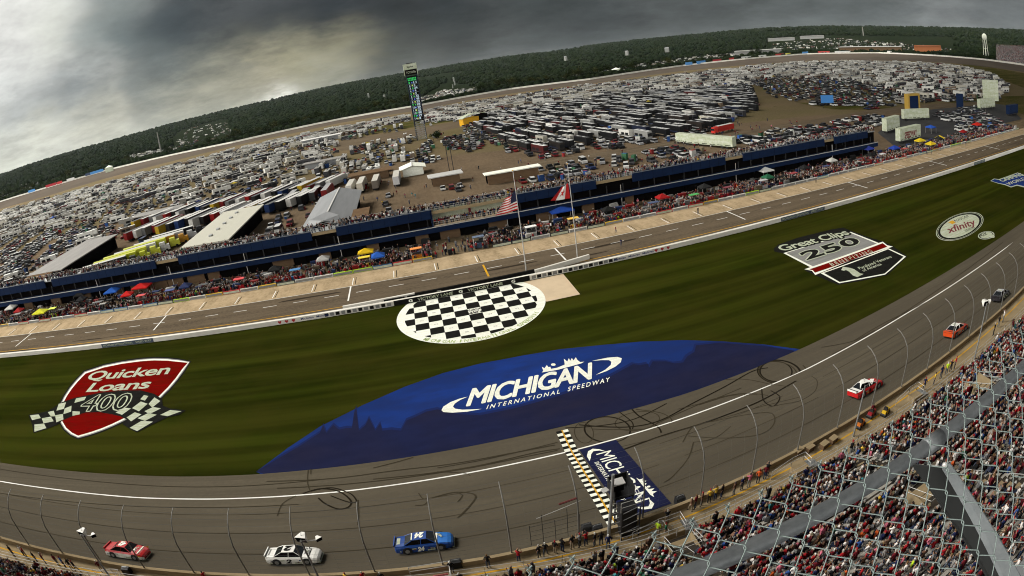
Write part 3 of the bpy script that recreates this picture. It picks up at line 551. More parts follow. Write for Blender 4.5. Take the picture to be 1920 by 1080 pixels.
# ------------------------------------------------------------------ walls
def wtext(mb, txt, x0, x1, z0, h, m, y=PW-.012, bold=.02, spacing=1.):
    put_text(mb, txt, (x0, y, z0), (x1, y, z0), (0, 0, h), m, bold, spacing)
root = empty('pit_wall', (0, PW, 0), label='long low white concrete wall between the front grass and pit road', cat='wall')
mb = MB(); mb.box(-420, -7.1, PW, PW+.75, 0, .92, M['wallconc']); mb.box(18.9, 420, PW, PW+.75, 0, .92, M['wallconc']); under(root, mb, 'wall')
mb = MB(); mb.box(-7.1, 18.9, PW, PW+.6, 0, .98, M['mblack']); mb.box(-7.1, 18.9, PW+.02, PW+.58, .98, .99, M['wallconc']); under(root, mb, 'banner_wall')
mb = MB()
for x0, x1 in ((-2.6, 4.1), (6.9, 13.6)): wtext(mb, 'VICTORY LANE', x0, x1, .2, .56, 'mcream', bold=.03)
for x in (-4.3, 5.2, 15.3): wtext(mb, 'G', x, x+.75, .2, .56, 'mwhite', bold=.05)
for k in range(12): mb.box(-20.5+k*1.1, -19.75+k*1.1, PW-.01, PW, .15, .8, M['mgrey' if k % 2 else 'mblack'])
for k in range(17): mb.box(19.3+k*1.05, 20.1+k*1.05, PW-.01, PW, .15, .8, M['mblack' if k % 2 else 'mgrey'])
heart = simple('red_sign_paint', (.35, .01, .015))
for k in range(3):
    for x in (-29.5+k*1.4, 45.5+k*1.4): mb.poly([(x-.4, PW-.01, .55), (x, PW-.01, .1), (x+.4, PW-.01, .55), (x+.2, PW-.01, .8), (x, PW-.01, .65), (x-.2, PW-.01, .8)], heart)
slate = simple('slate_sign_paint', (.05, .07, .10))
for x0, n in ((-25.2, 2), (36.2, 3)):
    for k in range(n): wtext(mb, 'Michigan', x0+k*3.1, x0+k*3.1+2.5, .3, .42, 'mblue', bold=.02)
for x0, x1 in ((-71.8, -58), (78.5, 93), (171, 180)):
    mb.box(x0, x1, PW-.012, PW, .04, .94, slate); wtext(mb, 'MICHIGAN INTERNATIONAL', x0+.4, x0+(x1-x0)*.62, .28, .45, 'mcream', y=PW-.02); wtext(mb, 'SPEED WAY', x0+(x1-x0)*.67, x1-.4, .28, .45, 'mcream', y=PW-.02)
under(root, mb, 'wall_lettering')
for nm, x0, x1, y0, y1, lab in (('offset_wall', -17, -3, 101.2, 101.7, 'short white wall standing behind the left end of the banner wall'), ('offset_wall', 20.5, 32.5, 101.6, 103.9, 'short white wall angled onto pit road behind the right flagpole')):
    mb = MB(); mb.obox((x0, y0), (x1, y1), .5, 0, .95, M['wallconc']); mb.build(nm, label=lab, cat='wall')
root = empty('offset_wall', (3, 102, 0), label='black lettered wall standing just behind the banner wall of the chequered disc', cat='wall')
mb = MB(); mb.obox((-3, 101.4), (20.5, 101.9), .5, 0, .95, M['mblack'], ); under(root, mb, 'wall'); mb = MB()
for x, t in ((1.2, 'TS'), (4.6, 'G')): put_text(mb, t, (x, 101.2, .2), (x+.9, 101.2, .2), (0, 0, .5), 'mwhite', bold=.03)
for x0, x1 in ((-9, -5), (-4.5, 1), (3, 8)): mb.box(x0, x1, 101.14, 101.15, .1, .8, M['mblack'])
under(root, mb, 'wall_lettering')
# inner pit wall: separate coloured sponsor boards
bc = [((.6, .6, .56)), (.02, .02, .02), (.35, .02, .02), (.62, .6, .55), (.5, .5, .48), (.03, .1, .22), (.55, .35, .03), (.6, .58, .55), (.35, .55, .03)]
root = empty('inner_pit_wall', (0, 123, 0), label='low wall of sponsor boards between pit stalls and tan pit pavement', cat='wall')
for k, x in enumerate(np.arange(-182, 265, 4.6)):
    if 1 < x < 12: continue
    mb = MB(); c = random.choice(bc); col = simple('board_%d' % bc.index(c), c); mb.box(x, x+4.45, 123.0, 123.35, 0, .75, col, top=None); mb.box(x+.1, x+4.3, 122.985, 123, .1, .62, M['mcream' if bc.index(c) in (1, 2, 5) else 'mgrey'])
    if k < 97: under(root, mb, 'board')
# outer wall and catch fence
root = empty('outer_wall', (0, 31, 3.6), label='concrete retaining wall along the outside of the banked front straight', cat='wall')
mb = MB(); wx = np.linspace(-150, 200, 80)
for a, b in zip(wx, wx[1:]):
    ya, yb = ip(YO, a), ip(YO, b); P = [(a, ya), (b, yb), (b, yb-.32), (a, ya-.32)]
    mb.poly([(P[0][0], P[0][1], 4.62), (P[1][0], P[1][1], 4.62), (P[2][0], P[2][1], 4.62), (P[3][0], P[3][1], 4.62)][::-1], M['concourse'])
    mb.poly([(a, ya, 3.4), (b, yb, 3.4), (b, yb, 4.62), (a, ya, 4.62)][::-1], M['wallconc']); mb.poly([(a, ya-.32, 3.4), (b, yb-.32, 3.4), (b, yb-.32, 4.62), (a, ya-.32, 4.62)], M['concourse'])
under(root, mb, 'wall')
fence = empty('catch_fence', (0, 31, 4.7), label='tall curved catch fence with cables and bent steel posts above the outer wall', cat='fence')
posts = []
for k in range(-16, 28):
    x = 2.35+5.47*k; y = ip(YO, x)-.16
    pts = [(x, y, 4.6), (x, y, 7.2), (x, y+.05, 8.4), (x, y+.42, 9.4), (x, y+1.05, 10.1), (x, y+1.75, 10.5), (x, y+2.45, 10.65)]
    mb = MB(); mb.tube(pts, [.075, .07, .065, .06, .055, .05, .04], M['poststeel'], 6); under(fence, mb, 'post'); posts.append(pts)
mb = MB()
for j, (s, q) in enumerate([(0, .1), (0, .3), (0, .5), (0, .7), (1, .0), (1, .6), (2, .3), (3, .0), (3, .7), (4, .4), (5, .1), (5, .9)]):
    line = [Vector(p[s]).lerp(Vector(p[s+1]), q)+Vector((0, .06, 0)) for p in posts]; mb.tube(line, .007, M['brace'], 3)
under(fence, mb, 'cable')
mb = MB()
for p, q in zip(posts, posts[1:]):
    for i in range(1, 4):
        t = i/4; a = [Vector(p[s]).lerp(Vector(q[s]), t) for s in range(4)]; mb.tube(a, .003, M['brace'], 3, cap=False)
under(fence, mb, 'mesh')
# concourse
mb = MB(); cxs = np.linspace(-150, 200, 60)
for a, b in zip(cxs, cxs[1:]):
    mb.poly([(a, ip(YO, a)-.3, 4.0), (b, ip(YO, b)-.3, 4.0), (b, 20, 4.0), (a, 20, 4.0)][::-1], M['concourse'])
mb.build('concourse', kind='structure')
mb = MB()
for a, b in zip(cxs, cxs[1:]):
    ya, yb = ip(YO, a)-1.25, ip(YO, b)-1.25; mb.poly([(a, ya, 4.008), (b, yb, 4.008), (b, yb-.16, 4.008), (a, ya-.16, 4.008)][::-1], M['yellow'])
mb.build('yellow_line', kind='structure')
# ------------------------------------------------------------------ grandstand
YF = [(-150, 35), (-50, 30.2), (-32, 29.8), (-2, 28.9), (3.7, 28.3), (14, 27.5), (28, 28.2), (43, 28.6), (62, 29.6), (75, 30.2), (100, 31.5), (160, 36)]
ROWS, DY, DZ = 38, .78, .40
AISLES = [-98, -80, -62, -44, -26, -8, 14.3, 32.5, 50, 68, 86, 104, 122]
PORTALS = [(14.6, 1, 2, 1.1), (29.6, 15, 17, 1.3), (50, 5, 8, 1.4), (68, 15, 18, 1.5), (86, 5, 8, 1.4)]
def row_pos(i, x): return ip(YF, x)-.5-DY*i, 4.6+DZ*i
stand = empty('grandstand', (20, 15, 4), label='steep grandstand of metal bench rows below the camera', cat='grandstand')
SX = list(range(-114, 150, 6))
mb = MB()
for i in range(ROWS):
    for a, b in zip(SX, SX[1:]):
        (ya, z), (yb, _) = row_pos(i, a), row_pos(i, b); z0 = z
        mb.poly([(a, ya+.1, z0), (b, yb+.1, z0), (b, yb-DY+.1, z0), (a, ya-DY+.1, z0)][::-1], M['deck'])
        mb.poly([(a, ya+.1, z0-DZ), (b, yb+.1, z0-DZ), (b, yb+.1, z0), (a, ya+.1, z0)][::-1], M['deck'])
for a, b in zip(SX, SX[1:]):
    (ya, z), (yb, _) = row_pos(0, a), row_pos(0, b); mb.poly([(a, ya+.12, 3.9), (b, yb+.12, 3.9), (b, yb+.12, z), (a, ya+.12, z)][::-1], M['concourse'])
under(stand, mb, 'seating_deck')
def in_portal(x, i): return any(abs(x-px) < w+.5 and a-1 <= i <= b+1 for px, a, b, w in PORTALS)
def in_aisle(x): return any(abs(x-a) < .75 for a in AISLES)
bsegs = []
for i in range(ROWS):
    stops = sorted([SX[0]]+[q for c in AISLES for q in (c-.7, c+.7)]+[q for px, a, b, w in PORTALS if a-1 <= i <= b+1 for q in (px-w-.5, px+w+.5)]+[142]); 
    for s_, e in zip(stops, stops[1:]):
        m_ = (s_+e)/2
        if e-s_ < .5 or in_aisle(m_) or in_portal(m_, i): continue
        bsegs.append((math.dist(((max(min(20, e), s_)), row_pos(i, m_)[0], row_pos(i, m_)[1]), (20, 0, 40)), i, s_, e))
bsegs.sort(); rest_mb = MB()
for n_, (_, i, s_, e) in enumerate(bsegs):
    mb = MB() if n_ < 90 else rest_mb; k = max(1, int((e-s_)/6))
    for q in range(k):
        u0, u1 = s_+(e-s_)*q/k, s_+(e-s_)*(q+1)/k; (y0, z), (y1, _) = row_pos(i, u0), row_pos(i, u1)
        mb.obox((u0, y0-.45), (u1, y1-.45), .26, z+.40, z+.44, M['seat']); mb.obox((u0, y0-.1), (u1, y1-.1), .2, z+.03, z+.06, M['seat'])
    if n_ < 90: under(stand, mb, 'bench')
under(stand, rest_mb, 'bench_rows', kind='stuff')
mb = MB()
for a in AISLES:
    for i in range(ROWS):
        y, z = row_pos(i, a); mb.box(a-.55, a+.55, y-DY+.1, y-.22, z, z+.02, M['concourse'])
        mb.box(a-.55, a+.55, y-.22, y+.1, z-.18, z-.0-.012, M['concourse'])
under(stand, mb, 'aisle_steps')
mb = MB()
for px, a, b, w in PORTALS:
    y0 = row_pos(a, px)[0]; y1 = row_pos(b, px)[0]-DY; z = row_pos(a, px)[1]-.3; zt = row_pos(b, px)[1]+.2
    mb.box(px-w, px+w, y1, y0+.3, z+DZ+.05, z+DZ+.08, M['concourse'])
    for k in range(b-a): yy, zz = row_pos(a+k, px); mb.box(px-w, px+w, yy-DY-.0, yy, zz+.03, zz+.06, M['concourse'])
    for s in (-w, w-.0): mb.box(px+s-.06, px+s+.06, y1, y0+.3, z+.2, z+.9+DZ*(b-a)*.55, M['concourse'])
under(stand, mb, 'stairwell')
mb = MB()
def railing(mb, pts, h=1.05, m='rail', mids=(.5,), r=.028, step=2.4, taper=None):
    for p, q in zip(pts, pts[1:]):
        p, q = np.array(p, float), np.array(q, float); L = np.linalg.norm(q-p); n = max(1, int(L/step))
        for hh in (h,)+tuple(h*a for a in mids): mb.tube([p+[0, 0, hh], q+[0, 0, hh]], r, M[m], 5)
        for k in range(n+1): a = p+(q-p)*k/n; mb.tube([a, a+[0, 0, h]], r, M[m], 5)
fr = [(x, ip(YF, x)-.15, 4.6) for x in SX]; railing(mb, fr, 1.0, mids=(.55,))
fr2 = [(x, ip(YF, x)+.75, 4.0) for x in SX if x < 80]; railing(mb, fr2, 1.05, mids=(.5,), r=.022)
for px, a, b, w in PORTALS:
    (y0, z0), (y1, z1_) = row_pos(a, px), row_pos(b, px)
    for s in (-w-.1, w+.1): railing(mb, [(px+s, y0+.2, z0+.4), (px+s, y1-DY, z1_+.5)], 1., r=.025)
    railing(mb, [(px-w-.1, y1-DY, z1_+.5), (px+w+.1, y1-DY, z1_+.5)], 1., r=.025)
for a in AISLES:
    for i in range(3, ROWS-2, 5):
        y, z = row_pos(i, a); y2, z2_ = row_pos(i+2, a); mb.tube([(a, y, z), (a, y, z+.9), (a, y2, z2_+.9), (a, y2, z2_)], .025, M['rail'], 5)
under(stand, mb, 'guard_rail')
# press building the picture is taken from, under and behind the camera
root = empty('press_building', (20, -6, 0), label='grey press building behind the top row of the grandstand', cat='building')
mb = MB(); mb.box(-110, 140, -16, -1.2, 0, 37.4, M['greyroof']); under(root, mb, 'wall')
for k in range(14):
    mb = MB(); mb.box(-106+k*17.5, -92+k*17.5, -1.2, -1.14, 25, 36, M['darkglass']); under(root, mb, 'window')
# near chain link fence
root = empty('chain_link_fence', (1.5, .57, 39), label='galvanised chain link fence with thick top rail right in front of the camera', cat='fence')
mb = MB(); p = .067; hz = p*.5
def fpt(x, m, e=0.): return (x, .562-.0366*m+e*.4, 39.293-.0139*m+e)
for k in range(-12, 42):
    x0 = .602+(k-9)*p
    for sd in (-1, 1):
        pts = [(x0+sd*.005, .568, 39.303), (x0-sd*.004, .565, 39.297)]
        for m_ in range(0, 20):
            e = (.0022 if m_ % 2 else -.0022)*sd; c_ = fpt(x0+(sd*(hz+.0012) if m_ % 2 else -sd*.0012), m_, e); pts += [(c_[0], c_[1]+.003, c_[2]+.001), (c_[0], c_[1]-.003, c_[2]-.001)]
        mb.tube(pts, .00135, M['wire'], 6, cap=False)
under(root, mb, 'wire_mesh', smooth=True)
mb = MB(); mb.tube([(x, .592+.0022*math.sin(x*3), 39.1) for x in np.linspace(-.5, 6, 30)], .0205, M['pipe'], 20); under(root, mb, 'top_rail', smooth=True)
mb = MB(); mb.tube([(1.035, .59, 39.1), (1.10, .59, 39.1)], .0243, M['pipe'], 20); under(root, mb, 'rail_coupling', smooth=True)
mb = MB(); L0, L1 = UD(1766, 878, 1.575), UD(1881, 1096, 1.80); R0, R1 = UD(1781, 868, 1.565), UD(1922, 1096, 1.79); D0, D1 = UD(1708, 872, 1.62), UD(1856, 1096, 1.87)
ext = lambda a, b, s: a+(b-a)*s
pl = [L0, R0, ext(R0, R1, 1.6), ext(L0, L1, 1.6)]; n = np.cross(R0-L0, L1-L0); n /= np.linalg.norm(n)
if n@(CAM-L0) < 0: n = -n
mb.loft([[q+n*.002 for q in pl], [q-n*.003 for q in pl]], M['brace']); under(root, mb, 'brace_plate')
mb = MB(); pd = [D0, L0, ext(L0, L1, 1.6), ext(D0, D1, 1.6)]; n2 = np.cross(L0-D0, D1-D0); n2 /= np.linalg.norm(n2)
if n2@(CAM-L0) < 0: n2 = -n2
mb.loft([[q-n*.004+n2*.001 for q in pd], [q-n*.004-n2*.003 for q in pd]], M['bracedark']); under(root, mb, 'brace_flange')
mb = MB(); q0 = UD(1771, 872, 1.53); bq = bmesh.new(); bmesh.ops.create_uvsphere(bq, u_segments=10, v_segments=6, radius=.0085); me = bpy.data.meshes.new('bolt'); bq.to_mesh(me); bq.free(); me.materials.append(M['rail'])
o = link_mesh('bolt', me, root); o.location = Vector(q0)-Vector(root.location)
for xp in (-.45, 2.6, 5.6):
    mb = MB(); mb.tube([(xp, .615, 39.1), (xp, .615, 36.2)], .024, M['pipe'], 12); 
    if xp != 2.6: under(root, mb, 'fence_post', smooth=True)
mb = MB(); mb.box(-3, 12, -1.2, .66, 35.6, 35.9, M['greyroof']); mb.build('roof_ledge', kind=None, label='narrow grey roof ledge carrying the chain link fence', cat='roof ledge')
# ------------------------------------------------------------------ light, speaker and flag poles
def bx(mb, c, s, m, rot=0, tilt=0, col=(1, 1, 1)):
    b = MB(); b.box(-s[0]/2, s[0]/2, -s[1]/2, s[1]/2, -s[2]/2, s[2]/2, m, col); b.xf(Matrix.Translation(Vector(c)) @ Matrix.Rotation(rot, 4, 'Z') @ Matrix.Rotation(tilt, 4, 'X'))
    o = len(mb.v); mb.v += b.v
    for f, mi_ in zip(b.f, b.m): mb.face([q+o for q in f], b.mats[mi_], col)
def horn(mb, c, rot, tilt, s=1.):
    b = MB(); f = [(-.62, -.45), (.62, -.45), (.62, .45), (-.62, .45)]; k = [(-.3, -.25), (.3, -.25), (.3, .25), (-.3, .25)]
    b.loft([[(x*s, 0, z*s) for x, z in f], [(x*s, .75*s, z*s) for x, z in k], [(x*s*.7, 1.0*s, z*s*.7) for x, z in k]], M['white']); b.poly([(x*s*.92, -.01, z*s*.9) for x, z in f], M['interior'])
    b.xf(Matrix.Translation(Vector(c)) @ Matrix.Rotation(rot, 4, 'Z') @ Matrix.Rotation(tilt, 4, 'X')); o = len(mb.v); mb.v += b.v
    for fc, mi_ in zip(b.f, b.m): mb.face([q+o for q in fc], b.mats[mi_])
for i, (x, y, zt_, big, lab) in enumerate([(-33.5, 29.9, 10.6, 1, 'speaker pole nearest the left edge, with two pale horn speakers'), (-12.7, 29.6, 10.6, 1, 'speaker pole above the white number 2 car, with two pale horn speakers'),
        (36.3, 30.2, 9.9, 1, 'speaker pole in front of the red and white car'), (57.8, 29.2, 12.0, 1, 'speaker pole in front of the dark car at the right')]):
    r = empty('speaker_pole', (x, y, 4.0), label=lab, cat='speaker pole', group='speaker poles along the concourse')
    mb = MB(); ht = zt_-4.0; mb.tube([(0, 0, 0), (0, 0, ht)], [.11, .075], M['steel'], 8); mb.tube([(-.1, 0, ht), (1.25, .1, ht-.1)], .04, M['rail'], 6); mb.tube([(0, 0, ht), (.1, .5, ht+.5)], .03, M['rail'], 5); mb.build('pole', r)
    mb = MB(); horn(mb, (0, .1, ht), R_(-12), R_(10), .72); mb.build('horn_speaker', r); mb = MB(); horn(mb, (1.35, .15, ht-.15), R_(35), R_(10), .42); mb.build('horn_speaker', r)
for x, y, T, lab, fl in ((19.1, 102.95, 20.5, 'left flagpole by the banner wall', 'us'), (30.45, 105.3, 19.5, 'right flagpole beside pit road', 'ca')):
    r = empty('flagpole', (x, y, 0), label='tall white '+lab, cat='flagpole'); mb = MB(); mb.tube([(0, 0, 0), (0, 0, T)], [.13, .06], M['rail'], 8); mb.build('pole', r)
    mb = MB(); mb.tube([(0, 0, T), (0, 0, T+.2)], .12, M['yellow'], 6); mb.build('finial', r)
red = simple('red_flag_cloth', (.42, .012, .012), .8); white = simple('white_flag_cloth', (.62, .60, .57), .8); navy = simple('navy_flag_cloth', (.012, .014, .045), .8)
def flag(name, tl, bl, tr, br, fn, lab, ny=26, nx=40):
    mb = MB(); P = {}
    for i in range(nx+1):
        for j in range(ny+1):
            u, v = i/nx, j/ny; p = (np.array(tl)*(1-u)+np.array(tr)*u)*(1-v)+(np.array(bl)*(1-u)+np.array(br)*u)*v
            p = p+np.array([0, math.sin(u*9+v*2)*.22*u, math.sin(u*6.5+1)*.12*u]); P[i, j] = len(mb.v); mb.v.append(tuple(p))
    for i in range(nx):
        for j in range(ny): mb.face((P[i, j], P[i, j+1], P[i+1, j+1], P[i+1, j]), fn((i+.5)/nx, (j+.5)/ny))
    return mb.build(name, label=lab, cat='flag', smooth=True)
fy = 102.95; q = lambda x, y, Y: UY(x, y, Y)
flag('flag', q(967, 358, fy), q(972, 393, fy), q(947, 374, fy), q(929, 405, fy), lambda u, v: navy if u < .4 and v < .54 else (red if int(v*13) % 2 == 0 else white), 'striped red and white flag with navy corner drooping on the left flagpole')
def ca(u, v):
    if u < .27 or u > .73: return red
    a, b = (u-.5)*2.1, v-.5; r = math.hypot(a, b); th = math.atan2(b, a); return red if r < .20+.09*math.cos(5*(th+math.pi/2)) else white
flag('flag', q(1065, 343, 105.3), q(1069, 372, 105.3), q(1053, 352, 105.3), q(1032, 377, 105.3), ca, 'red and white maple leaf flag on the right flagpole')
# flag stand at the start line
r = empty('flag_stand', (11.9, 31.0, 4), label='dark steel flag stand with railings hanging over the wall at the start line', cat='flag stand')
mb = MB(); mb.box(-1.0, .7, .1, 2.0, 3.3, 3.42, M['dark'])
for x, y in ((-.9, .2), (.6, .2), (-.9, -1.5), (.6, -1.5)): mb.tube([(x, y, 0), (x, y, 3.4)], .07, M['dark'], 6)
for k in range(5): mb.tube([(-.9, -1.5, k*.8), (.6, -1.5, k*.8+.4)], .04, M['steel'], 4)
mb.box(-.8, .5, -1.2, .0, 0, 3.2, M['dark']); mb.build('platform', r)
mb = MB(); mb.box(-1.0, .7, 1.9, 1.98, 3.42, 4.5, M['dark']); mb.box(-1.0, -.92, .1, 1.9, 3.42, 4.4, M['dark']); mb.box(.62, .7, .1, 1.9, 3.42, 4.4, M['dark']); mb.build('screen_panel', r)
mb = MB(); railing(mb, [(-1.0, -1.7, 0), (2.6, -1.7, 0), (2.6, -3.0, 0)], 1.1, r=.03); railing(mb, [(-1.0, -1.5, 3.4), (.7, -1.5, 3.4), (.7, .1, 3.4)], 1.1, r=.03)
for k in range(9): mb.tube([(-1.3, -1.5+k*.2, k*.38), (-.8, -1.5+k*.2, k*.38)], .03, M['rail'], 4)
mb.build('railing', r)
mb = MB(); bx(mb, (-.95, -.5, 5.6), (.75, .6, .7), M['interior']); bx(mb, (-.95, -.5, 6.0), (.95, .8, .08), M['rail']); bx(mb, (-1.8, .1, 4.9), (.5, .5, .1), M['rail'], .3); mb.build('camera_box', r)
mb = MB(); mb.tube([(-1.75, -.8, 0), (-1.45, -.8, 7.2)], [.16, .12], M['steel'], 10); mb.build('pole', r)
for k, (x, z) in enumerate(((-.2, 3.5), (.5, 3.5))):
    pass
# platform boxes, bins and rails on the concourse
for i, (x, y, w, d, h, m, lab) in enumerate([(15.0, 28.5, 1.9, 1.3, .6, 'concourse', 'tan stair landing beside the flag stand'), (28.6, 29.4, 1.5, 1.1, .6, 'concourse', 'tan landing box at the front of the stand, right of the start line'), (46.5, 30.3, 1.5, 1.1, .6, 'concourse', 'tan landing box behind the second pole to the right'),
        (-33.0, 30.2, .9, .8, .5, 'concourse', 'small tan stair box near the left crowd')]):
    r = empty('stair_landing', (x, y, 4.0), label=lab, cat='landing'); mb = MB(); mb.box(-w/2, w/2, -d/2, d/2, 0, h, M[m]); mb.build('box', r); mb = MB(); railing(mb, [(-w/2, d/2, h), (w/2, d/2, h), (w/2, -d/2, h)], 1.0, r=.025); railing(mb, [(-w/2, d/2, h), (-w/2-2.2, d/2, 0)], 1.0, r=.025)
    for k in range(5): mb.box(w/2+k*.28, w/2+k*.28+.26, -d/2, d/2, 0, h-(k+1)*h/6, M['steel'])
    mb.build('railing', r)
for i, px in enumerate([(1497, 848), (1518, 842), (1545, 836), (1562, 826)]):
    g = U(*px, 4.2); r = empty('transformer_box', (g[0], g[1], 4.0), R_(10)); tag(r, ['leftmost', 'second from left', 'third from left', 'rightmost'][i]+' of four tan utility boxes on the concourse', 'utility box', 'tan utility boxes on the concourse')
    mb = MB(); mb.box(-.42, .42, -.3, .3, 0, .55, M['tanwall']); mb.build('cabinet', r); mb = MB(); mb.box(-.45, .45, -.34, .34, .55, .6, M['concourse']); mb.build('lid', r)
for i, (px, c) in enumerate([((1275, 935), 'dark'), ((1120, 990), 'dark'), ((855, 1055), 'dark'), ((1100, 988), 'dark'), ((236, 1068), 'dark')]):
    g = U(*px, 4.5); r = empty('equipment_case', (g[0], g[1], 4.0)); tag(r, 'black equipment case on the concourse '+['right of the flag stand', 'beside the flag stand', 'by the small red sign', 'left of the flag stand by the wall', 'near the left crowd'][i], 'case')
    mb = MB(); mb.box(-.45, .45, -.3, .3, 0, .75, M[c], taper=.04); mb.build('case', r); mb = MB(); mb.tube([(-.3, 0, .75), (-.3, 0, .9), (.3, 0, .9), (.3, 0, .75)], .03, M['steel'], 5); mb.build('handle', r)
for (px, c, lab) in (((1613, 796), (.5, .14, .02), 'orange wheeled cart on the concourse below the red and white car'), ((1634, 776), (.25, .015, .02), 'dark red motor scooter on the concourse below the red and white car'), ((1660, 773), (.6, .38, .02), 'yellow equipment cover on the concourse yellow line')):
    g = U(*px, 4.3); r = empty('service_cart', (g[0], g[1], 4.0), .3, label=lab, cat='cart'); mb = MB(); mb.box(-.6, .6, -.3, .3, .25, .7, simple('cart_%d' % px[0], c), taper=.06); mb.box(-.3, .1, -.25, .25, .7, 1.0, M['dark'], taper=.05); mb.build('body', r)
    for sx in (-.42, .42): mb = MB(); mb.tube([(sx, -.34, .25), (sx, .34, .25)], .25, M['dark'], 10); mb.build('wheel', r)
r = empty('barrier_gate', (-2.6, 30.1, 4.0), label='white rail gate with small red and white sign near the blue car', cat='gate')
mb = MB(); railing(mb, [(-3.2, .5, 0), (0, .55, 0), (0, -1.2, 0)], 1.15, r=.035); mb.build('rail', r); mb = MB(); mb.box(-1.35, -.2, -.6, -.55, .1, .9, simple('red_white_sign', (.5, .12, .12))); mb.build('sign', r)
# gantry of dark rods left of the flag stand
r = empty('antenna_frame', (6.2, 31.0, 4.7), label='dark lattice frame on the wall between start line and blue car', cat='frame')
mb = MB(); 
for k in range(5): mb.tube([(-2.2+k*1.0, 0, 0), (-2.2+k*1.0, 0, 2.4+(1.0 if k in (1, 3) else 0))], .025, M['dark'], 4)
for z in (.7, 1.4, 2.1, 2.8): mb.tube([(-2.2, 0, z*.8), (1.8, 0, z*.8)], .015, M['dark'], 4)
mb.tube([(-1.6, 0, 3.1), (1.9, 0, 3.9)], .03, M['rail'], 4); mb.build('lattice', r); mb = MB(); mb.tube([(.2, 0, 4.1), (1.6, 0, 4.3)], .09, simple('rust_red', (.10, .02, .018)), 5); mb.build('crossbar', r)
# ------------------------------------------------------------------ race cars
def heading(x): 
    return math.atan2(ip(YO, x+4)-ip(YO, x-4), 8)
def car_mat(name, c, **k): return simple(name, c, .22, spec=.5, **k)
def wheel_mb(r=.35, w=.28):
    t = MB(); n = 18; ri = .2
    for a, b, rad0, rad1 in ((-w/2, w/2, r, r),): 
        for k in range(n):
            q0, q1 = 2*math.pi*k/n, 2*math.pi*(k+1)/n
            P = lambda q, y, rr: (rr*math.cos(q), y, rr*math.sin(q))
            t.poly([P(q0, a, r), P(q0, b, r), P(q1, b, r), P(q1, a, r)], M['tyre'])
            for y, s in ((a, 1), (b, -1)):
                q = [P(q0, y, r), P(q1, y, r), P(q1, y, ri), P(q0, y, ri)]; t.poly(q if s > 0 else q[::-1], M['tyre'])
    return t
def rim_mb(w=.29, ri=.2):
    t = MB(); n = 12
    for y in (-w/2-.004, w/2+.004): t.poly([(ri*math.cos(2*math.pi*k/n), y, ri*math.sin(2*math.pi*k/n)) for k in range(n)][::(1 if y < 0 else -1)], M['rim'])
    return t
WH, RM = wheel_mb().mesh('tyre'), rim_mb().mesh('rim')
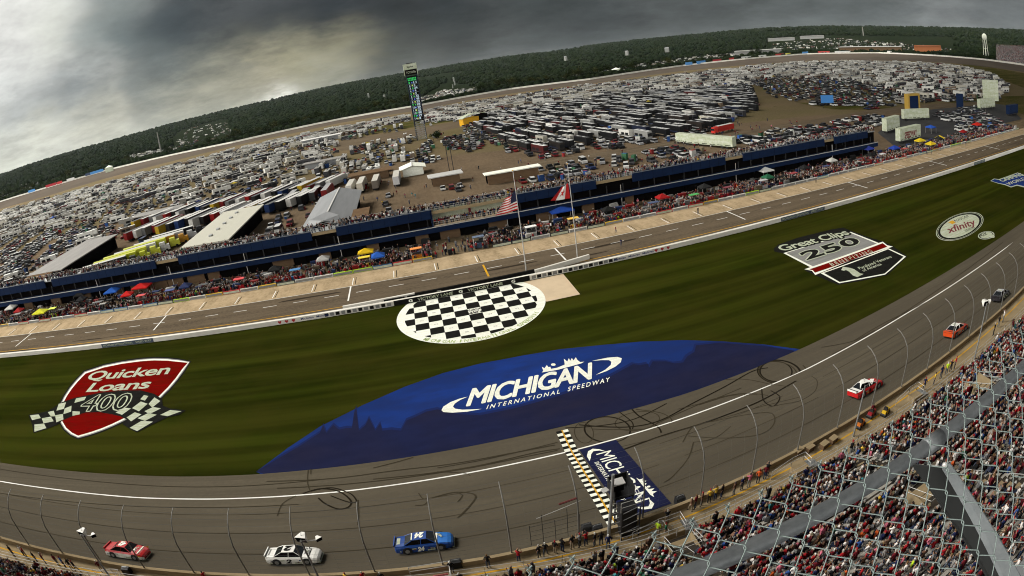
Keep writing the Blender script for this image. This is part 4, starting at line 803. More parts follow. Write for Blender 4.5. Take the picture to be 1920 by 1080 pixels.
def race_car(x, y, lab, body, side, roof, hood, deck, num, numc, extra=None, roofnum=True):
    z = tz(x, y)+.03; rz = heading(x); r = empty('race_car', (x, y, z), 0, label=lab, cat='race car', group='race cars circling on the front straight')
    nrm = Vector((0, 3.6/(ip(YW, x)-ip(YO, x)), 1)).normalized(); fx_ = Vector((math.cos(rz), math.sin(rz), 0)); fx_ = (fx_-nrm*fx_.dot(nrm)).normalized(); ly = nrm.cross(fx_)
    r.rotation_euler = Matrix((fx_, ly, nrm)).transposed().to_euler()
    st = [(-2.48, .80, .30, .62, .84), (-2.40, .93, .22, .66, .90), (-1.9, .985, .16, .70, .90), (-1.2, 1.0, .14, .70, .90), (0, 1.0, .13, .70, .89), (.9, 1.0, .13, .68, .86), (1.5, .995, .13, .66, .80), (2.05, .97, .13, .58, .70), (2.35, .90, .12, .48, .58), (2.52, .70, .12, .34, .42)]
    rings = []
    for X, hw, z0, zs, zt_ in st:
        pr = [(-hw*.96, z0), (-hw, (z0+zs)/2), (-hw*.98, zs), (-hw*.86, zt_), (-hw*.4, zt_+.025)]; rings.append([(X, a, b) for a, b in pr]+[(X, -a, b) for a, b in pr[::-1]])
    mb = MB(); bs = [len(mb.v)+i*10 for i in range(len(rings))]
    for rg in rings: mb.v += rg
    for i, (a, b) in enumerate(zip(bs, bs[1:])):
        X = (st[i][0]+st[i+1][0])/2
        for k in range(10):
            topf = k in (3, 4, 5); mm = side if k in (0, 1, 8, 7) else (body if not topf else (deck if X < -1.5 else hood if X > .8 else body))
            if k in (2, 6): mm = body
            if k == 9: mm = M['dark']
            mb.face((a+k, b+k, b+(k+1) % 10, a+(k+1) % 10), mm)
    mb.face([bs[0]+k for k in range(10)], body); mb.face([bs[-1]+k for k in range(10)][::-1], hood); mb.build('body', r)
    gh = lambda X, w, z: [(X, -w, z), (X, w, z)]
    c = MB(); c.loft([[(-.85, -.62, 1.28), (-.85, .62, 1.28), (-.9, .60, 1.24), (-.9, -.60, 1.24)], [(.32, -.64, 1.30), (.32, .64, 1.30), (.36, .62, 1.25), (.36, -.62, 1.25)]], roof); c.build('roof', r)
    c = MB(); c.poly([(.36, -.62, 1.285), (1.02, -.82, .885), (1.02, .82, .885), (.36, .62, 1.285)], M['darkglass']); c.build('windshield', r)
    c = MB(); c.poly([(-.88, .60, 1.27), (-1.62, .78, .925), (-1.62, -.78, .925), (-.88, -.60, 1.27)], M['darkglass']); c.build('rear_window', r)
    for s in (-1, 1):
        c = MB(); P = [(-.88, s*.605, 1.26), (.36, s*.625, 1.275), (1.0, s*.87, .88), (-1.6, s*.86, .91)]; c.poly(P if s < 0 else P[::-1], M['interior']); c.build('side_window', r)
        c = MB()
        for A, B in (((-.88, 1.27, .61), (-1.66, .90, .84)), ((.36, 1.285, .63), (1.04, .87, .86)), ((-.15, 1.275, .622), (-.2, .895, .873))): c.tube([(A[0], s*A[2], A[1]), (B[0], s*B[2], B[1])], .035, roof, 4)
        c.build('pillar', r)
    c = MB(); c.box(-2.56, -2.46, -.78, .78, .88, 1.06, deck); c.build('spoiler', r)
    c = MB(); c.box(2.35, 2.6, -.82, .82, .09, .13, M['mcream']); c.loft([[(2.36, -.88, .2), (2.36, -.88, .3), (2.3, -.92, .3), (2.3, -.92, .2)], [(2.545, -.5, .2), (2.545, -.5, .3), (2.5, -.5, .3), (2.5, -.5, .2)], [(2.545, .5, .2), (2.545, .5, .3), (2.5, .5, .3), (2.5, .5, .2)], [(2.36, .88, .2), (2.36, .88, .3), (2.3, .92, .3), (2.3, .92, .2)]], M['dark']); c.build('splitter', r)
    for X in (-1.42, 1.42):
        for s in (-1, 1):
            w = link_mesh('wheel', WH, r); w.location = (X, s*.875, .345); m_ = link_mesh('rim', RM, w)
            a = MB(); n = 9
            a.poly([(X+.43*math.cos(t), s*1.004, max(.13, .345+.43*math.sin(t))) for t in np.linspace(-.4, math.pi+.4, 12)][::(1 if s > 0 else -1)], M['dark']) ; a.build('wheel_arch', r)
            w.location.y = s*.875
            w.location.y = s*.885
    c = MB()
    if roofnum: put_text(c, num, (.12, .05 if False else .42, 1.318), (-.68, .42, 1.315), (0, -.8, 0), numc, bold=.06, shear=.2)
    ln = numc; put_text(c, num, (-.55, -1.008, .27), (.05, -1.008, .27), (0, .02, .42), ln, bold=.06, shear=.2); put_text(c, num, (.05, 1.008, .27), (-.55, 1.008, .27), (0, -.02, .42), ln, bold=.06, shear=.2); c.build('number', r)
    c = MB()
    for (x0, x1, y0, y1, zz, mm) in (extra or []): c.poly([(x0, y0, zz), (x1, y0, zz), (x1, y1, zz), (x0, y1, zz)], mm)
    for k in range(16):
        xx = random.uniform(-2.2, 2.1); zz_ = random.uniform(.2, .58); ww = random.uniform(.08, .34); hh_ = random.uniform(.06, .16); mm_ = M[random.choice(['mcream', 'mblack', 'mred', 'mgrey', 'mblue', 'yellow'])]
        if abs(abs(xx)-1.42) < .5 and zz_ < .75: continue
        if -.6 < xx < .15: continue
        for s_ in (-1.007, 1.007): c.poly([(xx, s_, zz_), (xx+ww, s_, zz_), (xx+ww, s_, zz_+hh_), (xx, s_, zz_+hh_)], mm_)
    for k in range(5):
        xx, yy_ = random.uniform(1.1, 1.5), random.uniform(-.7, .5); c.poly([(xx, yy_, .90), (xx+.1, yy_, .895), (xx+.1, yy_+.25, .895), (xx, yy_+.25, .90)], M[random.choice(['mcream', 'mblack', 'mgrey'])])
    for k in range(7): 
        xx = -2.1+k*.12+random.random()*.05; c.poly([(1.75-k*.06-.05, -1.002, .42), (1.8-k*.06, -1.002, .42), (1.8-k*.06, -1.0, .5), (1.75-k*.06-.05, -1.0, .5)], M['mcream' if k % 2 else 'mred'])
    c.poly([(-1.0, -1.006, .5), (-.62, -1.006, .5), (-.62, -1.003, .62), (-1.0, -1.003, .62)], M['mcream']); c.poly([(.3, -1.006, .2), (.95, -1.006, .2), (.95, -1.003, .34), (.3, -1.003, .34)], M['mcream']); c.build('sponsor_marks', r)
    return r
b_blue, b_sky, b_white, b_red, b_dark, b_grey, b_orange = car_mat('racing_blue', (.012, .05, .22)), car_mat('light_blue', (.02, .14, .46)), car_mat('racing_white', (.70, .69, .65)), car_mat('racing_red', (.42, .012, .014)), car_mat('racing_black', (.02, .018, .022)), car_mat('racing_silver', (.34, .34, .35)), car_mat('racing_orange', (.52, .06, .012))
race_car(-4.6, 35.0, 'blue race car with white number 24 on its roof', b_blue, b_blue, b_blue, b_sky, b_blue, '24', 'mwhite', [(1.02, 1.2, -.7, .7, .885, M['mwhite']), (-1.0, -.9, -.55, .55, 1.29, M['mwhite']), (-2.3, -2.0, -.5, .5, .93, M['mcream'])])
race_car(-16.3, 34.9, 'white race car with black number 2 on its roof', b_white, b_white, b_white, b_white, b_white, '2', 'mblack', [(1.15, 1.6, -.35, .35, .862, M['mgrey']), (1.62, 1.7, -.6, .6, .80, M['mblack']), (-2.25, -2.1, -.5, .5, .93, M['mgrey'])])
race_car(-34.4, 35.2, 'red race car with white sides and white number 42 at the left', b_red, b_white, b_red, b_red, b_red, '42', 'mwhite', [(1.75, 1.9, -.75, .75, .80, M['mwhite']), (1.1, 1.35, -.3, .2, .885, M['mwhite'])])
race_car(44.3, 36.6, 'red and white race car with white roof behind a pole on the right', b_red, b_red, b_white, b_red, b_white, '5', 'mblack', [(-2.35, -2.1, -.7, .7, .935, M['mblack'])])
race_car(64.8, 37.2, 'orange red race car with pale roof, second from the right', b_orange, b_orange, b_white, b_red, b_orange, '14', 'mcream', [(-2.3, -2.0, -.6, .6, .935, M['mblack'])])
race_car(80.5, 37.9, 'dark race car with pale roof furthest to the right', b_dark, b_dark, b_grey, b_dark, b_dark, '1', 'mcream', [(1.2, 1.5, -.5, .5, .885, M['mcream'])])
# ------------------------------------------------------------------ people
M['skin'] = mat('skin', (.30, .17, .11), .7)
def person_mats():
    def rnd(name, cols, src='Random', fixed=None):
        m = bpy.data.materials.new(name); m.use_nodes = True; t = NT(m.node_tree); b = t.n['Principled BSDF']; oi = t.new('ShaderNodeObjectInfo')
        if src == 'Color': t.link(oi.outputs['Color'], b.inputs['Base Color'])
        else:
            cr = t.new('ShaderNodeValToRGB'); cr.color_ramp.interpolation = 'CONSTANT'; e = cr.color_ramp.elements
            for i, c in enumerate(cols):
                q = e[i] if i < 2 else e.new(i/len(cols)); q.position = i/len(cols); q.color = (*c, 1)
            mul = t.new('ShaderNodeMath', operation='FRACT'); mm = t.new('ShaderNodeMath', operation='MULTIPLY'); mm.inputs[1].default_value = 7.31 if name == 'trousers' else 3.77
            t.link(oi.outputs['Random'], mm.inputs[0]); t.link(mm.outputs[0], mul.inputs[0]); t.link(mul.outputs[0], cr.inputs[0]); t.link(cr.outputs[0], b.inputs['Base Color'])
        b.inputs['Roughness'].default_value = .9; b.inputs['Specular IOR Level'].default_value = .1; return m
    return rnd('shirt', None, 'Color'), rnd('trousers', [(.02, .03, .06), (.06, .07, .09), (.25, .2, .14), (.03, .03, .03), (.15, .15, .14)]), rnd('hair_or_cap', [(.03, .02, .015), (.5, .5, .47), (.25, .015, .02), (.02, .02, .03), (.12, .07, .03), (.35, .33, .3)])
SH, TR, HA = person_mats()
def make_person(name, J, E, sub=1):
    "one continuous body grown along a skeleton; E = (joint a, joint b, material index 0 skin 1 shirt 2 trousers 3 hair/cap 4 shoes)"
    keys = list(J); me = bpy.data.meshes.new(name+'_skeleton'); me.from_pydata([J[k][:3] for k in keys], [(keys.index(a), keys.index(b)) for a, b, _ in E], [])
    o = bpy.data.objects.new(name, me); COL.objects.link(o); o.modifiers.new('skin', 'SKIN'); sk = me.skin_vertices[0].data if me.skin_vertices else None
    if sk is None:
        bm = bmesh.new(); bm.from_mesh(me); bm.verts.layers.skin.verify(); bm.to_mesh(me); bm.free(); sk = me.skin_vertices[0].data
    for i, k in enumerate(keys): rr = J[k][3:]; sk[i].radius = (rr[0], rr[-1]); sk[i].use_root = (k == 'pelvis')
    s = o.modifiers.new('sub', 'SUBSURF'); s.levels = sub; s.render_levels = sub
    dg = bpy.context.evaluated_depsgraph_get(); ev = o.evaluated_get(dg); out = bpy.data.meshes.new_from_object(ev); bpy.data.objects.remove(o); bpy.data.meshes.remove(me)
    for m in (M['skin'], SH, TR, HA, M['dark']): out.materials.append(m)
    segs = [(np.array(J[a][:3]), np.array(J[b][:3]), m) for a, b, m in E]; mi_ = []
    for f in out.polygons:
        c = np.array(f.center); best = 9; bm_ = 0
        for a, b, m in segs:
            ab = b-a; t = np.clip((c-a)@ab/(ab@ab), 0, 1); d = np.linalg.norm(c-(a+ab*t))
            if d < best: best, bm_ = d, m
        mi_.append(bm_)
    hd = np.array(J['head'][:3])
    for i, f in enumerate(out.polygons):
        c = np.array(f.center)-hd
        if mi_[i] == 0 and np.linalg.norm(c) < .16 and (c[2] > .015 or c[1] < -.02): mi_[i] = 3
    out.polygons.foreach_set('material_index', mi_); out.polygons.foreach_set('use_smooth', [True]*len(mi_)); out.name = name; return out
def pose(seated=False, arms='lap', lean=0., stride=0.):
    # figures face +y
    h = .45 if seated else .92; y = lambda z: lean*(z-h)
    J = {'pelvis': (0, 0, h, .14, .10), 'waist': (0, y(h+.2), h+.2, .135, .10), 'chest': (0, y(h+.42), h+.42, .165, .105), 'neck': (0, y(h+.56), h+.57, .052, .052), 'chin': (0, y(h+.62)+.015, h+.65, .062, .075), 'head': (0, y(h+.72)+.01, h+.745, .082, .095), 'crown': (0, y(h+.8), h+.83, .06, .07)}
    E = [('pelvis', 'waist', 1), ('waist', 'chest', 1), ('chest', 'neck', 1), ('neck', 'chin', 0), ('chin', 'head', 0), ('head', 'crown', 3)]
    for s, n in ((-1, 'l'), (1, 'r')):
        J['sh'+n] = (s*.185, y(h+.48), h+.49, .062, .062); E.append(('chest', 'sh'+n, 1))
        if arms == 'lap': el, wr, hn = (s*.24, .03, h+.25), (s*.15, .24, h+.17), (s*.11, .31, h+.15)
        elif arms == 'camera': el, wr, hn = (s*.25, .17, h+.37), (s*.11, .27, h+.62), (s*.07, .29, h+.68)
        elif arms == 'up': el, wr, hn = (s*.3, .08, h+.68), (s*.26, .12, h+.93), (s*.24, .13, h+1.02)
        elif arms == 'cross': el, wr, hn = (s*.25, .02, h+.26), (-s*.02, .18, h+.33), (-s*.1, .17, h+.35)
        else: el, wr, hn = (s*.235, -.01, h+.22), (s*.24, .05+.05*s, h-.01), (s*.235, .07+.05*s, h-.1)
        J['el'+n] = (*el, .045, .045); J['wr'+n] = (*wr, .03, .03); J['hn'+n] = (*hn, .035, .025); E += [('sh'+n, 'el'+n, 1), ('el'+n, 'wr'+n, 0), ('wr'+n, 'hn'+n, 0)]
        J['hp'+n] = (s*.09, .0, h-.04, .085, .085); E.append(('pelvis', 'hp'+n, 2))
        if seated: kn, an, ft = (s*.12, .42, .47), (s*.12, .40, .09), (s*.13, .54, .04)
        else: kn, an, ft = (s*.1, .03+stride*s*.14, .49), (s*.11, -.02+stride*s*.2, .09), (s*.12, .13+stride*s*.2, .035)
        J['kn'+n] = (*kn, .062, .062); J['an'+n] = (*an, .042, .042); J['ft'+n] = (*ft, .04, .03); E += [('hp'+n, 'kn'+n, 2), ('kn'+n, 'an'+n, 2), ('an'+n, 'ft'+n, 4)]
    return J, E
PM = {k: make_person('person_'+k, *pose(**a), sub=1) for k, a in dict(sit=dict(seated=True), sit_camera=dict(seated=True, arms='camera', lean=.05), sit_lean=dict(seated=True, lean=.28), sit_up=dict(seated=True, arms='up'), sit_cross=dict(seated=True, arms='cross', lean=-.05),
      stand=dict(arms='down'), stand_camera=dict(arms='camera'), stand_cross=dict(arms='cross'), walk=dict(arms='down', stride=1.), stand_up=dict(arms='up')).items()}
SHIRT = {'red': (.26, .010, .014), 'dark red': (.10, .009, .014), 'white': (.60, .57, .54), 'grey': (.16, .16, .165), 'black': (.010, .010, .011), 'navy': (.012, .016, .055), 'blue': (.025, .065, .22), 'orange': (.50, .09, .02), 'lime': (.42, .60, .03), 'pink': (.45, .12, .17), 'green': (.03, .13, .07), 'yellow': (.58, .38, .05), 'brown': (.10, .055, .035), 'teal': (.04, .20, .22)}
WT = {'red': 10, 'dark red': 18, 'white': 18, 'grey': 12, 'black': 21, 'navy': 9, 'blue': 4, 'orange': 2, 'lime': .4, 'pink': 3, 'green': 1.5, 'yellow': .9, 'brown': 9, 'teal': 1}
SN, SW = list(WT), list(WT.values())
POSEW = {'sit': 'sitting', 'sit_camera': 'filming', 'sit_lean': 'leaning forward', 'sit_up': 'cheering', 'sit_cross': 'arms crossed', 'stand': 'standing', 'stand_camera': 'filming', 'stand_cross': 'arms crossed', 'walk': 'walking', 'stand_up': 'arms raised'}
def person(pk, x, y, z, rz, shirt, place, group):
    o = link_mesh('person', PM[pk]); o.location = (x, y, z); o.rotation_euler = (0, 0, rz); s = random.uniform(.94, 1.06); o.scale = (s, s, s); o.color = (*SHIRT[shirt], 1)
    return tag(o, 'person in %s shirt %s, %s' % (shirt, POSEW[pk], place), 'person', group)
# low detail figures for the mass of the crowd
def lowp(seated, arms=0):
    m = MB(); h = .42 if seated else .86
    def fr(cx, cy, z0, z1, w0, d0, w1, d1, c, dy=0):
        b = len(m.v); m.v += [(cx-w0, cy-d0, z0), (cx+w0, cy-d0, z0), (cx+w0, cy+d0, z0), (cx-w0, cy+d0, z0), (cx-w1, cy-d1+dy, z1), (cx+w1, cy-d1+dy, z1), (cx+w1, cy+d1+dy, z1), (cx-w1, cy+d1+dy, z1)]
        for q in ((0, 1, 5, 4), (1, 2, 6, 5), (2, 3, 7, 6), (3, 0, 4, 7), (4, 5, 6, 7)): m.face([b+i for i in q], M['cloth'], c)
    fr(0, 0, h, h+.42, .15, .1, .21, .12, 0, .03); fr(0, .03, h+.42, h+.54, .2, .11, .07, .06, 0)
    fr(0, .04, h+.54, h+.68, .065, .08, .085, .1, 1); fr(0, .03, h+.68, h+.8, .088, .105, .05, .06, 2)
    if seated:
        for s in (-1, 1): fr(s*.11, .25, h-.02, h+.12, .07, .22, .06, .2, 3); fr(s*.12, .44, 0, h, .05, .05, .06, .06, 3)
    else:
        for s in (-1, 1): fr(s*.09, 0, 0, h+.02, .06, .06, .085, .09, 3)
    for s in (-1, 1):
        if arms == 1: fr(s*.2, .18, h+.3, h+.62, .04, .05, .035, .04, 1, .1)
        else: fr(s*.235, .1, h+.08, h+.45, .04, .09, .05, .05, 0, -.08)
    return quads(m)
LP = {'sit': lowp(True), 'sitc': lowp(True, 1), 'stand': lowp(False), 'standc': lowp(False, 1)}
SKINS = [(.33, .19, .13), (.26, .14, .09), (.38, .24, .17), (.08, .045, .03)]
HAIRS = [(.03, .02, .015), (.03, .02, .015), (.5, .49, .46), (.25, .015, .02), (.02, .02, .03), (.12, .07, .03), (.3, .29, .27), (.45, .45, .42), (.2, .17, .1)]
PANTS = [(.02, .03, .06), (.05, .06, .09), (.22, .18, .13), (.03, .03, .03), (.15, .15, .14), (.26, .15, .1)]
def vary(c, k=.45):
    f = random.uniform(1-k, 1+k*.35); return tuple(min(.85, v*f) for v in c)
def pcols(sh=None): return [vary(SHIRT[sh or random.choices(SN, SW)[0]]), random.choice(SKINS), vary(random.choice(HAIRS)), vary(random.choice(PANTS))]
# seats
seats = []
EMPTY = [(19, 21, 11, 14.5), (29.3, 32.5, 12, 14.3), (33.5, 36, 8, 10), (44, 46, 22, 25)]
for i in range(ROWS):
    x = SX[0]+.3
    while x < 141:
        if not in_aisle(x) and not in_portal(x, i):
            y, z = row_pos(i, x); cl = math.sin(x*.9+i*2.1)+math.sin(x*.23-i*.7)
            pe = .04 if cl > -1.55 else .6
            if any(a <= x <= b and ip(YF, x)-y > 0 and c*DY <= ip(YF, x)-y <= d*DY for a, b, c, d in [(27.0, 30.0, 10.2, 12.2), (20.2, 21.8, 5, 6.6)]): pe = .95
            if random.random() > pe: seats.append((x+random.uniform(-.06, .06), y-.38+random.uniform(-.05, .05), z, i))
        x += .53
P2 = project(np.array([(a, b, c+.8) for a, b, c, _ in seats]))
vis, near = [], []
for s, (px, py) in zip(seats, P2):
    inside = -20 < px < 1940 and -20 < py < 1095
    if not (-350 < px < 2400 and -100 < py < 1500): continue
    d = math.dist(s[:3], (0, 0, 40)); vis.append((0 if inside else 1, d, s, px))
vis.sort(key=lambda q: (q[0], q[1])); crowd = []
ordn = lambda i: ['front', 'second', 'third', 'fourth', 'fifth', 'sixth', 'seventh', 'eighth', 'ninth', 'tenth'][i]+' row' if i < 10 else 'row %d from the front' % (i+1)
for n, (ins, d, s, px) in enumerate(vis):
    x, y, z, i = s; ang = R_(random.uniform(-25, 35)); standing = random.random() < .10
    if n < 225 and ins == 0:
        pk = random.choice(['stand', 'stand_camera', 'stand_cross']) if standing else random.choice(['sit', 'sit', 'sit_lean', 'sit_camera', 'sit_cross', 'sit_up' if random.random() < .2 else 'sit'])
        a = min(AISLES, key=lambda q: abs(q-x)); pl = '%s row, %s seat %s %s aisle' % (ordw(i+1), ordw(int(abs(x-a)/.53)+1), 'left of' if x < a else 'right of', {14.3: 'first', 32.5: 'second', 50: 'third', 68: 'fourth', -8: 'middle', -26: 'lower', -44: 'left', -62: 'leftmost'}.get(a, 'fifth'))
        person(pk, x, y+(.3 if standing else 0), z+(0 if standing else .02), ang, random.choices(SN, SW)[0], pl, 'spectators on the grandstand benches')
    else:
        k = ('standc' if random.random() < .3 else 'stand') if standing else ('sitc' if random.random() < .15 else 'sit'); crowd.append((k, x, y+(.25 if standing else 0), z, ang, random.uniform(.93, 1.08), pcols()))
o = mass('crowd', LP, crowd, M['cloth'], kind='stuff', label='dense mass of seated spectators filling the grandstand rows')
# people standing on the concourse, traced one by one
CP = [((910, 1030), 'black', 'stand'), ((972, 1045), 'red', 'stand_camera'), ((1011, 1040), 'black', 'stand'), ((1023, 1038), 'black', 'walk'), ((1040, 1030), 'black', 'stand'), ((1053, 1026), 'black', 'stand_cross'), ((1072, 1022), 'black', 'stand'), ((1086, 1018), 'grey', 'stand_camera'), ((1115, 1020), 'black', 'stand'), ((1127, 1018), 'black', 'stand_cross'), ((1140, 1025), 'navy', 'stand'),
      ((1250, 978), 'black', 'stand_camera'), ((1091, 1000), 'red', 'stand_camera'), ((1232, 1000), 'lime', 'stand'), ((1247, 1002), 'green', 'stand'), ((1292, 950), 'brown', 'walk'), ((1300, 946), 'dark red', 'stand'), ((1312, 942), 'brown', 'stand'), ((1328, 938), 'yellow', 'stand'), ((1340, 934), 'yellow', 'stand_camera'), ((1352, 930), 'black', 'stand'), ((1375, 925), 'brown', 'stand'), ((1390, 915), 'navy', 'stand'), ((1403, 910), 'pink', 'stand_camera'), ((1420, 903), 'orange', 'stand'), ((1433, 895), 'dark red', 'stand'), ((1437, 889), 'black', 'stand_camera'),
      ((1750, 718), 'yellow', 'stand'), ((1763, 706), 'navy', 'stand'), ((1773, 700), 'lime', 'stand'), ((1781, 694), 'black', 'stand_camera'), ((1789, 688), 'red', 'stand'), ((1731, 728), 'navy', 'walk'), ((1630, 775), 'dark red', 'walk'), ((1871, 610), 'black', 'stand'), ((1880, 600), 'white', 'stand_up'), ((1862, 625), 'black', 'stand'),
      ((395, 1075), 'red', 'stand'), ((686, 1090), 'red', 'stand'), ((655, 1092), 'yellow', 'stand'), ((720, 1092), 'black', 'stand'), ((193, 1068), 'dark red', 'walk'), ((848, 1066), 'black', 'stand_cross'), ((28, 1040), 'black', 'stand'), ((47, 1040), 'white', 'stand'), ((52, 1042), 'red', 'stand'), ((72, 1052), 'black', 'stand'), ((88, 1055), 'dark red', 'stand_camera'), ((112, 1058), 'dark red', 'stand'), ((125, 1062), 'blue', 'stand'), ((138, 1066), 'black', 'stand'), ((148, 1070), 'black', 'walk')]
used = {}
for k, ((px, py), c, pk) in enumerate(CP):
    g = U(px, py+4, 4.0); g[1] = min(g[1], ip(YO, g[0])-.85); nb = 'the wall by the '+('dark car' if px > 1850 else 'orange car' if px > 1720 else 'speaker pole' if px > 1600 else 'tan landing' if px > 1370 else 'black case' if px > 1285 else 'blue rectangle' if px > 1200 else 'start line' if px > 1105 else 'lattice frame' if px > 1060 else 'yellow line' if px > 890 else 'blue car' if px > 800 else 'white car' if px > 380 else 'red car' if px > 170 else 'left edge')
    ref = 'by '+nb.replace('the wall by ', ''); c0 = (c, POSEW[pk], ref); used[c0] = used.get(c0, 0)+1
    if used[c0] > 1: ref += ', %s from left' % ordw(used[c0])
    person(pk, g[0], g[1], 4.0, R_(random.uniform(-60, 60)), c, ref, 'people standing on the concourse')
# ------------------------------------------------------------------ pit building with rooftop spectators
def bshift(x): return 0
pb = empty('pit_suite_building', (20, 141, 0), label='very long dark pit building with navy fascia panels and spectators on its roof', cat='building')
mb = MB()
for a, b in ((-150, 3.5), (24.1, 156)): mb.box(a, b, 137.5, 141.6, .0, 7.4, M['interior']); mb.box(a, b, 141.6, 141.8, 0, 7.6, M['tanwall']); mb.box(a, b, 137, 141.8, 7.4, 7.6, M['steel'])
mb.box(3.5, 24.1, 137.5, 141.6, 0, 3.8, M['interior']); under(pb, mb, 'building_shell')
mb = MB(); mb.box(-150, 156, 135.4, 138, 2.55, 3.85, M['blue']); under(pb, mb, 'lower_fascia')
mb = MB(); mb.box(-150, 156, 135.3, 135.6, 3.86, 4.02, M['rail']); under(pb, mb, 'lower_rail')
mb = MB(); [mb.box(a, a+random.uniform(2, 6), 137.0, 137.4, .0, 2.5, M['tanwall' if random.random() < .4 else 'interior']) for a in np.arange(-150, 150, 6.2)]; under(pb, mb, 'shade_painted_wall')  # near-black pieces paint in the shadow under the lower fascia
for a, b in ((-150, -112.5), (-109.5, -71.2), (-64, -26.6), (-20.2, 3.6), (24.4, 46.5), (57, 87), (93.5, 128), (133, 151)):
    mb = MB(); mb.box(a, b, 136.2, 136.6, 5.95, 8.35, M['blue']); mb.box(a, b, 136.15, 136.2, 8.2, 8.35, M['brace'])
    for q_ in np.arange(a+3, b-1, 3.05): mb.box(q_, q_+.06, 136.18, 136.2, 5.95, 8.2, M['interior'])
    under(pb, mb, 'fascia_panel')
mb = MB()
for x in np.arange(-148, 156, 4.7): mb.box(x-.12, x+.12, 136.4, 136.7, 3.9, 6, M['dark'])
for x in (-92, -67, -45, -20, 22, 53, 90, 131): mb.tube([(x, 135.5, 0), (x, 135.5, 6)], .09, M['rail'], 5)
under(pb, mb, 'column')
mb = MB(); railing(mb, [(-150, 141.6, 7.6), (156, 141.6, 7.6)], 1.0, r=.035, step=1.6); 
for a, b in ((-71, -64), (-26.5, -20.2), (3.6, 24), (46.5, 57), (87, 93.5), (128, 133)): railing(mb, [(a, 137.2, 7.6), (b, 137.2, 7.6)], 1.0, r=.03, step=1.2); mb.box(a, b, 136.7, 137.3, 6.9, 7.6, M['concourse'])
for a in (-104, -58, -4, 60, 110): mb.box(a, a+2.2, 139.5, 141.5, 7.6, 8.0, M['rail']); railing(mb, [(a, 142, 7.6), (a+2.5, 150, .2)], 1., r=.05); railing(mb, [(a+1.6, 142, 7.6), (a+4.1, 150, .2)], 1., r=.05)
under(pb, mb, 'roof_railing')
mb = MB(); mb.box(3.8, 23.8, 136.4, 141.6, 3.8, 4.1, M['lightconc']); mb.box(3.8, 23.8, 141.0, 141.3, 4.1, 7.4, M['mcream']); mb.box(13.3, 13.9, 140.6, 141, 4.1, 7.4, M['mmaroon']); mb.box(3.8, 23.8, 140.8, 141.5, 7.5, 8.3, M['blue']); mb.box(3.4, 3.8, 136.2, 139, 4, 8, M['blue']); mb.box(23.8, 24.2, 136.2, 139, 4, 8, M['blue'])
railing(mb, [(3.8, 136.3, 4.1), (23.8, 136.3, 4.1)], 1., r=.03, step=1.3); under(pb, mb, 'victory_balcony')
roofp = []
for x in np.arange(-150, 156, .42):
    for y in (137.6, 138.6, 139.8, 141.0):
        if random.random() < (.55 if y < 138 else .42 if y < 139 else .3): roofp.append(('stand', x+random.uniform(-.2, .2), y+random.uniform(-.4, .4), 7.6, random.uniform(2.2, 4.2), random.uniform(.92, 1.05), pcols(random.choice(['white', 'grey', 'black', 'grey', 'grey', 'black', 'navy', 'brown', 'dark red']) if random.random() < .8 else None)))
for x in np.arange(4.3, 23.5, .5):
    for y in (136.8, 137.6): 
        if random.random() < .75: roofp.append(('stand', x, y, 4.1, math.pi, 1., pcols()))
mass('rooftop_crowd', LP, roofp, M['cloth'], kind='stuff', label='spectators lining the roof and balcony of the long pit building')
# pit crews
TENTS = [((75, 583), 5, 3, (.60, .60, .03), 'lime yellow canopy over the far left pit stall', .0), ((210, 543), 4.5, 4, (.02, .10, .42), 'bright blue canopy in front of the pit building at the left', 0), ((265, 535), 5.5, 3.6, (.50, .012, .01), 'big red canopy with white marks beside the blue one', 0), ((238, 550), 3.4, 2.6, (.50, .012, .01), 'small red umbrella canopy in front of the big red one', 0), ((150, 550), 4, 3, (.02, .02, .02), 'black canopy left of the blue one', 0),
         ((20, 575), 4, 3.4, (.55, .54, .5), 'white canopy at the far left of the pits', 0), ((685, 470), 3.8, 2.4, (.62, .40, .01), 'yellow pit cart roof near the centre of the pits', 0), ((708, 477), 3.2, 3, (.02, .09, .38), 'small blue canopy beside the yellow cart', 0), ((1052, 392), 6, 3.6, (.02, .07, .36), 'blue canopy behind the right flagpole', 0), ((1435, 317), 4.2, 4, (.58, .58, .55), 'white pointed canopy in front of the right half of the pit building', 0),
         ((1725, 262), 4.5, 3, (.62, .45, .02), 'yellow canopy nearest pit road at the far right', 0), ((1745, 268), 4, 3, (.62, .45, .02), 'second yellow canopy at the far right, nearer pit road', 0), ((1628, 277), 4, 3, (.04, .06, .34), 'blue canopy with white spot near the right end of the building', 0), ((1677, 276), 4, 3, (.02, .05, .30), 'plain blue canopy between white trailer and pit road', 0), ((1745, 237), 4, 4, (.02, .08, .38), 'blue canopy beside the white lettered trailer', 0), ((1832, 232), 5, 4, (.50, .02, .01), 'red canopy at the far right of the pits', 0), ((1762, 257), 3.6, 3, (.62, .45, .02), 'small yellow canopy right of the trailer', 0)]
def tent_mesh(w, d, c):
    mb = MB(); h = 2.5; P = [(-w/2, -d/2, h), (w/2, -d/2, h), (w/2, d/2, h), (-w/2, d/2, h)]; b = len(mb.v); mb.v += P+[(0, 0, h+.9)]+[(x, y, h-.28) for x, y, _ in P]
    for i in range(4): mb.face((b+i, b+(i+1) % 4, b+4), M['cloth'], c); mb.face((b+5+i, b+5+(i+1) % 4, b+(i+1) % 4, b+i), M['cloth'], c)
    return mb
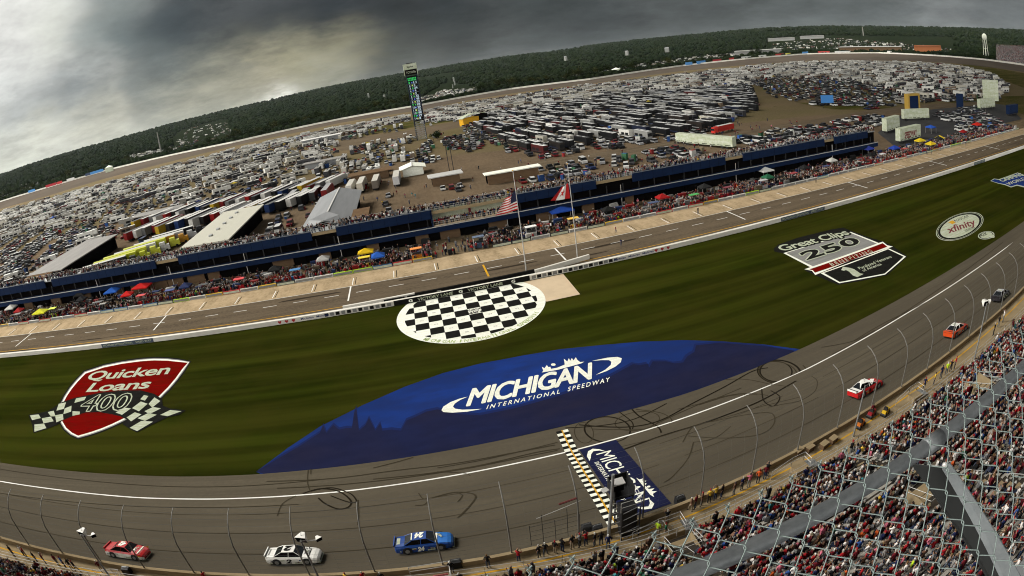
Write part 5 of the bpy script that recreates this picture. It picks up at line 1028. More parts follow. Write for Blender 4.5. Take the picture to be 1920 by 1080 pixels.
for i_, (x_, c_, n_) in enumerate([(-140, (.012, .012, .012), 'black'), (-121, (.30, .01, .01), 'dark red'), (-96, (.012, .012, .013), 'black'), (-60, (.02, .03, .09), 'navy'), (-36, (.012, .012, .012), 'black'), (-24, (.35, .34, .32), 'pale grey'), (46, (.012, .012, .012), 'black'), (62, (.30, .012, .012), 'dark red'), (76, (.02, .02, .02), 'black'), (96, (.02, .10, .05), 'green'), (112, (.015, .015, .016), 'black'), (126, (.45, .44, .41), 'off white'), (143, (.012, .012, .012), 'black'), (190, (.02, .02, .02), 'black'), (214, (.25, .01, .01), 'dark red'), (238, (.012, .012, .014), 'black')]):
    r = empty('canopy_tent', (x_, 127.5+(i_ % 3)*1.6, 0), 0, label='small %s canopy, %s from the left in the row along the pit stalls' % (n_, ordw(i_+1)), cat='canopy'); tent_mesh(3.2, 2.8, c_).build('roof', r)
    for sx in (-1, 1):
        for sy in (-1, 1): m_ = MB(); m_.tube([(sx*1.5, sy*1.3, 0), (sx*1.5, sy*1.3, 2.4)], .04, M['rail'], 4); m_.build('leg', r)
for (px, w, d, c, lab, rz) in TENTS:
    g = U(*px, 2.7); r = empty('canopy_tent', (g[0], g[1], 0), random.uniform(-.06, .06), label=lab, cat='canopy'); tent_mesh(w, d, c).build('roof', r)
    for sx in (-1, 1):
        for sy in (-1, 1): m_ = MB(); m_.tube([(sx*w*.48, sy*d*.48, 0), (sx*w*.48, sy*d*.48, 2.4)], .04, M['rail'], 4); m_.build('leg', r)
cartc = [('lime', (.45, .62, .02), -103.5), ('red', (.36, .012, .012), -72), ('navy', (.012, .03, .14), -63.5), ('black', (.02, .02, .02), -54), ('bright red', (.42, .015, .02), -44.3), ('blue', (.02, .12, .28), -30), ('dark grey', (.05, .05, .05), -86), ('yellow', (.62, .40, .01), -13.5), ('orange', (.55, .17, .02), -1.5), ('white', (.55, .54, .52), 25.5), ('gold', (.55, .33, .04), 36), ('navy lettered', (.02, .04, .10), 57.4), ('green', (.03, .25, .05), 69), ('maroon', (.12, .01, .02), 80), ('silver', (.3, .3, .3), 92), ('dark red', (.2, .01, .015), 104), ('dark blue', (.01, .02, .08), 118), ('bright orange', (.6, .2, .02), 178), ('charcoal', (.03, .03, .035), 133), ('pale grey', (.4, .4, .4), 146), ('brick red', (.3, .03, .02), 160), ('black and white', (.1, .1, .1), -118), ('slate blue', (.06, .09, .15), 14-1)]
for nm, c, x in cartc:
    y = 124.6+random.uniform(-.2, .5); r = empty('pit_cart', (x, y, 0), 0); tag(r, nm+' pit cart with roofed bench and tool drawers behind the board wall', 'pit cart', 'pit carts along the inner pit wall'); q = 'cart_'+nm.replace(' ', '_')
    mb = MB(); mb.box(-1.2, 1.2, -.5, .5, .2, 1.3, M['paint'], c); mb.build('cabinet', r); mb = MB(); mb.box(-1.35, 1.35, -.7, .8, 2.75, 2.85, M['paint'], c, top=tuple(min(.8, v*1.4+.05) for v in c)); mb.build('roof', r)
    mb = MB(); mb.box(-1.1, 1.1, .1, .45, 1.3, 1.8, M['paint'], (.03, .03, .03))
    for sx in (-1, 1): mb.tube([(sx*1.2, -.4, 1.3), (sx*1.2, -.4, 2.75)], .04, M['rail'], 4); mb.tube([(sx*1.2, .6, .2), (sx*1.2, .6, 2.75)], .04, M['rail'], 4)
    mb.build('frame', r)
    for sx in (-.9, .9): mb = MB(); mb.tube([(sx, -.55, .2), (sx, -.45, .2)], .2, M['dark'], 8); mb.build('wheel', r)
    if nm == 'navy lettered': mb = MB(); put_text(mb, 'JS', (-.8, -.512, .6), (-.1, -.512, .6), (0, 0, .5), 'mcream', bold=.04); put_text(mb, 'HP', (.2, -.512, .6), (.9, -.512, .6), (0, 0, .5), 'mcream', bold=.04); mb.build('lettering', r)
crew = []
dens = lambda x: (.95 if math.sin(x*.31)+math.sin(x*.117+1) > -.75 else .38) if not (2 < x < 14) else .14
bases = [SHIRT['red'], SHIRT['black'], SHIRT['black'], SHIRT['navy'], SHIRT['dark red'], SHIRT['grey'], SHIRT['black'], SHIRT['dark red'], SHIRT['black']]
for k in range(5200):
    x = random.uniform(-150, 262); y = 123.6+abs(random.gauss(0, 4.4))
    if y > 135.2 or random.random() > dens(x) or (x > 155 and y > 134 and random.random() < .4): continue
    z = int((x+200)/9); random.seed(z*77+3); base = random.choice(bases); random.seed(k*13+5)
    c = pcols(); 
    if random.random() < .5: c[0] = vary(base)
    crew.append((random.choice(['stand', 'stand', 'standc']), x, y, .03, random.uniform(0, 6.28), random.uniform(.93, 1.08), c))
for k in range(150): x = random.uniform(-150, 250); crew.append(('stand', x, 123.6+random.uniform(-.3, .2), .0, random.uniform(0, 6.28), 1., pcols('red')))
for k in range(260): # people walking in the lot behind the building
    crew.append(('stand', random.uniform(-110, 180), random.uniform(149, 235), .03, random.uniform(0, 6.28), 1., pcols()))
# equipment: tyres stacks, tool boxes, carts as part of the dense pit clutter
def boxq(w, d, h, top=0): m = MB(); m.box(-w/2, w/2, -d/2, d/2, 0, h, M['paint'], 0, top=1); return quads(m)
EQ = dict(LP); EQ['crate'] = boxq(1.0, .6, 1.1); EQ['cart'] = boxq(1.9, .8, 1.5); EQ['tyres'] = boxq(.7, .7, 1.0); EQ['case'] = boxq(.5, .4, .5)
def awn():
    m = MB(); m.box(-1.6, 1.6, -1.5, 1.5, 2.25, 2.45, M['paint'], 0, top=0, taper=.05); m.box(-.9, .9, -.8, .8, 2.45, 2.95, M['paint'], 0, top=0, taper=.6)
    for a in (-1.5, 1.5):
        for b in (-1.4, 1.4): m.box(a-.04, a+.04, b-.04, b+.04, 0, 2.3, M['paint'], 1)
    return quads(m)
EQ['awning'] = awn()
mass('pit_crowd', LP, crew, M['cloth'], kind='stuff', label='dense crowd of crews and guests filling the pit stalls')
eq = []
for k in range(1500):
    x = random.uniform(-150, 262); y = random.uniform(123.7, 134.5)
    if 1.5 < x < 14 and random.random() < .9: continue
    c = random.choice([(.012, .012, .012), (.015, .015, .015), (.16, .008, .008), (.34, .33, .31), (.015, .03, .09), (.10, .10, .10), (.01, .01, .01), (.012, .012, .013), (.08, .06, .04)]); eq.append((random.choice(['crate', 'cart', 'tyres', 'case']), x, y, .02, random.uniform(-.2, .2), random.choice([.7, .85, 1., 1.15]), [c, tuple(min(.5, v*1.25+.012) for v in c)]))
mass('pit_equipment', EQ, eq, M['paint'], kind='stuff', label='tool boxes, tyre stacks and crates crowding the pit stalls')
for k, ((px, py), c) in enumerate([((1165, 462), 'navy'), ((894, 468), 'red'), ((917, 460), 'red'), ((878, 462), 'red'), ((1155, 437), 'dark red'), ((1309, 402), 'black'), ((1530, 343), 'black'), ((1700, 302), 'red'), ((1738, 290), 'brown'), ((1746, 290), 'green'), ((1763, 283), 'brown'), ((1811, 274), 'black'), ((1824, 263), 'dark red')]):
    g = U(px, py, 0)
    person('stand' if k % 2 else 'walk', g[0], g[1], .03, R_(random.uniform(0, 360)), c, ['by the yellow line on the pavement below the right flag', 'on the open brown ground before the balcony, middle one', 'on the open brown ground, right one', 'on the open brown ground, left one', 'on the tan pavement right of the gold cart', 'on the tan pavement at the first long marking', 'on the tan pavement far right', 'on the tan pavement under the blue canopy', 'left of the pair by the yellow canopy', 'right of the pair by the yellow canopy', 'just right of the pair by the yellow canopy', 'alone on the tan pavement at the far right', 'furthest right on the tan pavement'][k], 'officials on the pit pavement')
# ------------------------------------------------------------------ garages, tents and other buildings
def shed(name, x0, x1, y0, y1, h, roofm, lab, ridge=None, wall='greyroof', cat='building', ov=.8, extra=None, slope=.25):
    r = empty(name, ((x0+x1)/2, (y0+y1)/2, 0), label=lab, cat=cat); mb = MB(); mb.box(x0+.6, x1-.6, y0+.6, y1-.6, 0, h-.1, M[wall]); under(r, mb, 'wall'); mb = MB()
    if ridge:
        xm = (x0+x1)/2; zr = h+ridge
        for a, za, b, zb in ((x0-ov, h-.2, xm, zr), (xm, zr, x1+ov, h-.2)): mb.poly([(a, y0-ov, za), (b, y0-ov, zb), (b, y1+ov, zb), (a, y1+ov, za)], M[roofm]); mb.poly([(a, y0-ov, za-.15), (b, y0-ov, zb-.15), (b, y1+ov, zb-.15), (a, y1+ov, za-.15)][::-1], M[roofm])
        for yy, f in ((y0+.59, 1), (y1-.59, -1)): mb.poly([(x0+.6, yy, h-.1), (x1-.6, yy, h-.1), (xm, yy, zr-.2)][::f], M[wall])
        mb.box(xm-.25, xm+.25, y0-ov, y1+ov, zr-.05, zr+.12, M['rail'])
    else: mb.box(x0-ov, x1+ov, y0-ov, y1+ov, h, h+.35, M[roofm])
    under(r, mb, 'roof')
    mb = MB(); n = max(2, int((y1-y0)/5))
    for k in range(n):
        y = y0+1.5+(y1-y0-3)*k/n; mb.box(x1-.6, x1-.56, y, y+3.4, .1, 3.2, M['interior']); mb.box(x0+.56, x0+.6, y, y+3.4, .1, 3.2, M['interior'])
    under(r, mb, 'garage_door'); return r
shed('garage', -138.5, -122.5, 160, 206, 5.2, 'brownroof', 'long flat weathered grey garage roof at the left', wall='interior')
r = shed('garage', -71.5, -56.5, 158, 206, 5.2, 'creamroof', 'long cream roofed garage with roof vents left of centre', wall='interior')
for k in range(5): mb = MB(); mb.box(-65.2, -64.2, 166+k*8, 167.6+k*8, 5.55, 6.0, M['steel']); under(r, mb, 'roof_vent')
r = shed('garage', -32.5, -18.5, 152, 202, 4.8, 'greyroof', 'big grey gable roofed garage left of centre', ridge=2.2, wall='interior')
mb = MB(); mb.poly([(-25.5, 151.2, 7.2), (-25.5, 163, 7.15), (-30, 155, 7.2), (-29, 151.2, 5.8)], M['greyroof']); mb.poly([(-25.5, 151.2, 7.2), (-21, 151.2, 5.9), (-21.2, 155, 7.2), (-25.5, 163, 7.15)], M['greyroof']); under(r, mb, 'dormer')
shed('office', -136, -124, 150.5, 157, 5.6, 'tanwall', 'plain tan block house at the near end of the flat roofed garage', wall='tanwall', ov=0)
shed('office', -18, -13, 152, 165, 5.5, 'tanwall', 'plain brown block house beside the grey gable roofed garage', wall='tanwall', ov=0)
shed('long_shelter', 26, 45.5, 192, 196, 3.6, 'mwhite', 'long narrow white roofed shelter in the middle of the car park', wall='tanwall', ov=.4)
shed('office', 7.5, 19, 207, 213, 3.4, 'rail', 'flat grey roofed office in front of the light masts', wall='tanwall')
shed('marquee', -3, 7, 240, 250, 3.4, 'mwhite', 'white marquee tent on the brown lot', ridge=1.2, wall='mwhite')
shed('shelter', -26, -8, 248, 256, 3.2, 'tanwall', 'long tan roofed shelter behind the white marquee', wall='tanwall')
shed('shelter', -60, -35, 330, 338, 3.2, 'brownroof', 'long grey roofed shelter among the campers left of the tower', wall='greyroof')
shed('shelter', -93, -55, 520, 532, 4, 'rail', 'long pale roofed building near the back straight left of the tower', wall='greyroof')
shed('shelter', -138, -112, 252, 262, 3.8, 'brownroof', 'grey brown shelter roof between campers and transporters at the left', wall='interior')
def trailer_billboard(x, y, rz, L, h, lab, txt=None, col='mcream'):
    r = empty('display_trailer', (x, y, 0), rz, label=lab, cat='trailer'); mb = MB(); mb.box(-L/2, L/2, -1.3, 1.3, 1.0, h, M[col]); mb.build('box', r)
    for s in (-1, 1):
        for q in (L*.28, L*.38, -L*.35): mb = MB(); mb.tube([(q, s*1.1, .5), (q, s*1.3, .5)], .5, M['dark'], 10); mb.build('wheel', r)
    mb = MB(); mb.box(-L/2, L/2, -.8, .8, .7, 1.0, M['dark']); mb.build('chassis', r)
    mb = MB()
    if txt: put_text(mb, txt, (-L*.3, -1.32, 1.7), (L*.3, -1.32, 1.7), (0, 0, h*.42), 'mmaroon', bold=.04)
    for k in range(6): a = -L/2+L*k/6+.4; mb.box(a, a+L/9, -1.315, -1.305, 1.25, 1.5, M['mblack'])
    mb.build('lettering', r)
trailer_billboard(186, 143, R_(4), 17, 5.6, 'white trailer with dark red lettering, lowest of three beside the pit building end', 'SPEEDWAY'); trailer_billboard(198, 163, R_(12), 14, 6.2, 'white trailer block with black marks, above the red lettered one', None); trailer_billboard(236, 176, R_(-22), 17, 5.4, 'long white trailer angled behind the other two display trailers', None)
trailer_billboard(116, 192, R_(-70), 24, 4.6, 'long cream trailer parked end on behind the pit building', None); trailer_billboard(112, 207, R_(-75), 8, 4.4, 'short cream trailer beyond the long one', None); trailer_billboard(316, 173, R_(-6), 19, 6.0, 'white trailer on dark asphalt at the right edge', None); trailer_billboard(309, 149, R_(0), 14, 5.5, 'blue trailer at the right edge of the pits', None, 'blue')
r = empty('transporter_truck', (141, 219, 0), R_(14), label='red fire engine like truck with white roof parked by the service road', cat='truck'); mb = MB(); mb.box(-6, 5, -1.25, 1.25, .9, 3.4, M['paint'], (.32, .02, .015), top=(.5, .5, .48)); mb.build('body', r); mb = MB(); mb.box(-8.6, -6.1, -1.2, 1.2, .7, 3.1, M['paint'], (.5, .03, .02), taper=.15); mb.box(-8.7, -8.5, -1, 1, 1.8, 2.7, M['darkglass']); mb.build('cab', r); 
for q in (-7.3, -3, 3.5):
    for sg in (-1, 1): mb = MB(); mb.tube([(q, sg*1.05, .5), (q, sg*1.25, .5)], .5, M['dark'], 10); mb.build('wheel', r)
r = empty('stage_truck', (252, 190, 0), R_(-8), label='tall dark blue display stage with yellow corner towers', cat='stage'); mb = MB(); mb.box(-3.8, 3.8, -1.5, 1.5, 0, 9.6, M['blue']); mb.build('screen_block', r); yd = simple('ochre_panel', (.30, .19, .03)); mb = MB(); mb.box(-5, -3.8, -1.7, 1.7, 0, 10.6, yd); mb.box(3.8, 5, -1.7, 1.7, 3, 10.6, yd); mb.box(-3.8, 3.8, -1.7, 1.7, 9.6, 10.6, yd); mb.build('side_tower', r)
def board(px, w, h, m, lab, z0=2, D=None, rz=0):
    g = U(*px, 0) if D is None else D; r = empty('billboard', (g[0], g[1], 0), rz, label=lab, cat='billboard'); mb = MB(); mb.box(-w/2, w/2, -.15, .15, z0, z0+h, m); mb.build('panel', r); 
    for sg in (-1, 1): mb = MB(); mb.tube([(sg*w*.35, 0, 0), (sg*w*.35, 0, z0)], .15, M['dark'], 5); mb.build('post', r)
board((1552, 203), 8, 4.4, M['screen'], 'bright blue screen board in the middle of the right car park', 3, rz=R_(-35)); board((1858, 192), 13, 13, M['mcream'], 'tall white board with a dark gap at the right edge', 1, rz=R_(-45)); board((1800, 202), 5, 8, M['blue'], 'small dark blue board beside the white trailer', 0, rz=R_(-45))
r = empty('display_stage', U(885, 233), R_(25), label='yellow fronted show stage with white curved roof in front of the campers', cat='stage'); mb = MB(); mb.box(-9, 5, -3, 3, 0, 5.5, M['yellow']); mb.box(5, 13, -3, 3, 0, 6.5, M['interior']); mb.build('front', r); mb = MB(); mb.loft([[(x, -3.4, z), (x, 3.4, z), (x, 3.4, z-.4), (x, -3.4, z-.4)] for x, z in ((-9.5, 5.8), (-5, 7.4), (0, 8.2), (6, 8.2), (12, 7.2))], M['mcream']); mb.build('roof', r)
# ------------------------------------------------------------------ scoring tower and water tower
r = empty('scoring_tower', (12.8, 379, 0), R_(4), label='tall lattice scoring tower with glowing number panels and white sign box on top', cat='tower')
mb = MB()
for sx in (-1, 1):
    for sy in (-1, 1): mb.tube([(sx*3.2, sy*2.0, 0), (sx*3.0, sy*1.9, 44)], .22, M['dark'], 6)
for k in range(11):
    z = k*1.6*.9+.2
    for sy in (-1.9, 1.9): mb.tube([(-3.2, sy, z), (3.2, sy, z+1.5)], .09, M['steel'], 4); mb.tube([(3.2, sy, z), (-3.2, sy, z+1.5)], .09, M['steel'], 4)
    for sx in (-3.1, 3.1): mb.tube([(sx, -1.9, z), (sx, 1.9, z+1.5)], .08, M['steel'], 4)
mb.build('lattice', r)
digit_w = mat('lit_white_digits', (.22, .25, .28), .5, emit=((.45, .62, .75), .25)); digit_g = mat('lit_green_digits', (.02, .4, .08), .5, emit=((.02, .5, .12), .18)); digit_b = mat('lit_blue_digits', (.05, .1, .5), .5, emit=((.06, .12, .6), .2)); digit_y = mat('lit_yellow_digits', (.4, .5, .05), .5, emit=((.4, .5, .1), .2))
mb = MB(); mb.box(-3.3, 3.3, -2.35, -2.1, 13.0, 43.2, M['interior']); mb.box(-3.6, -3.3, -2.3, -1.6, 10, 44, M['blue']); mb.box(3.3, 3.6, -2.3, -1.6, 10, 44, M['blue']); mb.build('number_panel', r)
mb = MB()
def dig(mb, x0, x1, z, h, m, n=3):
    for k in range(n): a = x0+(x1-x0)*k/n; mb.box(a, a+(x1-x0)/n*.72, -2.39, -2.36, z, z+h, m)
for z in (41.2, 40.0): dig(mb, -2.9, 2.9, z, .95, digit_g, 6)
T = ['1 11', '2 5', '3 24', '4 4', '5 2', '6 42', '7 48', '8 23', '9 18', '10 20', '11 22', '12 88', '13 19', '14 1']
M['dw'], M['dg'], M['db'], M['dy'] = digit_w, digit_g, digit_b, digit_y
for k, t in enumerate(T):
    z = 38.2-k*1.85; a, b = t.split(); put_text(mb, a, (-2.7, -2.38, z), (-2.7+.9*len(a), -2.38, z), (0, 0, 1.2), 'dw' if k % 4 else 'dg', bold=.03); put_text(mb, b, (.4, -2.38, z), (.4+1.1*len(b), -2.38, z), (0, 0, 1.3), 'dw', bold=.05); dig(mb, -.9, .1, z+.1, .9, (digit_b, digit_y, digit_g)[k % 3], 1)
    mb.box(-3.1, 3.1, -2.38, -2.36, z-.4, z-.3, M['steel'])
mb.build('lit_number', r)
mb = MB(); mb.box(-4.1, 4.1, -2.8, 2.4, 44, 47.6, M['interior']); mb.box(-4.1, 4.1, -2.8, 2.4, 47.6, 51.4, M['mcream']); mb.box(-2.4, 2.0, -1.6, 1.6, 51.4, 52.0, M['dark']); mb.box(-4.4, -4.1, -2.9, -2.4, 43.6, 51.5, M['mcream']); mb.box(4.1, 4.4, -2.9, -2.4, 43.6, 51.5, M['mcream']); mb.build('sign_box', r)
mb = MB(); put_text(mb, 'Sprint', (-2.2, -2.82, 48.8), (2.2, -2.82, 48.8), (0, 0, 1.2), 'mblack', bold=.03); put_text(mb, 'TOYOTA', (-3.2, -2.82, 45.0), (3.2, -2.82, 45.0), (0, 0, 1.5), 'mcream', bold=.0); mb.build('lettering', r)
wt = U(1849, 106); r = empty('water_tower', (wt[0]*.9, wt[1]*.9, 6), label='white water tower on slender legs behind the far turn', cat='water tower'); r.scale = (.62, .62, .80); HT = 44
mb = MB(); [mb.tube([(9*math.cos(a), 9*math.sin(a), 0), (6.5*math.cos(a), 6.5*math.sin(a), HT-5)], .9, M['mwhite'], 6) for a in (.5, 2.07, 3.64, 5.2)]; mb.tube([(0, 0, 0), (0, 0, HT-5)], 1.6, M['mwhite'], 8); mb.tube([(7, 3, 16), (-7, -3, 16)], .4, M['mwhite'], 4); mb.tube([(3, -7, 16), (-3, 7, 16)], .4, M['mwhite'], 4); mb.build('leg', r)
mb = MB(); mb.loft([[(rr*math.cos(a), rr*math.sin(a), z) for a in np.linspace(0, 2*math.pi, 17)[:-1]] for rr, z in ((3, HT-8), (8.5, HT-4), (9.5, HT), (8.5, HT+4.5), (4, HT+7.5), (.6, HT+8.5))], M['mwhite']); mb.build('tank', r, smooth=True)
for i, (px, H) in enumerate([((843, 322), 20), ((851, 322), 20)]):
    g = U(*px); r = empty('light_mast', (g[0], g[1], 0), label=['left', 'right'][i]+' of two dark light masts beside the flat roofed office', cat='light mast'); mb = MB(); mb.tube([(0, 0, 0), (0, 0, 13)], .16, M['dark'], 5); mb.build('pole', r); mb = MB(); mb.box(-1, 1, -.3, .3, 12.6, 13.2, M['dark']); mb.build('lamp_head', r)
for i, (px, T_) in enumerate([((300, 275), (297, 247)), ((1620, 62+13), (1617, 50))]):
    D = 1100 if i == 0 else 2600; a = UD(*px, D); b = UD(*T_, D*1.002); r = empty('radio_mast', (a[0], a[1], landz(a[0], a[1])), label=['thin grey mast rising from the woods at the left', 'thin grey mast on the wooded skyline at the right'][i], cat='mast'); mb = MB(); hh = b[2]-landz(a[0], a[1]); mb.tube([(0, 0, 0), (0, 0, hh)], [1.6, 1.0] if i == 0 else [3, 2], M['poststeel'], 5); mb.build('mast', r)
# ------------------------------------------------------------------ vehicles
DK, TY, GL = (.008, .008, .009), (.006, .006, .006), (.008, .009, .010)
def car_q(L, W, H, kind):
    m = MB(); P = M['paint']; hb = H*.52
    prof = {'sedan': [(-.5, .48, .5), (-.28, .5, .5), (-.18, 1, .42), (.12, 1, .42), (.27, .56, .5), (.5, .46, .46)], 'suv': [(-.5, .55, .5), (-.47, 1, .43), (.12, 1, .43), (.24, .60, .5), (.5, .52, .47)],
            'pickup': [(-.5, .55, .5), (-.12, .55, .5), (-.10, 1, .42), (.12, 1, .42), (.22, .6, .5), (.5, .54, .48)], 'van': [(-.5, .6, .5), (-.49, 1, .46), (.3, 1, .46), (.42, .58, .5), (.5, .42, .48)]}[kind]
    rg = []
    for u, zt_, w in prof:
        rg.append([(u*L, -W/2, .28), (u*L, -W/2, hb), (u*L, -W*w, max(hb, zt_*H)), (u*L, W*w, max(hb, zt_*H)), (u*L, W/2, hb), (u*L, W/2, .28)])
    b = []
    for r_ in rg: b.append(len(m.v)); m.v += r_
    for i in range(len(rg)-1):
        hi = prof[i][1] > .8 and prof[i+1][1] > .8; sl = (prof[i][1] > .8) != (prof[i+1][1] > .8)
        for k in range(6):
            c = 0
            if k in (1, 3) and (hi or sl): c = GL
            if k == 2 and sl: c = GL
            if k == 2 and hi: c = 1
            if k == 5: c = DK
            m.face((b[i]+k, b[i+1]+k, b[i+1]+(k+1) % 6, b[i]+(k+1) % 6), P, c)
    for q, f in ((b[0], 1), (b[-1], -1)): m.face([q+k for k in (0, 1, 4, 5)][::f], P, 0); m.face([q+k for k in (1, 2, 3, 4)][::f], P, 0)
    for x in (-.32*L, .32*L):
        for s in (-1, 1): m.box(x-.32, x+.32, s*W/2-.12, s*W/2+.03, 0, .6, P, TY)
    return m
def rv_q(L, H, kind):
    m = MB(); P = M['paint']; W = 2.45
    if kind == 'trailer': m.box(-L/2, L/2, -W/2, W/2, .5, H, P, 0, top=1, taper=.05); m.box(L/2, L/2+1.1, -.15, .15, .5, .65, P, DK); m.box(-L*.3, L*.05, -.35, .35, H, H+.28, P, 2)
    elif kind == 'fifth': m.box(-L/2, L*.28, -W/2, W/2, .5, H, P, 0, top=1, taper=.05); m.box(L*.28, L/2, -W/2, W/2, 1.7, H+.2, P, 0, top=1, taper=.12); m.box(-L*.2, -L*.05, -.35, .35, H, H+.28, P, 2)
    elif kind == 'motor': m.box(-L/2, L*.34, -W/2, W/2, .4, H, P, 0, top=1, taper=.05); m.box(L*.34, L*.38, -W/2+.1, W/2-.1, 2.2, H-.1, P, 0, top=1); m.box(L*.34, L/2, -1.0, 1.0, .4, 1.5, P, 0, top=0, taper=.08); m.box(L*.34, L*.42, -1, 1, 1.5, 2.2, P, GL); m.box(-L*.1, L*.05, -.35, .35, H, H+.28, P, 2)
    elif kind == 'coach': m.box(-L/2, L/2, -W/2, W/2, .35, H, P, 0, top=1, taper=.06); m.box(L/2-.03, L/2+.03, -W/2+.15, W/2-.15, 1.5, 2.9, P, GL); m.box(-L*.35, -L*.2, -.5, .5, H, H+.25, P, 2); m.box(L*.1, L*.24, -.5, .5, H, H+.25, P, 2)
    elif kind == 'hauler':
        m.box(-L/2, L*.27, -W/2, W/2, 1.0, H, P, 0, top=1, taper=.03); m.box(L*.32, L/2, -1.2, 1.2, .6, 2.4, P, 2, taper=.1); m.box(L*.32, L*.43, -1.15, 1.15, 2.4, 3.4, P, 2, taper=.15); m.box(-L/2-.02, -L/2+.0, -W/2+.1, W/2-.1, 1.1, H-.15, P, GL if False else 2)
        for x in (-L*.38, -L*.32, L*.2, L*.44): m.box(x-.45, x+.45, -1.2, 1.2, 0, .95, P, TY)
    if kind not in ('hauler',):
        for s in (-1, 1):
            m.box(-L*.42, -L*.18, s*(W/2+.01)-.01, s*(W/2+.01)+.01, 1.3, 2.3, P, GL); m.box(-L*.1, L*.14, s*(W/2+.01)-.01, s*(W/2+.01)+.01, 1.3, 2.3, P, GL); m.box(-L*.47, L*.3, s*(W/2+.01)-.01, s*(W/2+.01)+.012, .35, .7, P, DK); m.box(-L*.48, L*(.27 if kind == 'fifth' else .33), s*(W/2+.012)-.01, s*(W/2+.012)+.01, .95, 1.25, P, 3)
        for x in (-L*.3, L*(.0 if kind == 'trailer' else .38 if kind != 'fifth' else -.08)):
            m.box(x-.4, x+.4, -W/2+.02, W/2-.02, 0, .6, P, TY)
    return m
VT = {}
for nm, a in dict(sedan=(4.7, 1.85, 1.45, 'sedan'), suv=(4.8, 1.95, 1.8, 'suv'), pickup=(5.6, 2.0, 1.85, 'pickup'), van=(5.5, 2.05, 2.3, 'van')).items(): VT[nm] = car_q(*a)
for nm, a in dict(trailer=(8, 3.1, 'trailer'), trailer_long=(10, 3.2, 'trailer'), fifth=(11, 3.7, 'fifth'), motorhome=(8.5, 3.2, 'motor'), motorhome_big=(10.5, 3.5, 'motor'), coach=(13, 3.7, 'coach'), hauler=(21, 4.1, 'hauler')).items(): VT[nm] = rv_q(*a)
VQ = {k: quads(v) for k, v in VT.items()}
CARC = [((.52, .52, .50), 'white', 20), ((.26, .26, .265), 'silver', 20), ((.05, .05, .054), 'dark grey', 18), ((.010, .010, .011), 'black', 24), ((.14, .009, .009), 'red', 6), ((.015, .025, .07), 'blue', 4), ((.06, .008, .010), 'maroon', 5), ((.18, .15, .10), 'beige', 4), ((.015, .03, .022), 'green', 2)]
RVC = [((.58, .57, .53), 'white', 42), ((.40, .38, .32), 'cream', 22), ((.27, .26, .235), 'pale grey', 16), ((.16, .12, .085), 'tan', 8), ((.04, .04, .045), 'dark', 10), ((.10, .015, .015), 'maroon', 2)]
COC = [((.008, .008, .009), 'black', 74), ((.02, .016, .014), 'dark brown', 10), ((.010, .013, .028), 'navy', 7), ((.2, .2, .19), 'silver', 6), ((.06, .01, .01), 'maroon', 3)]
STR = [(.02, .03, .08), (.1, .02, .02), (.15, .12, .08), (.25, .25, .25), (.03, .03, .03)]
def veh_cols(k):
    if k in ('sedan', 'suv', 'pickup', 'van'):
        c, n, _ = random.choices(CARC, [q[2] for q in CARC])[0]; 
        if k == 'van' and random.random() < .6: c, n, _ = CARC[0]
        c = vary(c, .15); return [c, c, c, c], n
    if k == 'coach': c, n, _ = random.choices(COC, [q[2] for q in COC])[0]; top = random.choice([(.66, .66, .63), (.55, .55, .53), (.50, .50, .49), (.04, .04, .04), (.58, .58, .56)]); return [vary(c, .1), top, (.3, .3, .3), random.choice(STR)], n
    c, n, _ = random.choices(RVC, [q[2] for q in RVC])[0]; top = random.choice([(.62, .62, .58), (.50, .49, .45), (.34, .33, .30), (.22, .21, .19)]); return [vary(c, .3), top, (.12, .12, .11), random.choice(STR)], n
from mathutils.geometry import intersect_point_tri_2d
def inpoly(x, y, P):
    c = False; n = len(P)
    for i in range(n):
        (x0, y0), (x1, y1) = P[i], P[i-1]
        if (y0 > y) != (y1 > y) and x < (x1-x0)*(y-y0)/(y1-y0)+x0: c = not c
    return c
BLK = [(-140, -121, 140, 208), (-150, 156, 130, 146), (-74, -55, 155, 209), (-35, -12, 148, 205), (24, 48, 189, 199), (5, 22, 204, 216), (-5, 9, 237, 252), (-28, -6, 245, 259), (-62, -33, 327, 341), (-96, -52, 517, 535), (-140, -110, 249, 265), (105, 125, 178, 212), (130, 152, 212, 226), (5, 20, 372, 386), (45, 72, 430, 465), (240, 264, 180, 200), (176, 200, 136, 172), (188, 210, 155, 170), (226, 248, 165, 186)]
ROADS = [[U(*p)[:2] for p in L] for L in ([(620, 268), (790, 240), (870, 226), (880, 235), (800, 252), (640, 283)], [(1010, 303), (1200, 275), (1380, 248), (1500, 228), (1640, 205), (1850, 190), (1850, 196), (1640, 216), (1500, 238), (1380, 260), (1200, 290), (1010, 315)], [(1405, 160), (1420, 160), (1450, 185), (1560, 205), (1640, 208), (1640, 216), (1540, 215), (1425, 195)])]
veh = []  # (kind, x, y, rot, cols, colourname, zone)
occ = {}
def free(x, y, r):
    k = (int(x//12), int(y//12))
    for a in (-1, 0, 1):
        for b in (-1, 0, 1):
            for (X, Y, R2) in occ.get((k[0]+a, k[1]+b), ()): 
                if abs(x-X) < r[0]+R2[0] and abs(y-Y) < r[1]+R2[1]: return False
    return True
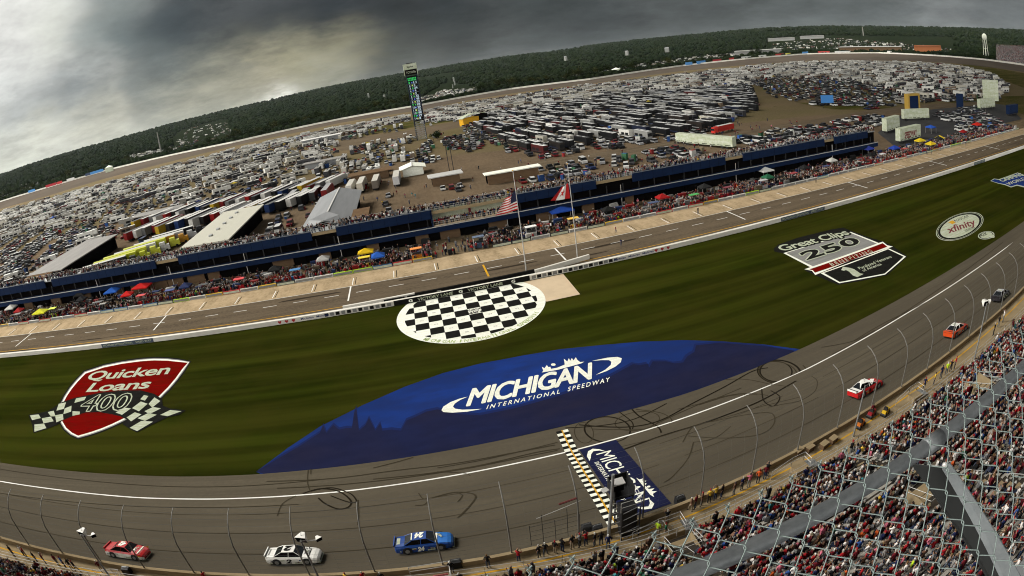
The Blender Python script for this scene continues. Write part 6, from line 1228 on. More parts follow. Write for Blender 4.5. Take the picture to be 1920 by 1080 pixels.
def put(k, x, y, rot, cols, nm, zone, chk=True):
    c, s = abs(math.cos(rot)), abs(math.sin(rot)); L = {'sedan': 4.7, 'suv': 4.8, 'pickup': 5.6, 'van': 5.5, 'trailer': 9, 'trailer_long': 11, 'fifth': 11, 'motorhome': 8.5, 'motorhome_big': 10.5, 'coach': 13, 'hauler': 21}[k]; W = 2.0 if L < 6 else 2.6
    r = ((L*c+W*s)/2+.1, (L*s+W*c)/2+.1)
    if chk and not free(x, y, r): return False
    occ.setdefault((int(x//12), int(y//12)), []).append((x, y, r)); veh.append((k, x, y, rot, cols, nm, zone)); return True
def fill(pxs, kinds, zone, px_=4.4, py_=9.8, rot=90, spread=.06, jit=.9, prob=.92, aisle=0, ground=False, blk=True):
    P = pxs if ground else [tuple(U(*p)[:2]) for p in pxs]; xs = [p[0] for p in P]; ys = [p[1] for p in P]; R = R_(rot-90); ca, sa = math.cos(R), math.sin(R); cx, cy = np.mean(xs), np.mean(ys)
    D = max(max(xs)-min(xs), max(ys)-min(ys)); ks, ws = zip(*kinds); v = -D; row = 0
    while v < D:
        u = -D+random.uniform(0, px_)
        while u < D:
            x, y = cx+u*ca-v*sa, cy+u*sa+v*ca; u += px_*random.uniform(.92, 1.12)
            if not inpoly(x, y, P): continue
            if blk and any(a < x < b and c < y < d for a, b, c, d in BLK): continue
            if any(inpoly(x, y, Q) for Q in ROADS): continue
            if random.random() > prob: continue
            k = random.choices(ks, ws)[0]; cols, nm = veh_cols(k)
            put(k, x+random.uniform(-jit, jit)*.4, y+random.uniform(-jit, jit), R_(rot)+random.uniform(-spread, spread)+(math.pi if random.random() < .5 else 0), cols, nm, zone)
        row += 1; v += py_ if not (aisle and row % aisle == 0) else py_+6.5
RVK = [('trailer', 3), ('trailer_long', 3), ('fifth', 3), ('motorhome', 3), ('motorhome_big', 2)]; CK = [('sedan', 4), ('suv', 4), ('pickup', 3), ('van', 1)]; RVK = RVK+[('suv', 4), ('pickup', 3), ('sedan', 2)]
# transporters in rows, coloured
HC = [((.50, .50, .47), 'white'), ((.36, .24, .015), 'yellow'), ((.008, .008, .008), 'black'), ((.22, .01, .01), 'red'), ((.12, .008, .01), 'maroon'), ((.012, .03, .10), 'blue'), ((.008, .008, .008), 'black'), ((.10, .10, .10), 'grey'), ((.015, .015, .018), 'charcoal'), ((.42, .41, .38), 'pale grey')]
def haul(x, y, col, nm, zone, rot=67): 
    c, t = col; put('hauler', x, y, R_(rot), [c, t, c, c], nm, zone, False)
for i in range(8): x = 0; c = [(.02, .02, .02), (.42, .46, .02), (.50, .52, .04), (.50, .50, .47), (.48, .50, .05), (.42, .2, .015), (.4, .4, .4), (.012, .012, .012), (.3, .3, .3)][i]; haul(-104+i*2.2, 166+i*4.3, (c, (.50, .50, .47) if i not in (1, 2, 4) else (.46, .48, .03)), ['black', 'lime yellow', 'lime', 'white', 'pale yellow', 'orange', 'light grey', 'dark', 'grey'][i], 'between flat and cream garages', 24)
for i in range(20):
    x = -118+i*4.1; c, n = HC[(i*7+3) % 10]; t = (.55, .55, .52) if (i % 3) else c; haul(x, 222+(i % 4)*1.7, (c, (.50, .49, .46) if i % 4 else (.06, .06, .06)), n, 'in the near transporter row')
for i in range(24):
    x = -128+i*4.2; c, n = HC[(i*3+1) % 10]; t = (.5, .5, .48) if (i % 4) else c; haul(x, 250+(i % 3)*2.1, (c, (.46, .45, .42) if i % 3 else (.05, .05, .055)), n, 'in the far transporter row')
for x, c, n in ((-24, (.55, .54, .50), 'white'), (-19.5, (.50, .46, .38), 'cream'), (-13.5, (.14, .12, .1), 'dark brown'), (-5, (.5, .5, .5), 'pale grey'), (-34, (.16, .012, .012), 'maroon'), (-39, (.03, .03, .03), 'black'), (-44, (.03, .25, .05), 'green'), (-49, (.02, .02, .02), 'charcoal')): haul(x, 231, (c, (.5, .48, .42) if x > -30 else (.3, .3, .3)), n, 'behind the gabled garage', 88)
fill([(0, 398), (100, 372), (200, 346), (320, 313), (437, 283), (560, 256), (640, 240), (765, 218), (765, 228), (640, 252), (520, 275), (420, 300), (300, 335), (150, 378), (0, 425)], RVK+[('suv', 3), ('pickup', 3)], 'along the back straight', 4.3, 9.3, rot=10, spread=.2)
fill([(0, 425), (150, 378), (300, 335), (420, 300), (470, 300), (420, 335), (330, 375), (230, 405), (190, 420), (100, 430), (0, 452)], RVK+[('suv', 3), ('sedan', 3), ('pickup', 2)], 'in the left camping field', 4.0, 9.0, rot=22, spread=.16)
fill([(0, 452), (100, 430), (205, 420), (215, 432), (160, 450), (100, 482), (60, 498), (0, 545)], CK, 'in the left edge car park', 3.0, 6.2, rot=20, aisle=3)
fill([(470, 300), (560, 290), (580, 292), (560, 330), (500, 345), (430, 365), (330, 378), (420, 335)], RVK+[('coach', 1)], 'behind the transporter rows', 4.0, 9.2, rot=35, spread=.12)
fill([(570, 268), (640, 256), (760, 236), (765, 245), (700, 262), (640, 280), (580, 285)], RVK+CK, 'far left of the scoring tower', 5, 10, prob=.7)
fill([(655, 262), (760, 252), (790, 262), (745, 285), (660, 290)], RVK+CK*2, 'at the left of the scoring tower base', 4.5, 9, prob=.8)
fill([(790, 232), (800, 208), (860, 198), (1000, 180), (1280, 141), (1400, 128), (1400, 150), (1280, 168), (1150, 178), (1000, 205), (900, 216), (870, 225)], RVK+[('suv', 2), ('pickup', 2)], 'right of the scoring tower', 4.3, 9.4, rot=165, spread=.2)
fill([(900, 222), (1000, 205), (1150, 182), (1280, 172), (1380, 168), (1425, 200), (1400, 215), (1340, 240), (1200, 262), (1090, 276), (1005, 292), (960, 275), (890, 240)], [('coach', 8), ('motorhome_big', 1.2), ('suv', 1), ('pickup', .6)], 'in the middle coach lot', 4.5, 14.4, rot=97, prob=.95)
fill([(1005, 292), (1100, 277), (1340, 240), (1350, 247), (1200, 272), (1010, 302)], CK, 'along the coach lot edge', 3.1, 6.5, prob=.7)
fill([(1400, 125), (1513, 117), (1647, 117), (1780, 123), (1850, 138), (1890, 160), (1885, 175), (1800, 180), (1700, 180), (1640, 160), (1560, 150), (1480, 148), (1400, 155)], RVK+[('suv', 2), ('pickup', 2)], 'inside the far turn', 4.4, 9.6, rot=170, spread=.25)
fill([(1650, 165), (1700, 180), (1850, 178), (1870, 188), (1740, 187), (1690, 186)], RVK, 'in the nearest far turn row', 5.2, 12)
fill([(1425, 152), (1480, 150), (1560, 153), (1640, 163), (1690, 192), (1640, 195), (1480, 190), (1440, 180)], CK, 'in the far turn car park', 3.1, 6.4, rot=60, aisle=2)
fill([(1515, 192), (1640, 192), (1685, 200), (1600, 200), (1520, 198)], CK, 'on grass by the blue screen', 3.4, 6.8)
fill([(1300, 175), (1400, 160), (1410, 165), (1420, 180), (1380, 172)], CK, 'above the coach lot', 3.1, 6.6)
fill([(1280, 140), (1400, 150), (1405, 160), (1300, 172), (1280, 168)], CK+RVK, 'beside the grass patch', 4, 9)
for L, z in (([(1010, 318), (1060, 302), (1085, 312), (1100, 330), (1060, 338)], 'right of the narrow shelter'), ([(1090, 295), (1130, 284), (1210, 300), (1170, 320)], 'behind the right flag'), ([(1170, 285), (1250, 268), (1330, 262), (1370, 272), (1340, 290), (1260, 302)], 'near the long cream trailer'),
             ([(925, 345), (960, 322), (975, 322), (1000, 335), (1000, 345)], 'below the narrow shelter'), ([(1395, 262), (1480, 248), (1560, 240), (1640, 225), (1680, 228), (1640, 240), (1560, 252), (1400, 283)], 'behind the right pit building'), ([(1360, 250), (1400, 245), (1500, 232), (1640, 218), (1660, 222), (1560, 236), (1400, 258)], 'upper rows behind the right pit building'),
             ([(780, 290), (790, 272), (810, 262), (812, 272), (800, 296), (780, 300)], 'in single file below the tower'), ([(770, 303), (800, 295), (830, 297), (808, 308), (775, 308)], 'left of the flat office'), ([(820, 345), (835, 332), (865, 335), (868, 358), (828, 360)], 'in the brown lot cluster'),
             ([(870, 245), (900, 238), (915, 262), (905, 268), (880, 268)], 'beside the coach lot corner'), ([(830, 262), (880, 252), (910, 275), (880, 285), (835, 280)], 'in the yard right of tower'), ([(1455, 240), (1520, 225), (1640, 200), (1650, 206), (1540, 228)], 'along the service road'), ([(1740, 215), (1830, 205), (1870, 225), (1790, 235)], 'on dark asphalt at right'), ([(1790, 235), (1880, 228), (1890, 240), (1800, 248)], 'on asphalt nearest the pits')):
    fill(L, CK, z, 3.0, 6.0, rot=90 if 'flag' not in z else 70, prob=.88)
fill([(800, 206), (810, 205), (830, 268), (810, 268)], CK, 'near the tower', 3.5, 7, prob=.3)
MIX = RVK+[('suv', 3), ('sedan', 3), ('pickup', 3)]
fill([(-240, 146), (-142, 146), (-142, 212), (-118, 214), (-112, 245), (-150, 262), (-260, 262)], CK+[('trailer', 2), ('fifth', 1.5), ('motorhome', 1)], 'left of the flat roofed garage', 3.4, 7.5, rot=24, prob=.86, ground=True)
fill([(-120, 148), (-108, 148), (-108, 160), (-120, 160)], CK, 'beside the flat roofed garage', 3, 6, ground=True, prob=.6)
fill([(-112, 204), (-75, 204), (-52, 209), (-30, 207), (-28, 212), (-60, 214), (-112, 212)], CK, 'between garages and transporters', 3.2, 6.2, ground=True, prob=.7)
fill([(-53, 158), (-37, 158), (-37, 205), (-53, 205)], CK+[('van', 2)], 'between cream and gabled garages', 3.4, 7.5, ground=True, prob=.45)
fill([(-12, 160), (-6, 160), (-8, 205), (-14, 205)], CK+[('trailer', 1)], 'right of the gabled garage', 3.2, 6.6, ground=True, prob=.55)
fill([(-50, 268), (10, 262), (12, 300), (-20, 330), (-52, 326)], RVK+CK, 'behind the tan shelter', 4.6, 9.5, ground=True, prob=.6)
fill([(-128, 270), (-52, 270), (-52, 285), (-128, 290)], MIX, 'right behind the far transporter row', 3.8, 8.4, rot=40, ground=True, prob=.85)
fill([(0, 398), (100, 372), (200, 346), (320, 313), (437, 283), (560, 256), (640, 240), (700, 250), (640, 285), (600, 300), (565, 335), (500, 352), (430, 372), (330, 385), (230, 412), (215, 432), (160, 452), (60, 500), (0, 548)], MIX, 'scattered over the left camping field', 3.8, 8.2, rot=15, spread=.3, prob=.6)
fill([(215, 440), (230, 420), (330, 392), (350, 400), (250, 430)], CK+[('motorhome', 1)], 'between field and transporter rows', 3.6, 7, prob=.7)
fill([(590, 300), (650, 290), (770, 285), (780, 300), (700, 312), (600, 322)], CK+[('motorhome', 2), ('trailer', 2)], 'on the brown lot right of the marquee', 4, 9, prob=.42)
fill([(800, 206), (1400, 128), (1420, 165), (1400, 215), (1340, 240), (1100, 277), (1005, 300), (960, 290), (870, 240)], CK+[('motorhome', 1)], 'squeezed into the coach lot', 3.4, 6.6, prob=.75)
fill([(1400, 125), (1647, 117), (1780, 123), (1890, 160), (1870, 188), (1690, 195), (1500, 195), (1410, 165)], CK+[('trailer', 2)], 'squeezed in among the far turn campers', 3.6, 7.0, prob=.6)
fill([(1010, 305), (1200, 292), (1380, 262), (1640, 222), (1690, 232), (1560, 262), (1400, 284), (1330, 290), (1100, 330), (1010, 345)], CK, 'loosely parked behind the pit building', 3.4, 6.6, prob=.38)
# outside the back straight
def beyond(pxs, k, zone, n, z=0):
    P = [tuple(U(*p)[:2]) for p in pxs]; xs = [p[0] for p in P]; ys = [p[1] for p in P]; c = 0; t = 0
    while c < n and t < n*30:
        t += 1; x, y = random.uniform(min(xs), max(xs)), random.uniform(min(ys), max(ys))
        if inpoly(x, y, P): kk = random.choices([q[0] for q in k], [q[1] for q in k])[0]; cols, nm = veh_cols(kk); c += put(kk, x, y, random.uniform(0, 3.14), cols, nm, zone)
beyond([(320, 285), (420, 262), (440, 258), (430, 240), (360, 255), (330, 270)], RVK+CK, 'in the camping clearing beyond the back straight', 150); beyond([(790, 193), (900, 174), (895, 166), (830, 172), (790, 185)], RVK, 'just beyond the back straight behind the tower', 120)
beyond([(640, 219), (780, 196), (778, 191), (640, 212)], RVK, 'just beyond the back straight left of the tower', 90); beyond([(1000, 157), (1107, 143), (1280, 117), (1400, 106), (1400, 102), (1280, 112), (1100, 138)], RVK+CK, 'just beyond the track before the far turn', 260); beyond([(250, 300), (330, 283), (328, 277), (245, 295)], RVK+CK, 'beyond the wall at the left', 110)
beyond([(1440, 100), (1600, 96), (1780, 100), (1785, 96), (1700, 90), (1560, 88), (1450, 95)], RVK+CK, 'in the camping ground beyond the far turn', 420); beyond([(0, 372), (80, 348), (75, 342), (0, 364)], RVK, 'beyond the wall at the far left', 50)
cat = lambda k: 'car' if k in ('sedan', 'suv', 'pickup', 'van') else 'coach' if k == 'coach' else 'hauler' if k == 'hauler' else 'camper'
PX = project(np.array([(v[1], v[2], 1.) for v in veh])); groups = {'car': [], 'coach': [], 'hauler': [], 'camper': []}; rest = []
for v, (px, py) in zip(veh, PX):
    inside = -5 < px < 1925 and -5 < py < 1085; groups[cat(v[0])].append((0 if inside else 1, math.dist(v[1:3], (0, 0)), v, px, py))
vm = attr_mat('vehicle_paint', .4, .15, .25); M['vpaint'] = vm
GN = {'car': 'cars parked in the infield', 'coach': 'dark motor coaches in the infield coach lot', 'hauler': 'race transporters parked behind the garages', 'camper': 'campers parked in the infield'}
NM = {'sedan': 'parked_car', 'suv': 'parked_car', 'pickup': 'pickup_truck', 'van': 'parked_van', 'coach': 'motor_coach', 'hauler': 'transporter_truck', 'trailer': 'camper_trailer', 'trailer_long': 'camper_trailer', 'fifth': 'camper_trailer', 'motorhome': 'motorhome', 'motorhome_big': 'motorhome'}
DS = {'sedan': 'saloon car', 'suv': 'sport utility car', 'pickup': 'pickup truck', 'van': 'van', 'coach': 'motor coach', 'hauler': 'race transporter', 'trailer': 'camper trailer', 'trailer_long': 'long camper trailer', 'fifth': 'tall fifth wheel camper', 'motorhome': 'motorhome', 'motorhome_big': 'big motorhome'}
CT = {'car': 'car', 'coach': 'coach', 'hauler': 'truck', 'camper': 'camper'}; mcache = {}; seen = {}
def veh_mesh(k, cols):
    key = (k,)+tuple(round(v, 1) if v > .3 else round(v, 2) for c in cols[:2] for v in c)+(tuple(cols[3]),)
    if key not in mcache:
        src = VT[k]; m = MB(); m.v, m.f, m.m, m.mats = src.v, src.f, src.m, [vm]; m.c = [cols[c] if isinstance(c, int) else c for c in src.c]; mcache[key] = m.mesh(NM[k])
    return mcache[key]
LIM = {'car': 290, 'coach': 150, 'hauler': 80, 'camper': 290}; ORD = ['', 'second ', 'third ', 'fourth ', 'fifth ', 'sixth ', 'seventh ', 'eighth ', 'ninth ', 'tenth ']
for g, L in groups.items():
    L.sort(key=lambda q: (q[0], q[1])); head = sorted(L[:LIM[g]], key=lambda q: q[3])
    rest += [q[2] for q in L[LIM[g]:]]
    for _, d, v, px, py in head:
        k, x, y, rot, cols, nm, zone = v; lab = '%s %s %s' % (nm, DS[k], zone); n = seen.get(lab, 0); seen[lab] = n+1
        if n: lab = '%s, %s from left' % (lab, ordw(n+1))
        o = link_mesh(NM[k], veh_mesh(k, cols)); o.location = (x, y, .04); o.rotation_euler = (0, 0, rot); s = random.uniform(.97, 1.04); o.scale = (s, s, s); tag(o, lab, CT[g], GN[g])
mass('parked_vehicles', VQ, [(k, x, y, .04 if math.hypot(x, y) < 1300 else landz(x, y)+.3, rot, 1., [tuple(c) for c in cols]) for k, x, y, rot, cols, nm, z in rest], vm, kind='stuff', label='far mass of campers and cars filling the infield and the camping grounds')
# low clutter of the camping fields: awnings, folding chairs, people
cl = []
for q in random.sample(veh, min(len(veh), 5200)):
    x, y = q[1]+random.uniform(-3.5, 3.5), q[2]+random.uniform(-4, 4)
    if random.random() < .16 and cat(q[0]) == 'camper': cl.append(('awning', x, y, .04, random.uniform(-.2, .2), random.uniform(.8, 1.3), [vary(random.choice([(.5, .5, .47), (.02, .07, .3), (.3, .02, .02), (.03, .13, .07), (.5, .5, .47), (.3, .28, .24), (.02, .03, .1), (.45, .35, .05)])), (.3, .3, .3)])); continue
    if random.random() < .55: cl.append(('crate', x, y, .04, random.uniform(0, 3), random.uniform(.6, 2.2), [vary(random.choice([(.02, .02, .02), (.2, .02, .02), (.5, .5, .47), (.03, .08, .25), (.04, .12, .06), (.2, .16, .1)])), vary(random.choice([(.02, .02, .02), (.25, .02, .02), (.55, .55, .5), (.03, .1, .3), (.05, .15, .08), (.25, .2, .13)]))]))
    else: cl.append(('stand', x, y, .04, random.uniform(0, 6), 1., pcols()))
mass('campsite_clutter', EQ, cl, M['cloth'], kind='stuff', label='awnings, boxes and people scattered between the campers')
print('VEHICLES', {k: len(v) for k, v in groups.items()}, 'crowd', len(crowd), 'crew', len(crew))
# ------------------------------------------------------------------ trees and forest
def blob(seed, n=2):
    r = np.random.default_rng(seed); m = MB(); g = np.linspace(-1, 1, n+1); idx = {}
    def vid(p):
        k = tuple(np.round(p, 4))
        if k not in idx:
            q = np.array(p)/np.linalg.norm(p); f = 1+.5*(r.random()-.5); q = q*f; idx[k] = len(m.v); m.v.append((q[0], q[1], max(-.3, q[2])*1.0))
        return idx[k]
    for ax in range(3):
        for s in (-1, 1):
            for i in range(n):
                for j in range(n):
                    qs = []
                    for a, b in ((i, j), (i+1, j), (i+1, j+1), (i, j+1)):
                        p = [0, 0, 0]; p[ax] = s; p[(ax+1) % 3] = g[a]; p[(ax+2) % 3] = g[b]; qs.append(vid(p))
                    m.face(qs if s > 0 else qs[::-1], M['forest'], 0)
    return quads(m)
BL = {i: blob(i) for i in range(5)}
oxy = np.array([(p[0], p[1]) for p in loopO]); mid = oxy.mean(0)
def outside(x, y, m=0.):
    v = np.array([x, y])-mid; s = 1-m/np.linalg.norm(v); q = mid+v*s; return not inpoly(q[0], q[1], [tuple(a) for a in oxy])
CLEAR = [[tuple(U(*p)[:2]) for p in L] for L in ([(320, 290), (440, 262), (432, 238), (355, 252), (325, 268)], [(785, 198), (900, 176), (895, 164), (850, 160), (855, 140), (845, 140), (838, 162), (785, 184)], [(1430, 104), (1790, 104), (1790, 86), (1690, 84), (1560, 84), (1440, 92)], [(240, 305), (335, 284), (330, 276), (240, 295)], [(1000, 160), (1400, 108), (1400, 101), (1100, 137)])]
items = []; t = 0
while len(items) < 36000 and t < 190000:
    t += 1; az = R_(random.uniform(-62, 88)); r = 650+(5200-650)*random.random()**1.35; x, y = r*math.sin(az), r*math.cos(az)
    if r < 2600 and (not outside(x, y, 28) or any(inpoly(x, y, c) for c in CLEAR)): continue
    if math.sin(x*.0031+1)*math.sin(y*.0023+2) > .86: continue
    s = random.uniform(4.2, 7.5)*(1+max(0, r-1300)/4500); items.append((random.randrange(5), x, y, landz(x, y)+s*.35, random.uniform(0, 6.28), s, [(1, 1, 1)]))
mass('forest', BL, items, M['forest'], kind='stuff', label='dark continuous woodland beyond the race track')
def crown_mesh(seed, n=420, m='leaf'):
    r = np.random.default_rng(seed); mb = MB(); lob = [(r.normal(0, .42), r.normal(0, .42), r.uniform(-.35, .5), r.uniform(.38, .62)) for _ in range(9)]
    for i in range(n):
        l = lob[i % 9]; d = r.normal(size=3); d /= np.linalg.norm(d); c = np.array(l[:3])+d*l[3]*r.uniform(.55, 1.05); s = r.uniform(.09, .17); a, b = r.normal(size=3), r.normal(size=3); a /= np.linalg.norm(a); b = np.cross(a, b); b /= np.linalg.norm(b)
        mb.poly([c-a*s, c+b*s*.7, c+a*s, c-b*s*.7], M[m])
    return mb.mesh('crown')
CR = [crown_mesh(i, m='leaf' if i % 3 else 'leaf2') for i in range(5)]
tk = MB(); tk.tube([(0, 0, -.5), (.05, 0, .5), (0, .05, 1.1)], [.07, .05, .02], M['bark'], 6); tk.tube([(0, 0, .55), (.22, .1, .95)], [.03, .01], M['bark'], 4); tk.tube([(0, 0, .5), (-.2, -.12, .9)], [.03, .01], M['bark'], 4); TKM = tk.mesh('trunk')
lx = [p[0] for p in OUT_PX]; ly = [p[1] for p in OUT_PX]; tc = 0
for k in range(150):
    px = (k+random.random())*1900/150; py = np.interp(px, lx, ly)-random.uniform(3, 6.5); g = U(px, py)
    if not outside(g[0], g[1], 25) or any(inpoly(g[0], g[1], c) for c in CLEAR) or px > 1450: continue
    h = random.uniform(12, 19)*(1.0 if g[0] < 300 else 1.2); z = landz(g[0], g[1]); tc += 1
    r = empty('broadleaf_tree', (g[0], g[1], z), random.uniform(0, 6.28)); cr = link_mesh('crown', CR[k % 5], r); cr.location = (0, 0, h*.6); w = h*random.uniform(.42, .6); cr.scale = (w, w, h*.5); tr = link_mesh('trunk', TKM, r); tr.scale = (h*.5, h*.5, h*.55)
    tag(r, '%s leafy tree, %s from the left behind the back straight' % ('olive green' if (k % 5) % 3 == 0 else 'dark green', ordw(tc)), 'tree', 'trees along the back straight')
r = empty('broadleaf_tree', (22, 362, 0), label='small round dark tree standing right beside the scoring tower base', cat='tree'); cr = link_mesh('crown', CR[1], r); cr.location = (0, 0, 3.4); cr.scale = (3.4, 3.4, 2.8); tr = link_mesh('trunk', TKM, r); tr.scale = (4, 4, 3)
# boards along the far wall
BC = [(.40, .03, .03), (.55, .54, .52), (.06, .22, .50), (.35, .02, .03), (.5, .5, .48), (.55, .50, .08), (.08, .25, .55), (.5, .5, .5), (.03, .05, .1)]; BN = ['red', 'white', 'light blue', 'dark red', 'pale grey', 'yellow', 'sky blue', 'grey white', 'navy']
for i, (px, w) in enumerate([(60, 16), (96, 22), (112, 12), (133, 16), (182, 26), (165, 10), (1292, 16), (1315, 22), (1345, 24), (1372, 16), (1400, 26), (1430, 22), (1462, 26), (1478, 18), (1510, 26), (1545, 30), (1575, 24), (1590, 16), (1640, 20), (1668, 18)]):
    py = np.interp(px, lx, ly)-1.5; g = U(px, py+1, 4); g2 = U(px+2, np.interp(px+2, lx, ly)-.5, 4); rz = math.atan2(g2[1]-g[1], g2[0]-g[0]); c = [2, 3, 0, 1, 2, 8, 6, 2, 3, 0, 4, 1, 0, 5, 6, 0, 7, 1, 8, 4][i]
    board(None, w, 5.0 if px > 1000 else 4.2, simple('far_board_%d' % c, BC[c]), '%s advertising board, %s from left along the far track wall' % (BN[c], ordw(i+1)), 4.5, D=g, rz=rz)
for i, (pa, pb, h, m, lab) in enumerate([((1378, 103), (1465, 96), 14, 'mgrey', 'long low grey building beyond the far turn, left one'), ((1575, 96), (1690, 93), 16, 'tanwall', 'long tan building beyond the far turn'), ((1715, 98), (1765, 99), 26, 'orange', 'orange brown building beyond the far turn near the water tower'), ((1440, 75), (1490, 72), 8, 'mgrey', 'pale buildings in the woods on the hill left of centre'), ((1500, 70), (1545, 69), 8, 'mgrey', 'pale buildings in the woods on the hill, second group')]):
    z = landz(*U(*pa)[:2]); D = math.dist(U(*pa), CAM) if i < 3 else 2300
    D = min(D, 1500 if i < 3 else 2300); a, b = UD(*pa, D), UD(*pb, D); r = empty('building', ((a[0]+b[0])/2, (a[1]+b[1])/2, 0), label=lab, cat='building'); z0 = min(a[2], b[2])-6
    mb = MB(); mb.obox(a, b, 26, z0, z0+6+h*.62, M[m]); under(r, mb, 'wall'); mb = MB(); mb.obox(a, b, 29, z0+6+h*.62, z0+7+h*.62, M['rail'] if m != 'orange' else M['orange']); under(r, mb, 'roof')
for i, (px, py, w) in enumerate([(1155, 130, 16), (204, 313, 14), (850, 145, 9), (852, 152, 8), (848, 158, 8), (1060, 106, 20), (1175, 96, 20), (1250, 90, 26), (720, 178, 12), (690, 175, 10), (560, 208, 0), (433, 243, 12)]):
    if not w: continue
    w = w if i < 2 else w*.42
    D = 1000 if i < 2 else 1500; a = UD(px, py, D); nm = 'white_tent' if i < 2 else 'farm_house'; r = empty(nm, (a[0], a[1], a[2]-5), R_(20*i), label=['white peaked tent beside the red stand beyond the track', 'white peaked tent beyond the wall at the left', 'highest pale house in the clearing behind the tower', 'middle pale house in the clearing behind the tower', 'lowest pale house in the clearing behind the tower', 'long pale farm building in the distant woods', 'second pale farm building in the distant woods', 'widest pale farm building in the distant woods', 'pale house in the woods just left of the tower', 'pale barn in the woods left of the tower', '', 'white house at the edge of the left clearing'][i], cat='tent' if i < 2 else 'house')
    mb = MB(); mb.box(-w/2, w/2, -w*.3, w*.3, -6, 4.5 if i > 1 else 5, M['mgrey' if i > 1 else 'mcream']); mb.build('wall', r); mb = MB(); b0 = [(-w/2, -w*.33), (w/2, -w*.33), (w/2, w*.33), (-w/2, w*.33)]; hh = 4.5
    mb.loft([[(x*1.05, y, hh) for x, y in b0], [(x*(.9 if i > 1 else .06), y*.05, hh+w*.22) for x, y in b0]], M['mwhite' if i < 2 else 'greyroof']); mb.build('roof', r)
# far grandstand at the right edge
A0, B0, A1, B1 = UD(1868, 118, 930), UD(1990, 143, 900), UD(1868, 86, 985), UD(1990, 92, 960); fs = empty('far_grandstand', (A0[0], A0[1], 0), label='distant packed grandstand at the right edge beyond the far turn', cat='grandstand')
mb = MB(); n = 26
for i in range(n):
    P = [A0+(A1-A0)*i/n, B0+(B1-B0)*i/n, B0+(B1-B0)*(i+1)/n, A0+(A1-A0)*(i+1)/n]; z = P[0][2]; zb = P[1][2]
    mb.poly([P[0], P[1], (P[2][0], P[2][1], P[1][2]), (P[3][0], P[3][1], P[0][2])], M['seat']); mb.poly([(P[2][0], P[2][1], P[1][2]), (P[3][0], P[3][1], P[0][2]), P[3], P[2]], M['deck'])
mb.poly([A0, B0, (B0[0], B0[1], 0), (A0[0], A0[1], 0)][::-1], M['concourse']); mb.poly([A0, A1, (A1[0], A1[1], 0), (A0[0], A0[1], 0)], M['deck']); under(fs, mb, 'seating_deck')
fc = []
for i in range(n):
    for k in range(150):
        if random.random() < .82: u = (k+random.random())/150; p = (A0+(A1-A0)*(i+.3)/n)*(1-u)+(B0+(B1-B0)*(i+.3)/n)*u; fc.append(('stand', p[0], p[1], p[2]-.1, 3.5, 1.9, [random.choice([(.6, .58, .56), (.45, .42, .45), (.5, .3, .32), (.3, .03, .04), (.2, .2, .25), (.06, .06, .08), (.55, .52, .5)]), (.4, .28, .22), (.3, .28, .26), (.2, .2, .2)]))
mass('far_crowd', LP, fc, M['cloth'], kind='stuff', label='crowd filling the distant grandstand at the right edge')
# ------------------------------------------------------------------ sky and light
W = bpy.data.worlds.new('World'); S.world = W; W.use_nodes = True; t = NT(W.node_tree); bg = t.n['Background']; bg.inputs['Strength'].default_value = .1
HAZE = 8e-6
SUN_AZ, SUN_EL = R_(-62), R_(42)
sky = t.new('ShaderNodeTexSky', sky_type='NISHITA', sun_disc=False, sun_elevation=SUN_EL, sun_rotation=SUN_AZ, air_density=1.2, dust_density=3.0)
geo = t.new('ShaderNodeTexCoord'); nrm = t.new('ShaderNodeVectorMath', operation='NORMALIZE'); t.link(geo.outputs['Generated'], nrm.inputs[0]); D0_ = nrm.outputs[0]
sep = t.new('ShaderNodeSeparateXYZ'); t.link(D0_, sep.inputs[0])
zc = t.new('ShaderNodeMath', operation='MAXIMUM'); t.link(sep.outputs['Z'], zc.inputs[0]); zc.inputs[1].default_value = 0.0
za = t.new('ShaderNodeMath', operation='ADD'); t.link(zc.outputs[0], za.inputs[0]); za.inputs[1].default_value = .26
inv = t.new('ShaderNodeMath', operation='DIVIDE'); inv.inputs[0].default_value = 1; t.link(za.outputs[0], inv.inputs[1])
pl = t.new('ShaderNodeVectorMath', operation='SCALE'); t.link(D0_, pl.inputs[0]); t.link(inv.outputs[0], pl.inputs['Scale'])
n1_ = t.new('ShaderNodeTexNoise', i_Scale=1.3, i_Detail=6., i_Roughness=.55); t.link(pl.outputs[0], n1_.inputs['Vector'])
n2_ = t.new('ShaderNodeTexNoise', i_Scale=4.2, i_Detail=7., i_Roughness=.62); t.link(pl.outputs[0], n2_.inputs['Vector'])
off = t.new('ShaderNodeVectorMath', operation='SUBTRACT'); t.link(n1_.outputs['Color'], off.inputs[0]); off.inputs[1].default_value = (.5, .5, .5)
off2 = t.new('ShaderNodeVectorMath', operation='MULTIPLY'); t.link(off.outputs[0], off2.inputs[0]); off2.inputs[1].default_value = (.15, .15, .055)
of3 = t.new('ShaderNodeVectorMath', operation='SUBTRACT'); t.link(n2_.outputs['Color'], of3.inputs[0]); of3.inputs[1].default_value = (.5, .5, .5)
of4 = t.new('ShaderNodeVectorMath', operation='MULTIPLY'); t.link(of3.outputs[0], of4.inputs[0]); of4.inputs[1].default_value = (.11, .11, .07)
sm = t.new('ShaderNodeVectorMath', operation='ADD'); t.link(D0_, sm.inputs[0]); t.link(off2.outputs[0], sm.inputs[1]); sm2 = t.new('ShaderNodeVectorMath', operation='ADD'); t.link(sm.outputs[0], sm2.inputs[0]); t.link(of4.outputs[0], sm2.inputs[1])
dn = t.new('ShaderNodeVectorMath', operation='NORMALIZE'); t.link(sm2.outputs[0], dn.inputs[0])
def dirv(az, el): a, e = R_(az), R_(el); return (math.sin(a)*math.cos(e), math.cos(a)*math.cos(e), math.sin(e))
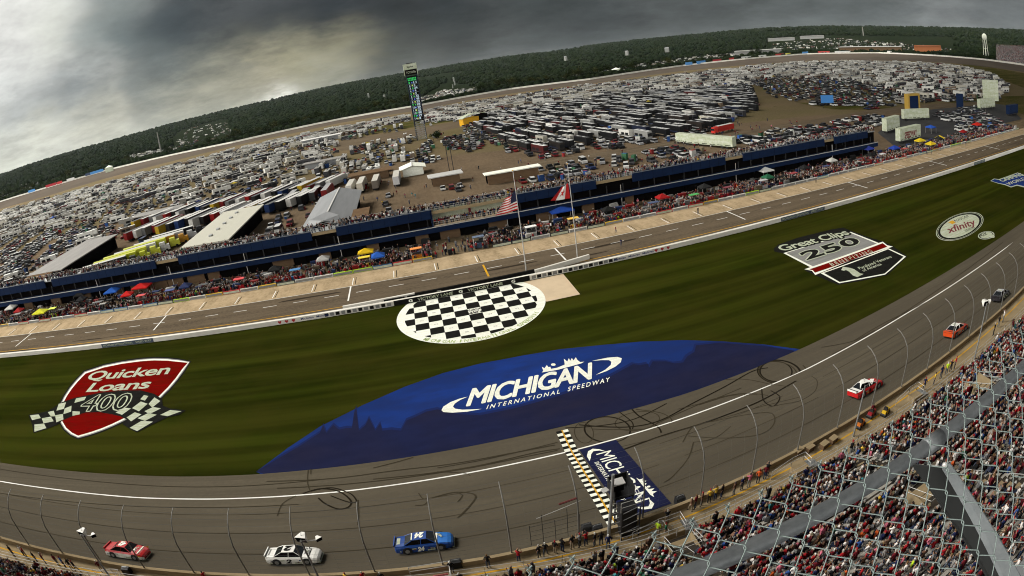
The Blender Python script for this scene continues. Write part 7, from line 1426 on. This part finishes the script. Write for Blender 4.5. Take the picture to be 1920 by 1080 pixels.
CPS = [(-41, 1, (206, 208, 190), 7), (-40, 7, (186, 192, 192), 6), (-39, 12.5, (236, 236, 232), 5.5), (-37, 18, (214, 216, 210), 7), (-46, 14, (240, 240, 236), 9), (-60, 12, (235, 235, 232), 16), (-33, 12.9, (212, 214, 205), 4), (-33, 6.5, (128, 136, 138), 4.5), (-30, 2.2, (196, 196, 180), 5), (-27, 13, (128, 138, 136), 5), (-22, 9.2, (58, 72, 76), 4.5), (-23, 5, (112, 120, 118), 4.2), (-20, 1.6, (176, 176, 158), 5), (-17, 9, (38, 50, 56), 5), (-17, 4.4, (150, 148, 128), 3.4), (-10, 9.4, (30, 41, 49), 5), (-13, 6.0, (152, 148, 124), 3.2), (-9, 5.3, (172, 168, 138), 3.2), (-7, 2.0, (148, 148, 130), 3.8),
       (-5, 8.2, (24, 33, 40), 4), (-4, 5.3, (150, 146, 122), 2.6), (2, 7.2, (20, 27, 32), 4.5), (0, 2.6, (74, 79, 74), 4), (7, 3.5, (46, 52, 51), 5), (8, 8, (32, 39, 44), 5), (15, 5.5, (48, 56, 57), 6), (22, 3, (46, 54, 56), 6), (31, 2.5, (56, 63, 64), 7), (40, 6, (64, 72, 73), 8), (48, 2.4, (72, 79, 79), 8), (65, 2.0, (70, 77, 80), 9), (80, 5, (80, 88, 92), 12), (-17, 15, (36, 46, 52), 7), (-26, 17, (110, 120, 120), 5), (0, 15, (24, 31, 37), 9), (20, 14, (50, 58, 62), 10), (50, 14, (84, 92, 96), 12), (105, 12, (70, 76, 80), 24), (95, 45, (70, 76, 80), 24), (130, 25, (110, 114, 116), 24)]
def azel(x, y):
    d = ray(x, y); return math.degrees(math.atan2(d[0], d[1])), math.degrees(math.asin(d[2]))
for (x, y), dc, bc_ in (((330, 158), (98, 108, 112), (150, 152, 142)), ((400, 138), (74, 86, 93), (164, 162, 145)), ((450, 108), (60, 72, 80), (170, 166, 144)), ((505, 82), (48, 60, 69), (176, 170, 144)), ((560, 68), (43, 54, 63), (174, 168, 140)), ((620, 62), (41, 51, 60), (166, 161, 131)), ((680, 60), (41, 50, 58), (136, 133, 112)), ((728, 46), (38, 46, 53), (84, 88, 83)), ((830, 24), (40, 48, 54), (66, 72, 73)), ((280, 185), (112, 120, 122), (165, 166, 154)), ((200, 190), (110, 118, 121), (186, 186, 172))):
    for px_, py_, c_ in ((x-5, y-17, dc), (x+5, y+17, bc_)): CPS.append((*azel(px_, py_), c_, 2.5))
for px_, py_, c_, sg_ in ((130, 160, (122, 130, 133), 2.6), (70, 175, (140, 147, 149), 2.2), (60, 135, (222, 224, 218), 2.4), (30, 205, (158, 165, 167), 2.0), (75, 235, (214, 214, 198), 2.6), (110, 60, (206, 209, 200), 2.8), (170, 75, (150, 158, 156), 2.6), (455, 118, (128, 130, 126), 1.0), (515, 110, (140, 139, 122), .9), (560, 110, (160, 157, 132), 1.6), (360, 190, (172, 171, 154), 2.4), (250, 60, (96, 108, 110), 2.6), (350, 30, (64, 76, 82), 3.4), (620, 20, (40, 49, 57), 4)): CPS.append((*azel(px_, py_), c_, sg_))
acc = None; wacc = None
def gauss(az, el, sg):
    d = t.new('ShaderNodeVectorMath', operation='DOT_PRODUCT'); t.link(dn.outputs[0], d.inputs[0]); d.inputs[1].default_value = dirv(az, el); s2 = 1-math.cos(R_(sg))
    m_ = t.new('ShaderNodeMath', operation='MULTIPLY_ADD'); t.link(d.outputs['Value'], m_.inputs[0]); m_.inputs[1].default_value = 1/s2; m_.inputs[2].default_value = -1/s2
    e = t.new('ShaderNodeMath', operation='EXPONENT'); t.link(m_.outputs[0], e.inputs[0]); return e.outputs[0]
def addc(w, col):
    global acc, wacc
    sc = t.new('ShaderNodeVectorMath', operation='SCALE'); sc.inputs[0].default_value = col; t.link(w, sc.inputs['Scale'])
    if acc is None: acc, wacc = sc.outputs[0], w; return
    a = t.new('ShaderNodeVectorMath', operation='ADD'); t.link(acc, a.inputs[0]); t.link(sc.outputs[0], a.inputs[1]); acc = a.outputs[0]
    b = t.new('ShaderNodeMath', operation='ADD'); t.link(wacc, b.inputs[0]); t.link(w, b.inputs[1]); wacc = b.outputs[0]
SKY_K = .5
for az, el, c, sg in CPS: addc(gauss(az, el, sg*(.72 if sg < 10 else 1)), tuple(v*10*SKY_K for v in lin([q/255 for q in c])))
cst = t.new('ShaderNodeValue'); cst.outputs[0].default_value = 1e-9; addc(cst.outputs[0], (BEHIND := 20.0, BEHIND*.985, BEHIND*.94))
addc(gauss(-110, 35, 35), (20, 19.4, 18)); addc(gauss(180, 40, 50), (20, 19.8, 19))
dv = t.new('ShaderNodeMath', operation='DIVIDE'); dv.inputs[0].default_value = 1; t.link(wacc, dv.inputs[1]); fin = t.new('ShaderNodeVectorMath', operation='SCALE'); t.link(acc, fin.inputs[0]); t.link(dv.outputs[0], fin.inputs['Scale'])
dt = t.new('ShaderNodeMapRange'); t.link(n2_.outputs['Fac'], dt.inputs['Value']); dt.inputs['From Min'].default_value = .3; dt.inputs['From Max'].default_value = .7; dt.inputs['To Min'].default_value = .74; dt.inputs['To Max'].default_value = 1.24
fin2 = t.new('ShaderNodeVectorMath', operation='SCALE'); t.link(fin.outputs[0], fin2.inputs[0]); t.link(dt.outputs[0], fin2.inputs['Scale'])
mx = t.new('ShaderNodeMix', data_type='RGBA'); mx.inputs['Factor'].default_value = .996; t.link(sky.outputs[0], mx.inputs['A']); t.link(fin2.outputs[0], mx.inputs['B']); t.link(mx.outputs['Result'], bg.inputs['Color'])
# added cloud overhead, out of the picture above and to the right: put in to shade the right half of the place
mb = MB(); r_ = np.random.default_rng(5); XS = np.linspace(-520, 1150, 22); YS = np.linspace(-900, 900, 20); idx = {}
def cin(x, y): return x > CLX+70*math.sin(y*.006)+.12*(y-80) and math.hypot(x, y) < 1190
CLX = -400
for i, x in enumerate(XS):
    for j, y in enumerate(YS): idx[i, j] = len(mb.v); mb.v.append((x+r_.uniform(-25, 25), y+r_.uniform(-25, 25), 520+r_.uniform(-22, 22)))
for i in range(21):
    for j in range(19):
        if cin(XS[i], YS[j]) and cin(XS[i+1], YS[j+1]): mb.face((idx[i, j], idx[i, j+1], idx[i+1, j+1], idx[i+1, j]), simple('shade_slab_grey', (.30, .32, .34), 1., spec=0.))
o = mb.build('shade_slab', kind='structure', smooth=True); sol = o.modifiers.new('thickness', 'SOLIDIFY'); sol.thickness = 90; sol.offset = -1
mb = MB(); mb.box(-16800, 16800, -16800, 16800, -14, 240, M['interior']); hm = bpy.data.materials.new('haze_air'); hm.use_nodes = True; ht_ = NT(hm.node_tree); ht_.n.remove(ht_.n['Principled BSDF']); pv = ht_.new('ShaderNodeVolumePrincipled'); pv.inputs['Color'].default_value = (.80, .88, .92, 1); pv.inputs['Density'].default_value = HAZE; pv.inputs['Anisotropy'].default_value = .2
ht_.link(pv.outputs[0], ht_.n['Material Output'].inputs['Volume']); hz_me = mb.mesh('haze'); hz_me.materials.clear(); hz_me.materials.append(hm); link_mesh('haze', hz_me, kind='stuff', label='thin grey rain haze over the far woods')
sd = bpy.data.lights.new('sun', 'SUN'); sd.energy = 1.7; sd.angle = R_(18); sd.color = (1, .96, .89); so = bpy.data.objects.new('sun', sd); COL.objects.link(so)
so.rotation_euler = Vector((-math.sin(SUN_AZ)*math.cos(SUN_EL), -math.cos(SUN_AZ)*math.cos(SUN_EL), -math.sin(SUN_EL))).to_track_quat('-Z', 'Y').to_euler()
S.view_settings.view_transform = 'Standard'; S.view_settings.look = 'None'; S.view_settings.exposure = .95; S.view_settings.gamma = 1.0
S.render.engine = 'CYCLES'; S.cycles.max_bounces = 4; S.cycles.diffuse_bounces = 2; S.cycles.glossy_bounces = 2; S.cycles.use_denoising = True; S.cycles.filter_width = 1.05
